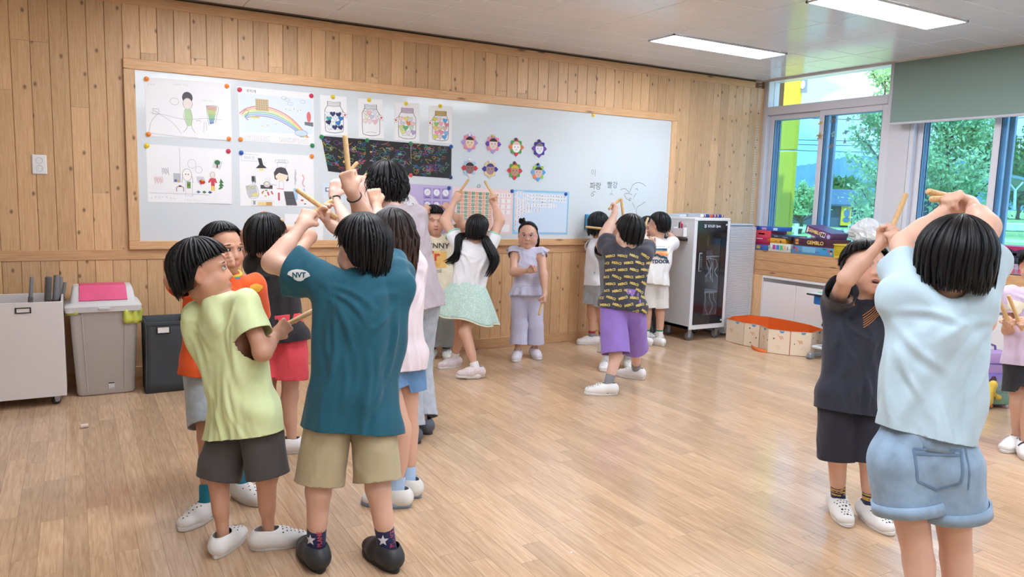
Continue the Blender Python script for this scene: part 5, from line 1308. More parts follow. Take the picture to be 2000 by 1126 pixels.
t, W, H, d = game(1474, 452, 1504, 480, (204, 44, 96), 'tall pink and red game box in the left stack', deep=.24, z0=ZS + .058); front(t, d, [((214, 70, 84), rc(0, .55, 1, 1)), ((244, 226, 226), rc(.2, .7, .6, .8)), ((240, 220, 226), rc(.1, .38, .5, .44)), ((150, 20, 60), rc(0, 0, 1, .18))], W, H)
t, W, H, d = game(1474, 444, 1521, 452, (56, 104, 190), 'flat blue game box on top of the left stack', deep=.2, z0=ZS + .206); front(t, d, [((30, 60, 150), rc(0, 0, .2, 1)), ((206, 150, 190), rc(.3, .25, .5, .75)), ((190, 220, 240), rc(.78, .2, .95, .8))], W, H)
t, W, H, d = game(1500, 478, 1543, 494, (222, 226, 222), 'white game box with coloured squares at the bottom', deep=.22); front(t, d, [((190, 70, 150), rc(.2, .25, .33, .8)), ((70, 130, 210), rc(.36, .25, .5, .8)), ((90, 190, 120), rc(.53, .25, .66, .8)), ((230, 190, 150), rc(.69, .25, .8, .8)), ((90, 170, 110), rc(.03, .3, .08, .7)), ((90, 150, 110), rc(.86, .3, .9, .7))], W, H)
t, W, H, d = game(1499, 467, 1533, 478, (226, 168, 56), 'yellow game box above the white one', deep=.2, z0=ZS + .078); front(t, d, [((200, 60, 40), rc(.04, .1, .12, .9)), ((80, 60, 40), [(.7, .3), (.78, .25), (.8, .6), (.73, .65)]), ((160, 120, 60), rc(.4, .4, .55, .55))], W, H)
t, W, H, d = game(1503, 459, 1545, 466, (54, 62, 84), 'thin dark slate game box leaning on the yellow one', deep=.19, rx=.05, z0=ZS + .136); front(t, d, [((170, 190, 210), rc(.22, .4, .38, .6)), ((110, 130, 150), rc(.6, .35, .85, .65))], W, H)
t, W, H, d = game(1533, 464, 1562, 480, (176, 86, 62), 'rust red game box behind the purple boxes', deep=.1, x=6.40, z0=ZS + .082); front(t, d, [((226, 210, 200), rc(.1, .5, .25, .85)), ((230, 200, 190), rc(.05, .1, .3, .25))], W, H)
t, W, H, d = game(1546, 484, 1627, 500, (92, 150, 196), 'light blue picture game box under the purple boxes', deep=.26); front(t, d, [((150, 60, 90), rc(.02, .55, .08, .9)), ((206, 90, 90), rc(.1, .2, .14, .8)), ((120, 180, 214), rc(.26, .25, .58, .9)), ((60, 150, 210), rc(.68, .15, .85, .8)), ((60, 140, 120), rc(.74, .75, .84, .9)), ((60, 50, 56), [(.92, .5), (.98, .5), (.98, .75), (.92, .75)]), ((214, 170, 140), rc(.93, .25, .97, .5)), ((206, 70, 80), rc(.87, .55, .9, .85))], W, H)
t, W, H, d = game(1549, 470, 1628, 486, (82, 44, 62), 'dark maroon game box base lettered in yellow', deep=.25, z0=ZS + .078); front(t, d, [((236, 206, 110), ('GEMBLO', .55, .5, H * .62)), ((196, 150, 70), rc(.05, .55, .13, .85)), ((196, 150, 70), rc(.05, .2, .13, .45)), ((60, 30, 46), [(.78, .1), (.84, .5), (.78, .9), (.74, .9), (.79, .5), (.74, .1)])], W, H)
t, W, H, d = game(1570, 454, 1622, 470, (104, 66, 112), 'purple game lid lettered in yellow, tilted on the maroon box', deep=.24, rx=.24, z0=ZS + .178); front(t, d, [((238, 214, 130), ('GEMBLO', .36, .5, H * .55)), ((226, 220, 230), rc(.05, .15, .1, .85)), ((226, 222, 226), rc(.6, .2, .77, .8)), ((200, 190, 220), rc(.62, .3, .68, .7)), ((220, 190, 140), rc(.7, .3, .75, .7)), ((170, 170, 210), [(.86, .25), (.94, .25), (.97, .5), (.94, .75), (.86, .75), (.83, .5)])], W, H)
t, W, H, d = game(1592, 450, 1628, 460, (150, 134, 160), 'grey lilac game box lying behind the tilted purple lid', deep=.15, x=6.53, rx=.1, z0=ZS + .20); front(t, d, [((206, 200, 214), rc(.1, .2, .6, .8)), ((96, 86, 110), rc(.2, .35, .5, .6)), ((206, 200, 214), rc(.75, .3, .9, .7))], W, H)
t, W, H, d = game(1930, 481, 2010, 501, (170, 44, 96), 'magenta game box with dark figures at the right end of the bench', deep=.24, z0=ZS + .14); front(t, d, [((44, 40, 60), [(.05, 0), (.95, 0), (.95, .5), (.8, .75), (.65, .55), (.5, .8), (.35, .55), (.2, .5), (.08, .3)]), ((232, 220, 226), ('쌓아올려', .16, .72, H * .34)), ((70, 110, 190), rc(.4, .15, .47, .45)), ((80, 130, 200), rc(.6, .1, .7, .35)), ((226, 226, 230), rc(.85, .1, .95, .8))], W, H)
t, W, H, d = game(1940, 501, 1985, 514, (52, 56, 64), 'black game box between the magenta and the lilac boxes', deep=.22, z0=ZS + .084); front(t, d, [((220, 214, 214), [(.3 + .08 * math.cos(a), .75 + .15 * math.sin(a)) for a in np.arange(8) * .785]), ((220, 214, 214), [(.6 + .08 * math.cos(a), .7 + .15 * math.sin(a)) for a in np.arange(8) * .785])], W, H)
t, W, H, d = game(1922, 514, 2008, 534, (168, 156, 178), 'lilac shape game box lettered in purple at the bottom right', deep=.26); front(t, d, [((110, 50, 110), ('3-D FRACTION', .5, .76, H * .24))] + [((196, 84, 116), [(u + .045 * math.cos(a), .32 + .22 * math.sin(a)) for a in np.arange(10) * .628] if k % 2 == 0 else rc(u - .045, .12, u + .045, .52)) for k, u in enumerate((.2, .35, .5, .65, .8))], W, H)
# yellow basket of slats
a = on_x(1628, 500, XS); b = on_x(1700, 505, XS); W = a[1] - b[1]; cy = (a[1] + b[1]) / 2
t = thing('yellow_basket', 'yellow perforated plastic basket on the bench', 'basket', (XS + .1, cy, ZS))
M_YB = mat('basket_yellow', (222, 198, 52), .4); HB = .125
for side in range(4):
 L = W if side % 2 == 0 else .2
 ex = np.array([0, -1., 0]) if side % 2 == 0 else np.array([1., 0, 0]); en = np.array([-1., 0, 0]) if side % 2 == 0 else np.array([0, 1., 0]); en = en * (1 if side < 2 else -1)
 o_ = np.array([XS + .1, cy, ZS]) + en * ((.1) if side % 2 == 0 else W / 2) - ex * L / 2
 m = MB(); n_ = int(L / .011)
 for z in (0, .02, .036, .052, .068, .084, .1): m.prism([(0, z), (L, z), (L, z + (.018 if z in (0, .1) else .007)), (0, z + (.018 if z in (0, .1) else .007))], o_, ex, np.array([0, 0, 1.]), -en, .002)
 for k in range(n_ + 1): m.prism([(k * L / n_ - .003, .015), (k * L / n_ + .003, .015), (k * L / n_ + .003, .105), (k * L / n_ - .003, .105)], o_, ex, np.array([0, 0, 1.]), -en, .0018)
 m.build('side_grid', M_YB, t)
m = MB(); zr = ZS + HB - .006; c4 = [(XS - .004, cy + W/2 + .004, zr), (XS - .004, cy - W/2 - .004, zr), (XS + .204, cy - W/2 - .004, zr), (XS + .204, cy + W/2 + .004, zr)]
m.tube(c4, .006, 8, closed=True).build('rim', M_YB, t); MB().box2((XS + .003, cy - W/2 + .003, ZS + .001), (XS + .197, cy + W/2 - .003, ZS + .004)).build('base', M_YB, t)
# white plastic bag
def blobmesh(c, r, seed, n=22, k=12):
 R = np.random.default_rng(seed); ph = R.uniform(0, 6.28, 12); v = []
 for j in range(k + 1):
  th = math.pi * j / k
  for i in range(n):
   a = 2 * math.pi * i / n; d = np.array([math.sin(th) * math.cos(a), math.sin(th) * math.sin(a), math.cos(th)])
   w = .95 + .12 * math.sin(3 * a + 2 * th + ph[0]) + .20 * abs(math.sin(4 * a + ph[1] + 2 * th)) - .08 * math.sin(5 * th + 2 * a + ph[2]) + .10 * R.uniform(-1, 1) * math.sin(th)
   v.append(np.asarray(c) + d * np.asarray(r) * w)
 f = [(j*n+i, (j+1)*n+i, (j+1)*n+(i+1) % n, j*n+(i+1) % n) for j in range(k) for i in range(n)]
 return v, f
c = on_x(1692, 455, 6.52); v, f = blobmesh(c, (.055, .15, .115), 4)
bt = min(p[2] for p in v)
t = thing('plastic_bag', 'crumpled white plastic bag standing behind the basket', 'bag', (c[0], c[1], bt))
M_PB = mat('bag_film', (226, 230, 234), .3)
_b = M_PB.node_tree.nodes['Principled BSDF']; _b.inputs['Transmission Weight'].default_value = .0
o = raw('bag_film', v, f, M_PB, t)
dz = ZS + .12 - bt
t.location.z += 0
q = [on_x(1718, 440, 6.52), on_x(1740, 444, 6.52)]
film([[q[0] + np.array([.0, 0, .02]), (q[0] + q[1]) / 2 + np.array([.02, 0, .035]), q[1] + np.array([0, 0, .02])], [q[0] + np.array([-.02, 0, -.05]), (q[0] + q[1]) / 2 + np.array([-.03, 0, -.06]), q[1] + np.array([-.01, 0, -.05])], [q[0] + np.array([0, 0, -.12]), (q[0] + q[1]) / 2 + np.array([-.02, 0, -.14]), q[1] + np.array([0, 0, -.12])]], 'bag_handle', M_PB, t, .001)
# desks, chairs
M_TOP = mat('desk_top', (206, 214, 216), .35); M_EDGE = mat('desk_edge', (30, 36, 46), .4); M_BLUEP = mat('chair_blue', (30, 110, 190), .35); M_LEG = mat('desk_leg', (150, 154, 160), .4, metal=.5)
def desk(cx, cy, zt, label, rz=0.0, W=.64, D=.44):
 t = thing('school_desk', label, 'desk', (cx, cy, 0), 'school desks', rz)
 MB().box2((-D/2, -W/2, zt - .022), (D/2, W/2, zt - .006), bev=.006).build('edge_band', M_EDGE, t, world=False)
 MB().box2((-D/2 + .006, -W/2 + .006, zt - .008), (D/2 - .006, W/2 - .006, zt), bev=.003).build('desk_top', M_TOP, t, world=False)
 MB().box2((-D/2 + .03, -W/2 + .06, zt - .10), (D/2 - .03, W/2 - .06, zt - .022), bev=.008).build('book_tray', M_BLUEP, t, world=False)
 for s in (-1, 1):
  y = s * (W/2 - .07)
  l_ = MB().tube([(0, y, .05), (0, y, zt - .3)], .024, 12).tube([(0, y, zt - .32), (0, y, zt - .03)], .018, 12).build('leg', M_LEG, t, world=False)
  MB().box((0, y, zt - .30), (.056, .056, .05), bev=.008).tube([(-.03, y, zt - .3), (-.05, y, zt - .3)], .013, 10).build('clamp', mat('clamp_grey', (70, 74, 80), .5), l_, world=False)
  MB().box2((-D/2 + .01, y - .022, .012), (D/2 - .01, y + .022, .055), bev=.012).build('foot', M_LEG, t, world=False)
  for e in (-1, 1): MB().box((e * (D/2 - .035), y, .016), (.07, .056, .032), bev=.01).build('foot_cap', mat('foot_cap_grey', (120, 124, 130), .6), t, world=False)
 MB().tube([(-D/2 + .06, -W/2 + .07, .11), (-D/2 + .06, W/2 - .07, .11)], .014, 10).tube([(-D/2 + .06, -W/2 + .07, .11), (0, -W/2 + .07, .11)], .012, 10).tube([(-D/2 + .06, W/2 - .07, .11), (0, W/2 - .07, .11)], .012, 10).build('footrest', mat('footrest_white', (206, 210, 214), .35), t, world=False)
 return t
def chair(cx, cy, label, rz=0.0, zs=.36):
 t = thing('school_chair', label, 'chair', (cx, cy, 0), 'blue school chairs', rz)
 v = []; f = []; n = 8
 for dz in (0, -.012):
  for j in range(n + 1):
   for i in range(n + 1):
    u, w_ = i / n * 2 - 1, j / n * 2 - 1; k = 1 - .12 * (abs(u) ** 6) * (abs(w_) ** 6)
    v.append((u * .18 * k, w_ * .19 * k, zs + dz + .012 * (u * u) - .03 * max(0, w_ * -1 - .7)))
 q = (n+1)**2
 for j in range(n):
  for i in range(n): a = j*(n+1)+i; f += [(a, a+1, a+n+2, a+n+1), (q+a, q+a+n+1, q+a+n+2, q+a+1)]
 b = list(range(n)) + [n + j*(n+1) for j in range(n)] + [(n+1)*n + n - i for i in range(n)] + [(n-j)*(n+1) for j in range(n)]
 for i in range(len(b)): f.append((b[i], q + b[i], q + b[(i+1) % len(b)], b[(i+1) % len(b)]))
 raw('seat', v, f, M_BLUEP, t, smooth=True, world=False)
 v = []; f = []
 for dy in (0, .014):
  for j in range(n + 1):
   for i in range(n + 1):
    u, w_ = i / n * 2 - 1, j / n; k = 1 - .25 * max(0, w_ - .6) ** 2 / .16 * abs(u) ** 3
    v.append((u * .18 * k, .185 + dy + .03 * w_ - .03 * u * u, zs + .16 + w_ * .22 * (1 - .10 * u * u * (w_ > .5))))
 for j in range(n):
  for i in range(n):
   if j == 5 and 3 <= i <= 4: continue
   a = j*(n+1)+i; f += [(a, a+n+1, a+n+2, a+1), (q+a, q+a+1, q+a+n+2, q+a+n+1)]
 for i in range(len(b)): f.append((b[i], b[(i+1) % len(b)], q + b[(i+1) % len(b)], q + b[i]))
 raw('backrest', v, f, M_BLUEP, t, smooth=True, world=False)
 for s in (-1, 1):
  MB().tube([(s * .15, .12, zs - .02), (s * .16, .20, zs + .05), (s * .15, .20, zs + .24)], .011, 8).build('back_post', M_LEG, t, world=False)
  for e in (-1, 1): MB().tube([(s * .14, e * .13, zs - .015), (s * .17, e * .19, .012)], .012, 8).build('leg', M_LEG, t, world=False)
 return t
desk(5.92, 4.20, .60, 'school desk with books on it beside the navy-dressed child')
for k, (c, w_, h_, lab) in enumerate((((150, 196, 170), .30, .010, 'green thin book at the bottom of the desk pile'), ((120, 186, 226), .26, .008, 'light blue book second in the desk pile'), ((220, 120, 120), .25, .014, 'red-spined book in the middle of the desk pile'), ((226, 196, 120), .22, .012, 'yellow book on top of the desk pile'))):
 z = .6008 + (0, .0105, .019, .0335)[k]; m = MB(); m.mi = 0; m.box((5.86 + .012 * k, 4.30 - .02 * k, z + h_ / 2), (.19, w_, h_), rz=.08 * k, bev=.001); m.mi = 1; m.box((5.862 + .012 * k, 4.30 - .02 * k, z + h_ / 2), (.186, w_ + .002, h_ * .6), rz=.08 * k)
 o = m.build('book', None, mats=[mat('book%d' % k, c, .5), M_PAPER]); tag(o, lab, 'book', 'books on the desk')
chair(5.93, 3.60, 'blue plastic school chair whose back shows behind the navy-dressed child', rz=1.3, zs=.40)
desk(5.78, 2.32, .70, 'school desk with papers at the right edge behind the child in lilac', rz=0.06)
o = MB().box((5.68, 2.54, .7025), (.2, .28, .003), rz=.3).build('worksheet', M_PAPER); tag(o, 'white worksheet on the right-hand desk', 'paper')
o = MB().tube([(5.64, 2.58, .7085), (5.70, 2.48, .7085)], .004, 8).build('pencil', M_EDGE); tag(o, 'dark pencil on the worksheet', 'pencil')
chair(5.40, 2.30, 'blue plastic school chair at the right-hand desk behind the child in lilac', rz=1.57, zs=.42)
# backpack with a plush duck
c = on_z(1924, 788)
t = thing('backpack', 'lilac school backpack with an iridescent pocket standing on the floor', 'backpack', c, rotz=-.55)
M_LIL = mat('bag_lilac', (176, 146, 196), .5); M_VIO = mat('bag_violet', (120, 96, 170), .45)
def irid():
 m, n, l, b = _bsdf('bag_iridescent'); b.inputs['Roughness'].default_value = .2; b.inputs['Coat Weight'].default_value = .4
 tc = n.new('ShaderNodeTexCoord'); sp = n.new('ShaderNodeSeparateXYZ'); l.new(tc.outputs['Generated'], sp.inputs[0]); rp = n.new('ShaderNodeValToRGB')
 rp.color_ramp.elements[0].color = lin((128, 184, 150)); rp.color_ramp.elements[1].color = lin((128, 110, 196)); e = rp.color_ramp.elements.new(.55); e.color = lin((170, 190, 190)); l.new(sp.outputs['Z'], rp.inputs[0]); l.new(rp.outputs[0], b.inputs['Base Color']); return m
def rbox(cx, cy, hx, hy, zs_, r):
 return loft([ring(cx, cy, hx * k, hy * k, z, r * k) for z, k in zs_])
v, f = rbox(0, 0, .14, .085, ((.012, .9), (.03, 1), (.28, 1), (.36, .97), (.385, .86), (.392, .6)), .05); b = raw('body', v, f, M_LIL, t, world=False); smooth_angle(b, 50)
v, f = rbox(0, -.085, .115, .035, ((.03, .92), (.045, 1), (.20, 1), (.235, .95), (.245, .8)), .028); o = raw('front_pocket', v, f, irid(), t, world=False); smooth_angle(o, 50)
MB().tube([(.125 * math.cos(a) * (1 if abs(math.cos(a)) < 2 else 1), -.06, .14 + .115 * math.sin(a)) for a in np.linspace(0, math.pi, 14)], .006, 6).build('piping', M_VIO, t, world=False)
MB().box((0, -.087, .275), (.24, .02, .075), bev=.012).build('upper_pocket', M_LIL, t, world=False)
MB().tube([(-.13, -.08, .315), (0, -.098, .318), (.13, -.08, .315)], .005, 6).build('zip', M_VIO, t, world=False)
MB().tube([(-.05, .03, .385), (-.045, .03, .42), (0, .03, .435), (.045, .03, .42), (.05, .03, .385)], .008, 8).build('top_handle', M_VIO, t, world=False)
for k, (tx, zz_) in enumerate((('NEW', .155), ('BALANCE', .118))):
 vs, fs = text_mesh(tx, .034); raw('lettering', [(x, -.1215, zz_ + z) for x, z in vs], fs, mat('bag_letter', (120, 150, 140), .3, metal=.3), t, world=False)
m = MB(); m.prism([(-.03, 0), (-.01, .03), (.012, .032), (.022, .01), (.014, -.024), (-.006, -.006), (-.022, -.03)], (-.035, -.1212, .2), (1, 0, 0), (0, 0, 1), (0, -1, 0), .001); m.build('emblem', mat('bag_emblem', (84, 60, 92), .4), t, world=False)
MB().tube([(.05, -.13, .22), (.051, -.127, .22)], .014, 12).build('badge', mat('bag_badge', (226, 226, 232), .3), t, world=False)
MB().tube([(.06, -.10, .02), (.10, -.13, .006), (.17, -.15, .005), (.26, -.15, .005)], .007, 6, flat=((0, 0, 1), .35)).build('strap', M_LIL, t, world=False)
# ------------------------------------------------------------------ people: smooth implicit bodies turned into meshes
class Field:
 """smooth union of tapered limbs and ellipsoids"""
 def __init__(s): s.p = []
 def limb(s, a, b, ra, rb, k=.02, flat=None, sub=False, tagid=0):
  s.p.append(('l', np.asarray(a, float), np.asarray(b, float), ra, rb, k, flat, sub, tagid)); return s
 def ell(s, c, r, R=None, k=.02, sub=False, tagid=0):
  s.p.append(('e', np.asarray(c, float), np.asarray(r, float), np.eye(3) if R is None else np.asarray(R, float), k, sub, tagid)); return s
 def ball(s, c, r, k=.02, **kw): return s.ell(c, (r, r, r), None, k, **kw)
 def bounds(s):
  lo = np.full(3, 1e9); hi = -lo
  for q in s.p:
   if (q[0] == 'l' and q[7]) or (q[0] == 'e' and q[5]): continue
   l, h = s.box(q); lo = np.minimum(lo, l); hi = np.maximum(hi, h)
  return lo, hi
 @staticmethod
 def box(q):
  if q[0] == 'l':
   r = max(q[3], q[4]) * (max(1, q[6][1]) if q[6] else 1); return np.minimum(q[1], q[2]) - r, np.maximum(q[1], q[2]) + r
  r = max(q[2]); return q[1] - r, q[1] + r
 @staticmethod
 def dist(q, P):
  if q[0] == 'l':
   a, b, ra, rb, flat = q[1].astype(P.dtype), q[2].astype(P.dtype), q[3], q[4], q[6]
   ab = b - a; L2 = P.dtype.type(ab @ ab + 1e-12)
   t = np.clip((P - a) @ ab / L2, 0, 1)
   D = P - a - t[..., None] * ab
   if flat is not None:
    u, sc = np.asarray(flat[0], P.dtype), P.dtype.type(flat[1])
    D = D - (1 - 1 / sc) * (D @ u)[..., None] * u
   return np.sqrt((D * D).sum(-1)) - (ra + (rb - ra) * t)
  c, r, R = q[1].astype(P.dtype), q[2].astype(P.dtype), q[3].astype(P.dtype)
  L = (P - c) @ R
  k0 = np.sqrt(((L / r) ** 2).sum(-1)); k1 = np.sqrt(((L / (r * r)) ** 2).sum(-1)) + 1e-9
  return k0 * (k0 - 1) / k1
 def at(s, P, want=False):
  d = np.full(P.shape[:-1], 1.0); best = np.full(P.shape[:-1], 9.0); tg = np.zeros(P.shape[:-1], int)
  for q in s.p:
   k = q[5] if q[0] == 'l' else q[4]; sub = q[7] if q[0] == 'l' else q[5]; ti = q[8] if q[0] == 'l' else q[6]
   x = Field.dist(q, P)
   if want and not sub:
    m = x < best; best = np.where(m, x, best); tg = np.where(m, ti, tg)
   d = smax(d, -x, k) if sub else smin(d, x, k)
  return (d, tg) if want else d
 def grid(s, lo, hi, h):
  n = np.ceil((hi - lo) / h).astype(int) + 1
  ax = [(lo[i] + h * np.arange(n[i])).astype(np.float32) for i in range(3)]
  d = np.full(n, 1.0, np.float32)
  for q in s.p:
   k = q[5] if q[0] == 'l' else q[4]; sub = q[7] if q[0] == 'l' else q[5]
   l, hh = Field.box(q); m = 2.5 * k + 3 * h
   i0 = np.clip(np.floor((l - m - lo) / h).astype(int), 0, n); i1 = np.clip(np.ceil((hh + m - lo) / h).astype(int) + 1, 0, n)
   if np.any(i1 <= i0): continue
   sl = tuple(slice(i0[i], i1[i]) for i in range(3))
   P = np.stack(np.meshgrid(*[ax[i][sl[i]] for i in range(3)], indexing='ij'), -1)
   x = Field.dist(q, P).astype(np.float32)
   d[sl] = smax(d[sl], -x, k) if sub else smin(d[sl], x, k)
  return d
def smin(a, b, k):
 if k <= 0: return np.minimum(a, b)
 h = np.maximum(k - np.abs(a - b), 0) / k
 return np.minimum(a, b) - h * h * k * .25
def smax(a, b, k): return -smin(-a, -b, k)
def nets(d, lo, h):
 """surface nets"""
 S = d < 0
 c = np.zeros(tuple(x - 1 for x in d.shape), np.int8)
 for i in (0, 1):
  for j in (0, 1):
   for k in (0, 1): c += S[i:S.shape[0]-1+i, j:S.shape[1]-1+j, k:S.shape[2]-1+k]
 act = (c > 0) & (c < 8); ids = np.argwhere(act)
 if len(ids) == 0: return np.zeros((0, 3)), np.zeros((0, 4), int)
 idx = np.full(act.shape, -1, np.int64); idx[act] = np.arange(len(ids))
 acc = np.zeros((len(ids), 3)); cnt = np.zeros(len(ids))
 cor = [(i, j, k) for i in (0, 1) for j in (0, 1) for k in (0, 1)]
 val = {q: d[ids[:, 0]+q[0], ids[:, 1]+q[1], ids[:, 2]+q[2]] for q in cor}
 for q in cor:
  for ax in range(3):
   if q[ax]: continue
   r = list(q); r[ax] = 1; r = tuple(r)
   a, b = val[q], val[r]; m = (a < 0) != (b < 0); t = np.where(m, a / np.where(m, a - b, 1), 0)
   p = np.array(q, float)[None, :].repeat(len(ids), 0); p[:, ax] += t
   acc += p * m[:, None]; cnt += m
 V = lo + h * (ids + acc / cnt[:, None])
 F = []
 for ax in range(3):
  a1, a2 = [(1, 2), (2, 0), (0, 1)][ax]
  s0 = [slice(None)] * 3; s1 = [slice(None)] * 3; s0[ax] = slice(0, -1); s1[ax] = slice(1, None)
  for q in (a1, a2): s0[q] = slice(1, -1); s1[q] = slice(1, -1)
  A, B = S[tuple(s0)], S[tuple(s1)]
  e = np.argwhere(A != B)
  if len(e) == 0: continue
  inside = A[tuple(e.T)]
  g = e.copy(); g[:, a1] += 1; g[:, a2] += 1
  def cell(o1, o2):
   w = g.copy(); w[:, a1] += o1; w[:, a2] += o2; return idx[tuple(w.T)]
  q = np.stack([cell(-1, -1), cell(0, -1), cell(0, 0), cell(-1, 0)], 1)
  q[~inside] = q[~inside][:, ::-1]
  F.append(q)
 F = np.concatenate(F)
 return V, F[(F >= 0).all(1)]
def relax(V, F, it=2, lam=.5):
 n = len(V);
 for _ in range(it):
  s = np.zeros((n, 3)); c = np.zeros(n)
  for a, b in ((0, 1), (1, 2), (2, 3), (3, 0)):
   for x, y in ((a, b), (b, a)):
    for i in range(3): s[:, i] += np.bincount(F[:, x], V[F[:, y], i], n)
    c += np.bincount(F[:, x], minlength=n)
  V = V + lam * (s / np.maximum(c, 1)[:, None] - V)
 return V
def normals(V, F):
 n = np.cross(V[F[:, 2]] - V[F[:, 0]], V[F[:, 3]] - V[F[:, 1]]); N = np.zeros_like(V)
 for k in range(4):
  for i in range(3): N[:, i] += np.bincount(F[:, k], n[:, i], len(V))
 return N / (np.linalg.norm(N, axis=1)[:, None] + 1e-12)
def compact(V, F):
 u, inv = np.unique(F, return_inverse=True); return V[u], inv.reshape(F.shape)
def mesh_field(fd, h, fine=(), it=1):
 lo, hi = fd.bounds(); lo = lo - 3 * h; hi = hi + 3 * h
 V, F = nets(fd.grid(lo, hi, h), lo, h); V = relax(V, F, it)
 VV, FF = [], []; off = 0
 if fine:
  out = np.ones(len(V), bool)
  for c, r, h2 in fine: out &= np.linalg.norm(V - c, axis=1) > r - 1.2 * h
  V0, F0 = compact(V, F[out[F].any(1)])
  VV.append(V0); FF.append(F0); off = len(V0)
  for c, r, h2 in fine:
   l2 = np.asarray(c) - r - 3 * h2; v, f = nets(fd.grid(l2, np.asarray(c) + r + 3 * h2, h2), l2, h2); v = relax(v, f, it)
   f = f[(np.linalg.norm(v - c, axis=1) <= r)[f].all(1)]
   if len(f) == 0: continue
   v, f = compact(v, f); VV.append(v); FF.append(f + off); off += len(v)
  return np.concatenate(VV), np.concatenate(FF)
 return V, F
def clip(V, F, g):
 """keep g <= 0 with a clean cut; returns verts and a list of polygons"""
 ins = g <= 0; cnt = ins[F].sum(1)
 keep = F[cnt == 4]; mix = F[(cnt > 0) & (cnt < 4)]
 T = np.concatenate([mix[:, [0, 1, 2]], mix[:, [0, 2, 3]]]) if len(mix) else np.zeros((0, 3), int)
 polys = [tuple(f) for f in keep]; newv = []; cache = {}
 for t in T:
  o = []
  for a, b in ((0, 1), (1, 2), (2, 0)):
   i, j = int(t[a]), int(t[b])
   if ins[i]: o.append(i)
   if ins[i] != ins[j]:
    key = (min(i, j), max(i, j))
    if key not in cache:
     q = g[key[0]] / (g[key[0]] - g[key[1]]); cache[key] = len(V) + len(newv); newv.append(V[key[0]] + q * (V[key[1]] - V[key[0]]))
    o.append(cache[key])
  if len(o) >= 3: polys.append(tuple(o))
 V = np.concatenate([V, np.array(newv).reshape(-1, 3)])
 used = np.zeros(len(V), bool)
 for p in polys: used[list(p)] = True
 mp = np.cumsum(used) - 1
 return V[used], [tuple(int(mp[i]) for i in p) for p in polys]
def folds(V, N, amp, seed, up=(0, 0, 1), wl=.07, stretch=3.0):
 """cloth relief: ridged waves running mostly along 'up'"""
 R = np.random.default_rng(seed); up = unit(up); out = np.zeros(len(V)); tot = 0
 for k in range(7):
  d = R.normal(0, 1, 3); d -= up * (d @ up) * (1 - 1 / stretch); d = unit(d)
  w = wl * R.uniform(.6, 1.8); ph = R.uniform(0, 6.28); d2 = unit(R.normal(0, 1, 3)); m = .5 + .5 * np.sin((V @ d2) * 2 * math.pi / (wl * 3.5) + R.uniform(0, 6.28))
  c = .5 + .5 * np.sin((V @ d) * 2 * math.pi / w + ph + 1.0 * np.sin((V @ d2) * 8)); out += (c ** 3 * 1.6 - .2) * m * w; tot += wl
 return V + N * (amp * out / tot * 2.2)[:, None]
def put(name, V, F, m, parent, attr=None, solid=0.0, bev=False, mats=None, fmat=None):
 me = bpy.data.meshes.new(name)
 if isinstance(F, np.ndarray):
  me.vertices.add(len(V)); me.vertices.foreach_set('co', np.ascontiguousarray(V, np.float32).ravel())
  me.loops.add(F.size); me.loops.foreach_set('vertex_index', np.ascontiguousarray(F, np.int32).ravel())
  me.polygons.add(len(F)); me.polygons.foreach_set('loop_start', np.arange(0, F.size, F.shape[1], dtype=np.int32)); me.polygons.foreach_set('loop_total', np.full(len(F), F.shape[1], np.int32))
  me.update(calc_edges=True)
 else: me.from_pydata([tuple(map(float, v)) for v in V], [], F)
 for x in (mats or [m]): me.materials.append(x)
 me.polygons.foreach_set('use_smooth', np.ones(len(me.polygons), bool))
 if fmat is not None: me.polygons.foreach_set('material_index', np.asarray(fmat, np.int32))
 if attr:
  for k, a in attr.items():
   t = me.attributes.new(k, 'FLOAT', 'POINT'); t.data.foreach_set('value', np.asarray(a, np.float32))
 me.validate(); me.update()
 o = bpy.data.objects.new(name, me); link(o, parent); settle(o, parent)
 if solid:
  md = o.modifiers.new('thickness', 'SOLIDIFY'); md.thickness = solid; md.offset = 1.0 if solid < 0 else -1.0; md.thickness = abs(solid)
 return o
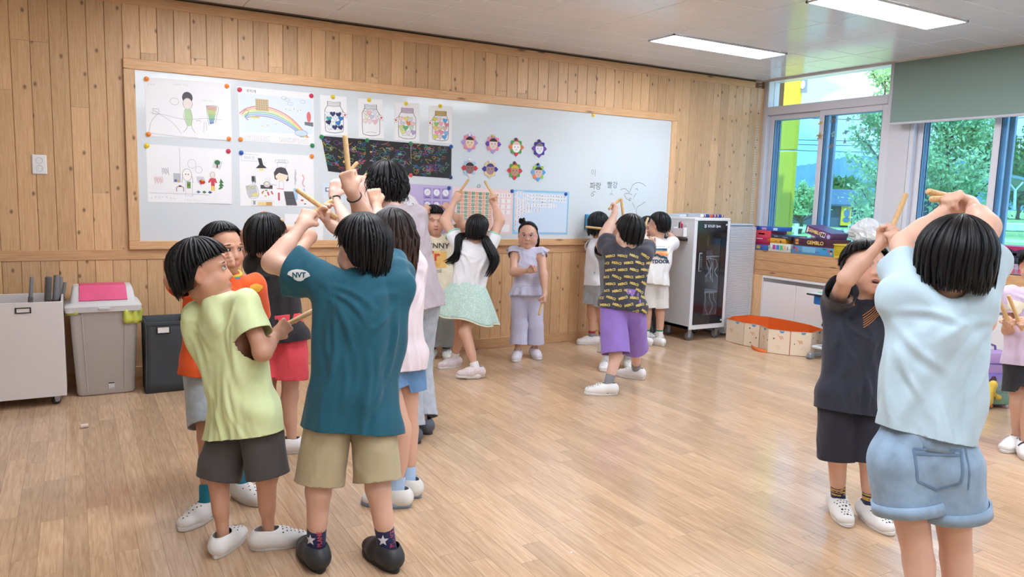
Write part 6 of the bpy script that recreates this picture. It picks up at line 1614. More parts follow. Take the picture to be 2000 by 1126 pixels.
def skin_mat(name, rgb):
 if name in MATS: return MATS[name]
 m, n, l, b = _bsdf(name); b.inputs['Roughness'].default_value = .48; b.inputs['Subsurface Weight'].default_value = .0
 at_ = n.new('ShaderNodeAttribute'); at_.attribute_name = 'lip'; ck = n.new('ShaderNodeAttribute'); ck.attribute_name = 'blush'
 tc = n.new('ShaderNodeTexCoord'); nz = n.new('ShaderNodeTexNoise'); nz.inputs['Scale'].default_value = 12; nz.inputs['Detail'].default_value = 4; l.new(tc.outputs['Object'], nz.inputs['Vector'])
 hs = n.new('ShaderNodeHueSaturation'); hs.inputs['Color'].default_value = lin(rgb); mr = n.new('ShaderNodeMapRange'); mr.inputs['To Min'].default_value = .93; mr.inputs['To Max'].default_value = 1.06
 l.new(nz.outputs['Fac'], mr.inputs['Value']); l.new(mr.outputs[0], hs.inputs['Value'])
 m1 = n.new('ShaderNodeMixRGB'); m1.inputs[2].default_value = lin((rgb[0], int(rgb[1] * .8), int(rgb[2] * .74))); l.new(ck.outputs['Fac'], m1.inputs[0]); l.new(hs.outputs[0], m1.inputs[1])
 m2 = n.new('ShaderNodeMixRGB'); m2.inputs[2].default_value = lin((188, 96, 92)); l.new(at_.outputs['Fac'], m2.inputs[0]); l.new(m1.outputs[0], m2.inputs[1])
 l.new(m2.outputs[0], b.inputs['Base Color'])
 nb = n.new('ShaderNodeTexNoise'); nb.inputs['Scale'].default_value = 160; bp = n.new('ShaderNodeBump'); bp.inputs['Strength'].default_value = .12; bp.inputs['Distance'].default_value = .002
 l.new(tc.outputs['Object'], nb.inputs['Vector']); l.new(nb.outputs['Fac'], bp.inputs['Height']); l.new(bp.outputs[0], b.inputs['Normal'])
 MATS[name] = m; return m
def cloth_mat(name, rgb, rough=.85, weave=260.0, vary=.05, dark=None, kind=None):
 if name in MATS: return MATS[name]
 m, n, l, b = _bsdf(name); b.inputs['Roughness'].default_value = rough; b.inputs['Sheen Weight'].default_value = .15
 tc = n.new('ShaderNodeTexCoord'); nz = n.new('ShaderNodeTexNoise'); nz.inputs['Scale'].default_value = 9 if kind != 'denim' else 26; nz.inputs['Detail'].default_value = 5; l.new(tc.outputs['Object'], nz.inputs['Vector'])
 hs = n.new('ShaderNodeHueSaturation'); hs.inputs['Color'].default_value = lin(rgb); mr = n.new('ShaderNodeMapRange'); mr.inputs['From Min'].default_value = .3; mr.inputs['From Max'].default_value = .7
 v_ = vary if kind != 'denim' else .14; mr.inputs['To Min'].default_value = 1 - v_; mr.inputs['To Max'].default_value = 1 + v_; l.new(nz.outputs['Fac'], mr.inputs['Value']); l.new(mr.outputs[0], hs.inputs['Value'])
 out = hs.outputs[0]
 if kind in ('stripe', 'speckle'):
  sc = n.new('ShaderNodeTexWave' if kind == 'stripe' else 'ShaderNodeTexVoronoi'); sc.inputs['Scale'].default_value = 32 if kind == 'stripe' else 75
  if kind == 'stripe': sc.bands_direction = 'Z'
  l.new(tc.outputs['Object'], sc.inputs['Vector']); r2 = n.new('ShaderNodeMapRange'); r2.inputs['From Min'].default_value = .45 if kind == 'stripe' else .3; r2.inputs['From Max'].default_value = .6 if kind == 'stripe' else .42
  l.new(sc.outputs['Fac'] if kind == 'stripe' else sc.outputs['Distance'], r2.inputs['Value']); mx = n.new('ShaderNodeMixRGB'); mx.inputs[2].default_value = lin(dark); l.new(r2.outputs[0], mx.inputs[0]); l.new(out, mx.inputs[1]); out = mx.outputs[0]
 l.new(out, b.inputs['Base Color'])
 nb = n.new('ShaderNodeTexNoise'); nb.inputs['Scale'].default_value = weave; nf = n.new('ShaderNodeTexNoise'); nf.inputs['Scale'].default_value = 11; nf.inputs['Detail'].default_value = 2; nf.inputs['Distortion'].default_value = .8
 mp = n.new('ShaderNodeMapping'); mp.inputs['Scale'].default_value = (1, 1, .5); l.new(tc.outputs['Object'], mp.inputs['Vector']); l.new(tc.outputs['Object'], nb.inputs['Vector']); l.new(mp.outputs[0], nf.inputs['Vector'])
 ad = n.new('ShaderNodeMath'); ad.operation = 'MULTIPLY_ADD'; ad.inputs[1].default_value = .04; l.new(nb.outputs['Fac'], ad.inputs[0]); l.new(nf.outputs['Fac'], ad.inputs[2])
 bp = n.new('ShaderNodeBump'); bp.inputs['Strength'].default_value = .5; bp.inputs['Distance'].default_value = .014; l.new(ad.outputs[0], bp.inputs['Height']); l.new(bp.outputs[0], b.inputs['Normal'])
 MATS[name] = m; return m
def hair_mat(name, rgb, tip=None):
 if name in MATS: return MATS[name]
 m, n, l, b = _bsdf(name); b.inputs['Roughness'].default_value = .42; b.inputs['Specular IOR Level'].default_value = .28; b.inputs['Base Color'].default_value = lin(rgb)
 if tip:
  at_ = n.new('ShaderNodeAttribute'); at_.attribute_name = 'tip'; mx = n.new('ShaderNodeMixRGB'); mx.inputs[1].default_value = lin(rgb); mx.inputs[2].default_value = lin(tip); l.new(at_.outputs['Fac'], mx.inputs[0]); l.new(mx.outputs[0], b.inputs['Base Color'])
 MATS[name] = m; return m
HAIR = hair_mat('hair_black', (19, 18, 20)); HAIRB = hair_mat('hair_brown', (34, 29, 29), (92, 62, 50))
class Person:
 """skeleton in room coordinates; lengths follow the body height H"""
 def __init__(s, label, H, foot_px, skin=(214, 160, 130), fat=1.0, depth=None, group='people playing with wooden sticks', h=.008):
  s.H = H; s.s = H / 1.25; s.fat = fat; s.h = h; s.skin = skin_mat('skin_%d_%d_%d' % skin, skin)
  s.foot = on_z(*foot_px); s.d = depth_of(s.foot) if depth is None else depth
  if s.d > 5: s.h = max(s.h, .0105)
  s.t = thing('person', label, 'person', (s.foot[0], s.foot[1], 0), group)
  s.B = Field(); s.J = {}; s.fine = []; s.warn = []
  s.seed = abs(int(foot_px[0] * 7 + foot_px[1])) % 1000
 L0 = dict(ua=.225, fa=.195, th=.295, sh=.300)
 def pt(s, px, py, dd=0.0): return at(px, py, s.d + dd)
 def reach(s, a, px, py, L, sign):
  """the point at distance L from a that is seen at (px, py); sign -1 = nearer root, +1 = farther"""
  r = unit(_ray(px, py)); oc = EYE - a; b = float(oc @ r); c = float(oc @ oc) - L * L; D = b * b - c
  if D < 0:
   p = EYE + r * (-b); return a + unit(p - a) * L
  return EYE + r * (-b + sign * math.sqrt(D))
 def frame(s, pelvis, neck, fwd, sh_tilt=0.0, sh_w=.128, hip_w=.072, sh_dir=None):
  """torso: pelvis centre, base of neck, facing direction (room vector)"""
  k = s.s; s.P, s.N = np.asarray(pelvis, float), np.asarray(neck, float)
  s.up = unit(s.N - s.P); s.fw = unit(np.asarray(fwd, float) - s.up * (np.asarray(fwd, float) @ s.up)); s.rt = np.cross(s.fw, s.up)
  R = np.stack([s.rt, s.fw, s.up], 1); s.R = R; Lt = np.linalg.norm(s.N - s.P); s.Lt = Lt; f = s.fat
  sd = s.rt if sh_dir is None else unit(sh_dir); s.sd = sd
  s.J['shL'] = s.N - sd * sh_w * k * (1 + .25 * (f - 1)) - s.up * (.035 * k) + s.up * sh_tilt
  s.J['shR'] = s.N + sd * sh_w * k * (1 + .25 * (f - 1)) - s.up * (.035 * k) - s.up * sh_tilt
  s.J['hipL'] = s.P - s.rt * hip_w * k * f - s.up * .02 * k; s.J['hipR'] = s.P + s.rt * hip_w * k * f - s.up * .02 * k
  B = s.B
  s.chest = s.P + s.up * Lt * .66
  B.ell(s.chest + s.fw * .0, (.106 * k * f, .076 * k * f, .150 * k), R, .02); B.ell(s.P + s.up * .02 * k - s.fw * .008 * k, (.102 * k * f, .082 * k * f, .100 * k), R, .02)
  B.ell(s.P + s.up * Lt * .34 + s.fw * .012 * k * f, (.092 * k * f, .072 * k * f, .13 * k), R, .02)
  B.limb(s.J['shL'], s.J['shR'], .034 * k, .034 * k, .03); B.limb(s.chest + s.up * .06 * k, s.N, .075 * k, .046 * k, .04)
 def leg(s, side, knee, ankle, toe, heel_lift=0.0, ksign=0.0, foot_len=.0):
  """knee, ankle: picture points (px, py[, dd]); toe: floor direction as room vector"""
  k, f = s.s, s.fat; hip = s.J['hip' + side]
  an = np.asarray(ankle, float); kn = np.asarray(knee, float)
  s.J['kn' + side], s.J['an' + side], s.J['toe' + side] = kn, an, unit(np.array([toe[0], toe[1], 0.0]))
  back = -unit(s.fw + s.J['toe' + side])
  g = 1 + .75 * (f - 1)
  B = s.B; B.limb(hip, kn, .066 * k * g, .043 * k * g, .03); B.limb(kn, an, .039 * k * g, .0255 * k * g, .02)
  B.limb(kn + (an - kn) * .12 + back * .010 * k, kn + (an - kn) * .55 + back * .008 * k, .033 * k * g, .027 * k * g, .03)
  B.ell(kn - back * .012 * k, (.03 * k * g,) * 3, None, .03)
  t = s.J['toe' + side]
  B.limb(an + np.array([0, 0, -.02 * k]), an + t * .085 * k + np.array([0, 0, -.030 * k]), .026 * k, .020 * k, .02)
 def arm(s, side, elbow, wrist, hand='grip', stick=None, hdir=None, palm=None, curl=1.0, thin=1.0, hand_len=1.0, thumb=1.0):
  """elbow, wrist room points; stick: direction of the held stick; hdir: direction of the back of the hand"""
  k, f = s.s, (1 + .7 * (s.fat - 1)) * thin; s.J['f' + side] = f; sh = s.J['sh' + side]; el = np.asarray(elbow, float); wr = np.asarray(wrist, float)
  s.J['el' + side], s.J['wr' + side] = el, wr
  B = s.B; B.limb(sh, el, .043 * k * f, .033 * k * f, .03, tagid=0); B.limb(el, wr, .0335 * k * f, .0215 * k * f, .018)
  B.limb(el + (wr - el) * .08, el + (wr - el) * .45, .034 * k * f, .029 * k * f, .03)
  d = unit(wr - el) if hdir is None else unit(hdir)
  if stick is not None:
   sd = np.asarray(stick, float); sd = unit(sd - d * (sd @ d))
  else: sd = None
  if palm is not None:
   n = np.asarray(palm, float); n = unit(n - d * (n @ d))
   if sd is None: sd = unit(np.cross(n, d))
   elif abs(n @ sd) > .999: sd = unit(np.cross(n, d))
   n = unit(n - sd * (n @ sd))
  else: n = unit(np.cross(d, sd))
  if np.dot(np.cross(d, n), sd) * thumb < 0: pass
  s.J['hand' + side] = s._hand(wr, d, n, sd * 1.0, hand, curl, hand_len, thumb)
 def _hand(s, o, d, n, sd, style, curl, hl, thumb):
  """d: wrist to knuckles, n: palm faces, sd: towards the thumb side (or its opposite when thumb = -1)"""
  k = s.s * hl; B = s.B; th = sd * thumb
  s.fine.append((o + d * .06 * k + n * .01 * k, .105 * k, max(.0028, .0032 * k) * (1.4 if s.d > 5 else 1)))
  B.limb(o, o + d * .02 * k, .021 * k, .0215 * k, .012)
  for j, w in enumerate((-.021, -.007, .007, .021)):
   B.limb(o + d * .014 * k + sd * w * .8 * k, o + d * (.062 + (.004 if abs(w) < .01 else 0)) * k + sd * w * k, .0115 * k, .0098 * k, .012)
  a = {'grip': (1.25, 1.65, .9), 'relaxed': (.45, .55, .35), 'flat': (.08, .1, .05), 'loose': (.9, 1.2, .7)}[style]; a = [x * curl for x in a]
  tip = None
  for j, w in enumerate((-.0225, -.0075, .0075, .0225)):
   wl = w * thumb
   idx = j if thumb > 0 else 3 - j          # 0 = little finger ... 3 = index
   ln = (.78, .95, 1.0, .93)[idx]
   p = o + d * (.066 + (.0045, .0, -.001, -.001)[0] * 0) * k + sd * w * k; ang = 0.0
   for q, (L, r0, r1) in enumerate(((.030, .0092, .0086), (.021, .0084, .0078), (.017, .0076, .0062))):
    ang += a[q] * (1 + .05 * (idx - 1.5)); v = d * math.cos(ang) + n * math.sin(ang)
    e = p + v * L * ln * k; B.limb(p, e, r0 * k, r1 * k, .0035); p = e
  b = o + d * .020 * k + th * .022 * k + n * .006 * k
  if style in ('grip', 'loose'):
   m1 = b + (d * .55 + th * .45 + n * .75) * .026 * k; m2 = m1 + (d * .55 - th * .25 + n * .75) * .024 * k; m3 = m2 + (d * .5 - th * .75 + n * .25) * .018 * k
  else:
   m1 = b + (d * .62 + th * .65 + n * .3) * .028 * k; m2 = m1 + (d * .8 + th * .35 + n * .2) * .022 * k; m3 = m2 + (d * .9 + th * .1 + n * .15) * .016 * k
  B.limb(o + d * .008 * k + th * .008 * k, b, .014 * k, .0125 * k, .012); B.limb(b, m1, .0122 * k, .0098 * k, .008); B.limb(m1, m2, .0094 * k, .0086 * k, .005); B.limb(m2, m3, .0084 * k, .0066 * k, .005)
  return o + d * .070 * k + n * .0215 * k          # centre of the grip
 def head(s, centre, fwd, up=(0, 0, 1), size=1.0, face=True, eyes='open', smile=0.0, mouth=0.0, detail=.0048):
  k = s.s ** .55 * size; up = unit(up); f = np.asarray(fwd, float); f = unit(f - up * (f @ up)); r = np.cross(f, up); R = np.stack([r, f, up], 1)
  s.hc, s.hR, s.hk, s.hf, s.hu, s.hr = np.asarray(centre, float), R, k, f, up, r
  X = lambda x, y, z: s.hc + R @ (np.array([x, y, z]) * k); s.X = X
  B = s.B
  B.limb(s.N - s.up * .01, X(0, -.02, -.06), .047 * s.s * (1 + .5 * (s.fat - 1)), .046 * k, .03)
  g = 1 + .35 * (s.fat - 1)
  B.ell(X(0, -.012, .030), np.array([.0745, .091, .079]) * k, R, .02); B.ell(X(0, .016, -.034), np.array([.060 * g, .066, .070]) * k, R, .03)
  B.ball(X(0, .058, -.086), .019 * k * g, .03)
  for e in (-1, 1):
   B.ball(X(e * .034, .046, -.036), .029 * k * g, .025); B.ball(X(e * .052 * g, .005, -.05), .028 * k * g, .03)
   B.ell(X(e * .0755, -.012, -.008), np.array([.0085, .019, .029]) * k, R @ rotz3(e * .35), .008); B.ell(X(e * .0835, -.006, -.006), np.array([.006, .010, .017]) * k, R @ rotz3(e * .35), .006, sub=True)
   if face: B.ell(X(e * .030, .089, .006), np.array([.018, .012, .0095]) * k, R, .02, sub=True); B.limb(X(e * .044, .069, .021), X(e * .014, .079, .021), .006 * k, .006 * k, .012)
  if face:
   B.limb(X(0, .0745, .008), X(0, .088, -.028), .006 * k, .0105 * k, .012); B.ball(X(.010, .080, -.030), .0075 * k, .008); B.ball(X(-.010, .080, -.030), .0075 * k, .008)
   for e in (-1, 1): B.limb(X(e * .018, .073, -.0555 + .006 * smile), X(0, .0795, -.0565), .0048 * k, .0062 * k, .008); B.limb(X(e * .015, .073, -.064 + .006 * smile - .006 * mouth), X(0, .0785, -.0655 - .008 * mouth), .005 * k, .0066 * k, .008)
   if mouth: B.ell(X(0, .083, -.062), np.array([.013, .012, .0055 * mouth]) * k, R, .004, sub=True)
  s.fine.append((X(0, 0, -.01), .135 * k, detail * (1.25 if s.d > 5 else 1))); s.face, s.eyes = face, eyes
 def build_body(s):
  V, F = mesh_field(s.B, s.h, s.fine)
  A = {}
  if hasattr(s, 'hR'):
   L = (V - s.hc) @ s.hR / s.hk
   lip = np.exp(-((L[:, 0] / .019) ** 4)) * np.exp(-(((L[:, 2] + .061) / .0085) ** 4)) * (L[:, 1] > .064); A['lip'] = lip * .75 if s.face else lip * 0
   A['blush'] = .35 * np.exp(-(((np.abs(L[:, 0]) - .038) / .02) ** 2 + ((L[:, 2] + .028) / .018) ** 2)) * (L[:, 1] > .03) + .45 * np.exp(-(((np.abs(L[:, 0]) - .08) / .012) ** 2 + (L[:, 2] / .03) ** 2)) * (np.abs(L[:, 1]) < .04)
  s.body = put('body', V, F, s.skin, s.t, A)
  if getattr(s, 'face', False):
   k, X, R = s.hk, s.X, s.hR
   for e in (-1, 1):
    if s.eyes == 'open':
     v, f = sphere(X(e * .030, .0725, .0045), np.array([.0135, .0085, .0062]) * k, R); o = put('eye', v, f, mat('eye_white', (226, 222, 218), .25), s.t)
     v, f = sphere(X(e * .029, .0775, .0045), np.array([.0062, .0048, .0062]) * k, R); put('iris', v, f, mat('iris_dark', (34, 24, 20), .15), o)
    z = .0105 if s.eyes == 'open' else .001
    pts = [X(e * (.030 + q * .0155), .0785 - .006 * (q * q) + (.001 if s.eyes == 'open' else .0015), z - .0045 * q * q * (1 if s.eyes == 'open' else -.4)) for q in np.linspace(-1, 1, 7)]
    MBx(pts, [.0004 * k] + [.0016 * k] * 5 + [.0004 * k], 'eyelash', mat('lash', (36, 28, 28), .6), s.t)
    pts = [X(e * (.032 + q * .018), .0795 - .0085 * (q * q) * (.6 + .4 * q), .0275 - .003 * q * q) for q in np.linspace(-1, 1, 6)]
    MBx(pts, [.001 * k, .0022 * k, .0025 * k, .0024 * k, .0018 * k, .0006 * k], 'eyebrow', mat('brow', (48, 40, 40), .8), s.t)
 # ---- clothes
 def garment(s, name, fd, m, cut, h=.009, amp=.006, wl=.07, up=None, solid=.0025, it=2, seed=0):
  if s.d > 5: h = max(h, .0115)
  lo, hi = fd.bounds(); lo = lo - 3 * h; hi = hi + 3 * h
  V, F = nets(fd.grid(lo, hi, h), lo, h); V = relax(V, F, it)
  N = normals(V, F)
  V = folds(V, N, amp, s.seed + seed, s.up if up is None else up, wl)
  if name in ('t_shirt', 'polo_shirt', 'sports_top', 'blouse', 'tank_top'): V = V + N * s.creases(V)[:, None]
  _, tg = fd.at(V, True)
  V, P = clip(V, F, cut(V, tg))
  o = put(name, V, P, m, s.t, solid=solid); o['bvh'] = 0; del o['bvh']
  return o
 def creases(s, V):
  """pull folds from the armpits across the back and chest, and short folds at the waist"""
  R = np.random.default_rng(s.seed + 5); k = s.s; x, z = (V - s.P) @ s.rt, (V - s.P) @ s.up; L = s.Lt; out = np.zeros(len(V)); ln = []
  for sd, sg in (('L', -1), ('R', 1)):
   if 'el' + sd not in s.J: continue
   up_ = (s.J['el' + sd] - s.J['sh' + sd]) @ s.up > 0
   ends = ((-.03, .82), (.0, .62), (.03, .40), (.075, .18), (.095, .0)) if up_ else ((.02, .70), (.06, .45), (.095, .2))
   for i, (ex, ez) in enumerate(ends): ln.append((sg * (.125 - .004 * i) * k, L * (.93 - .045 * i), sg * ex * k + R.normal(0, .012), L * ez + R.normal(0, .02), 1.0))
  for i in range(7):
   a = R.uniform(-.11, .11) * k; ln.append((a, -.12 + R.uniform(-.05, .05), a * .7 + R.normal(0, .03), L * R.uniform(.2, .5), .8))
  for (x0, z0, x1, z1, A) in ln:
   dx, dz = x1 - x0, z1 - z0; q = dx * dx + dz * dz + 1e-9; t = np.clip(((x - x0) * dx + (z - z0) * dz) / q, 0, 1)
   bow = .018 * np.sin(math.pi * t) * R.choice((-1, 1)); n = 1 / math.sqrt(q)
   d = ((x - x0) * dz - (z - z0) * dx) * n + bow; e = np.maximum(0, np.hypot(x - x0 - t * dx, z - z0 - t * dz) - np.abs(d) - .02)
   w = .0085 * k * R.uniform(.8, 1.5); f = np.sin(math.pi * np.clip(t, .02, .98)) ** .6 * np.exp(-(e / .02) ** 2)
   out += A * f * (.0062 * np.exp(-(d / w) ** 2) - .0030 * np.exp(-((d - 2.1 * w) / w) ** 2)) * k
  return out
 def shirt(s, m, hem, ease=.020, sleeve=.55, sleeve_r=.062, neck_r=.062, name='t_shirt', flare=.012, amp=.006, wl=.11, hem_up=None, neck_off=(0, .006, 0), sleeveless=False, hem_off=(0, 0), h=.009):
  """hem: distance below the pelvis centre along the spine (metres, positive = down)"""
  k, f, R = s.s, s.fat, s.R; fd = Field(); E = ease; amp = amp * 1.7
  hp = s.P - s.up * hem + s.rt * hem_off[0] + s.fw * hem_off[1]
  fd.ell(s.chest, (.106 * k * f + E * .8, .078 * k * f + E * .8, .148 * k + E * .5), R, .02, tagid=1)
  hw = .107 * k * f + E * .8
  fd.limb(s.chest, hp - s.up * .03, hw / 1.32, (hw + flare) / 1.32, .02, flat=(s.rt, 1.32), tagid=1)
  fd.limb(s.J['shL'], s.J['shR'], .036 * k + E * .4, .036 * k + E * .4, .035, tagid=1); fd.limb(s.chest + s.up * .06 * k, s.N - s.up * .012, .078 * k + E * .4, .054 * k + E * .3, .03, tagid=1)
  if getattr(s, 'sp', None):
   er, ez = s.sp
   fd.ell(s.P - s.fw * .006 * k, (.100 * k * f + ez + .013, .084 * k * f + ez + .013, .10 * k + .012), R, .02, tagid=1)
   if hem > -.03:
    for sd in 'LR': fd.limb(s.J['hip' + sd], s.J['hip' + sd] + (s.J['kn' + sd] - s.J['hip' + sd]) * .75, er[0] + .013, er[1] + .015, .025, tagid=1)
  cuts = {}
  for i, sd in ((2, 'L'), (3, 'R')):
   if 'el' + sd not in s.J: continue
   a, b = s.J['sh' + sd], s.J['el' + sd]
   if sleeveless: cuts[i] = (a, unit(b - a), .0); fd.limb(a - unit(b - a) * .01, a + unit(b - a) * .06, .048 * k + E * .4, .05 * k + E * .4, .03, tagid=i); cuts[i] = (a, unit(b - a), .028 * k)
   else:
    L = np.linalg.norm(b - a) * sleeve; fa = s.J['f' + sd]; fd.limb(a, a + unit(b - a) * (L + .03), max(.046 * k + E * .4, .043 * k * fa + .011), max(sleeve_r * k, .036 * k * fa + .012), .032, tagid=i); cuts[i] = (a, unit(b - a), L)
  for sd, sg in (('L', -1), ('R', 1)):
   if not sleeveless: fd.limb(s.J['sh' + sd] - s.up * .045 * k - s.sd * sg * .012 * k, hp + s.rt * sg * hw * .36, .042 * k + E * .5, hw * .66, .03, tagid=1)
  hu = s.up if hem_up is None else unit(hem_up)
  nc = s.N + s.R @ (np.array(neck_off) * k) + s.up * .022
  body = Field(); body.p = [q for q in fd.p if (q[8] if q[0] == 'l' else q[6]) == 1]
  def cut(V, tg):
   g0 = -((V - hp) @ hu); dt = body.at(V)
   g = np.where(tg == 1, g0, -1.0)
   for i, (a, d, L) in cuts.items(): g = np.where(tg == i, np.where(dt < .006, g0, (V - a) @ d - L), g)
   g = np.maximum(g, (neck_r * k - np.linalg.norm((V - nc) * np.array([1, 1, 1]), axis=1)) )
   return g
  o = s.garment(name, fd, m, cut, amp=amp, wl=wl, seed=1, h=h); s.shirt_o = o; s.cuts = cuts
  return o
 def shorts(s, m, length=.8, r=.085, flare=.02, name='shorts', rise=.10, ease=.012, amp=.006, wl=.09, h=.009, legs=('L', 'R'), to_ankle=False, end_r=None):
  """length: fraction of the thigh (or of the shank when to_ankle) that is covered"""
  k, f, R = s.s, s.fat, s.R; fd = Field(); cuts = {}; s.sp = ((r * k * f, r * k * f + flare * .75), ease)
  fd.ell(s.P - s.fw * .006 * k, (.100 * k * f + ease, .084 * k * f + ease, .10 * k), R, .02, tagid=1)
  fd.limb(s.P, s.P + s.up * (rise + .04), .086 * k * f + ease, .082 * k * f + ease, .02, flat=(s.rt, 1.22), tagid=1)
  for i, sd in ((2, 'L'), (3, 'R')):
   hip, kn, an = s.J['hip' + sd], s.J['kn' + sd], s.J['an' + sd]; sg = -1 if sd == 'L' else 1
   fd.limb(hip, s.P + s.up * (rise + .03) + s.rt * sg * .034 * k * f, r * k * f * .97, .068 * k * f + ease, .02, tagid=1)
   if to_ankle:
    fd.limb(hip, kn, r * k * f, r * k * .92, .018, tagid=i); e = kn + (an - kn) * length; d = unit(an - kn)
    fd.limb(kn, e + d * .03, r * k * .92, (end_r or r) * k + flare, .02, tagid=i + 2); cuts[i + 2] = (e, d)
   else:
    e = hip + (kn - hip) * length; d = unit(kn - hip); fd.limb(hip, e + d * .03, r * k * f, r * k * f + flare, .018, tagid=i); cuts[i] = (e, d)
  def cut(V, tg):
   g = (V - s.P) @ s.up - rise
   for i, (e, d) in cuts.items(): g = np.where(tg == i, (V - e) @ d, g)
   return g
  o = s.garment(name, fd, m, cut, amp=amp, wl=wl, seed=2, h=h); s.shorts_o = o; return o
 def shoe(s, side, m, sole, style='slip', lift=0.0, tilt=0.0, holes=None, strap=None, size=1.0, mname='shoe'):
  k = s.s * size; an = s.J['an' + side]; t = s.J['toe' + side]; up = np.array([0, 0, 1.0]); r = np.cross(t, up)
  a0 = np.array([an[0], an[1], lift])
  if tilt:
   c, q = math.cos(tilt), math.sin(tilt); t, up = t * c - up * q, up * c + t * q
  Y = lambda x, y, z: a0 + (r * x + t * y + up * z) * k
  fd = Field()
  fd.limb(Y(0, -.035, .035), Y(0, .055, .030), .034 * k, .037 * k, .03, flat=(up, .9)); fd.limb(Y(.002, .055, .027), Y(.003, .108, .026), .040 * k, .037 * k, .03, flat=(up, .72))
  fd.limb(Y(0, -.03, .05), Y(0, -.02, .062), .033 * k, .032 * k, .03); fd.limb(Y(0, .0, .048), Y(0, .05, .045), .034 * k, .030 * k, .03)
  V, F = mesh_field(fd, .0075 if s.d < 5 else .009, it=2); V = V.copy()
  z = (V - a0) @ up; g = np.maximum(.010 * k - z, -1.0)
  op = np.linalg.norm((V - Y(0, -.006, .082)) @ np.stack([r / .031, t / .046, up / .034], 1) / k, axis=1)
  g = np.maximum(g, (1 - op) * .03)
  V2, P2 = clip(V, F, g)
  o = put('shoe', V2, P2, m, s.t, solid=.003)
  # sole: outline plate
  n = 22; pl = []
  for i in range(n):
   a = 2 * math.pi * i / n; y = .041 + .106 * math.copysign(abs(math.cos(a)) ** .85, math.cos(a)); w = .037 * (1 + .10 * math.cos(a)) * (1.08 if math.cos(a) > 0 else .98); pl.append((w * math.sin(a) * (1 - .12 * max(0, -math.cos(a))), y))
  sv = [];
  for z_, q in ((.0005, .95), (.004, 1.0), (.015, 1.0), (.018, .96)): sv += [Y(x * q, .041 + (y - .041) * q, z_) for x, y in pl]
  sf = [tuple(range(n - 1, -1, -1)), tuple(3 * n + j for j in range(n))] + [(q * n + j, q * n + (j + 1) % n, q * n + n + (j + 1) % n, q * n + n + j) for q in range(3) for j in range(n)]
  put('sole', np.array(sv), sf, sole, o)
  smooth_angle(o.children[0], 40)
  if holes:
   bv = BVHTree.FromPolygons([Vector(v) for v in V2], P2); hv = []; hf = []
   sp = [(x, y) for y in np.arange(.05, .13, .015) for x in np.arange(-.024, .0241, .012) if abs(x) + (y - .05) * .22 < .03]
   for i, (x, y) in enumerate(sp):
    if (i % 2) and holes == 'sparse': continue
    q = Y(x + (.006 if int(y / .015) % 2 else 0), y, .12); hit = bv.ray_cast(Vector(q), Vector(-up))
    if hit[0] is None: continue
    c, nn = np.array(hit[0]), np.array(hit[1]); nn = nn if nn @ up > 0 else -nn; e1 = unit(np.cross(nn, t)); e2 = np.cross(nn, e1); b0 = len(hv); rr = (.0032 if holes != 'heart' or i % 5 else .005) * k
    hv += [c + nn * .0008 + (e1 * math.cos(a) + e2 * math.sin(a)) * rr for a in np.arange(8) * .785]; hf.append(tuple(range(b0, b0 + 8)))
   if hv: q = put('vent_holes', np.array(hv), hf, mat('vent_dark', (58, 54, 54), .8), o); q['kind'] = 'stuff'
  if strap is not None:
   bv = BVHTree.FromPolygons([Vector(v) for v in V2], P2)
   decal_on(bv, band2d(.05, .011), Y(0, .045, .14), r, t, -up, 'strap', strap, o, .002)
  return o
 def sock(s, side, m, top=.08, stripes=None, name='sock'):
  k = s.s; an, kn = s.J['an' + side], s.J['kn' + side]; d = unit(kn - an); g = 1 + .75 * (s.fat - 1)
  fd = Field(); fd.limb(an - d * .03 * k, an + d * (top + .03) * k, .033 * k * g, .0335 * k * g + .002, .02); fd.limb(an - d * .02 * k, an + s.J['toe' + side] * .07 * k - d * .04 * k, .033 * k, .028 * k, .02)
  V, F = mesh_field(fd, .008, it=1); V2, P2 = clip(V, F, (V - an) @ d - top * k)
  mats = [m]; fm = None
  if stripes:
   mats.append(stripes[0]); V2 = np.asarray(V2); ct = np.array([np.mean(V2[list(p)], axis=0) for p in P2]); q = (ct - an) @ d / k; fm = np.zeros(len(P2), int)
   for a, b in stripes[1]: fm[(q > a) & (q < b)] = 1
  return put(name, V2, P2, None, s.t, solid=.002, mats=mats, fmat=fm)
 # ---- hair
 def hair(s, style='bowl', m=None, front=.95, side=1.25, back=1.95, puff=.012, drop=0.0, n=410, w=.0084, seed=0, part=0.0, tie=None, wave=.0, bang=True, whorl=(0, -.03)):
  m = m or HAIR; k = s.hk
  if s.d > 5: n, w = int(n * .62), w * 1.3
  R = np.random.default_rng(s.seed + seed); X = s.X; VV = []; FF = []; TT = []
  r0 = np.array([.0745, .091, .079]) * k + .004; c0 = X(0, -.012, .030)
  # base shell under the locks
  fd = Field(); fd.ell(c0, r0 + puff * .55, s.hR, .02); fd.ell(X(0, -.030, -.005), np.array([.068, .066, .075]) * k + puff * .4, s.hR, .03)
  V, F = mesh_field(fd, .0055, it=1); L = (V - s.hc) @ s.hR / k
  az = np.arctan2(L[:, 0], L[:, 1])           # 0 = forward
  lim = np.interp(np.abs(az), [0, .55, 1.0, 1.25, 1.65, 2.1, 3.15], [.030 + .083 * math.cos(front)] * 2 + [.030 + .083 * math.cos((front + side) / 2), .030 + .08 * math.cos(side), .025 + .08 * math.cos(side) - .012, -.050, -.070])
  V2, P2 = clip(V, F, lim - L[:, 2]); VV.append(V2); off = len(V2); FF += P2; TT.append(np.zeros(len(V2)))
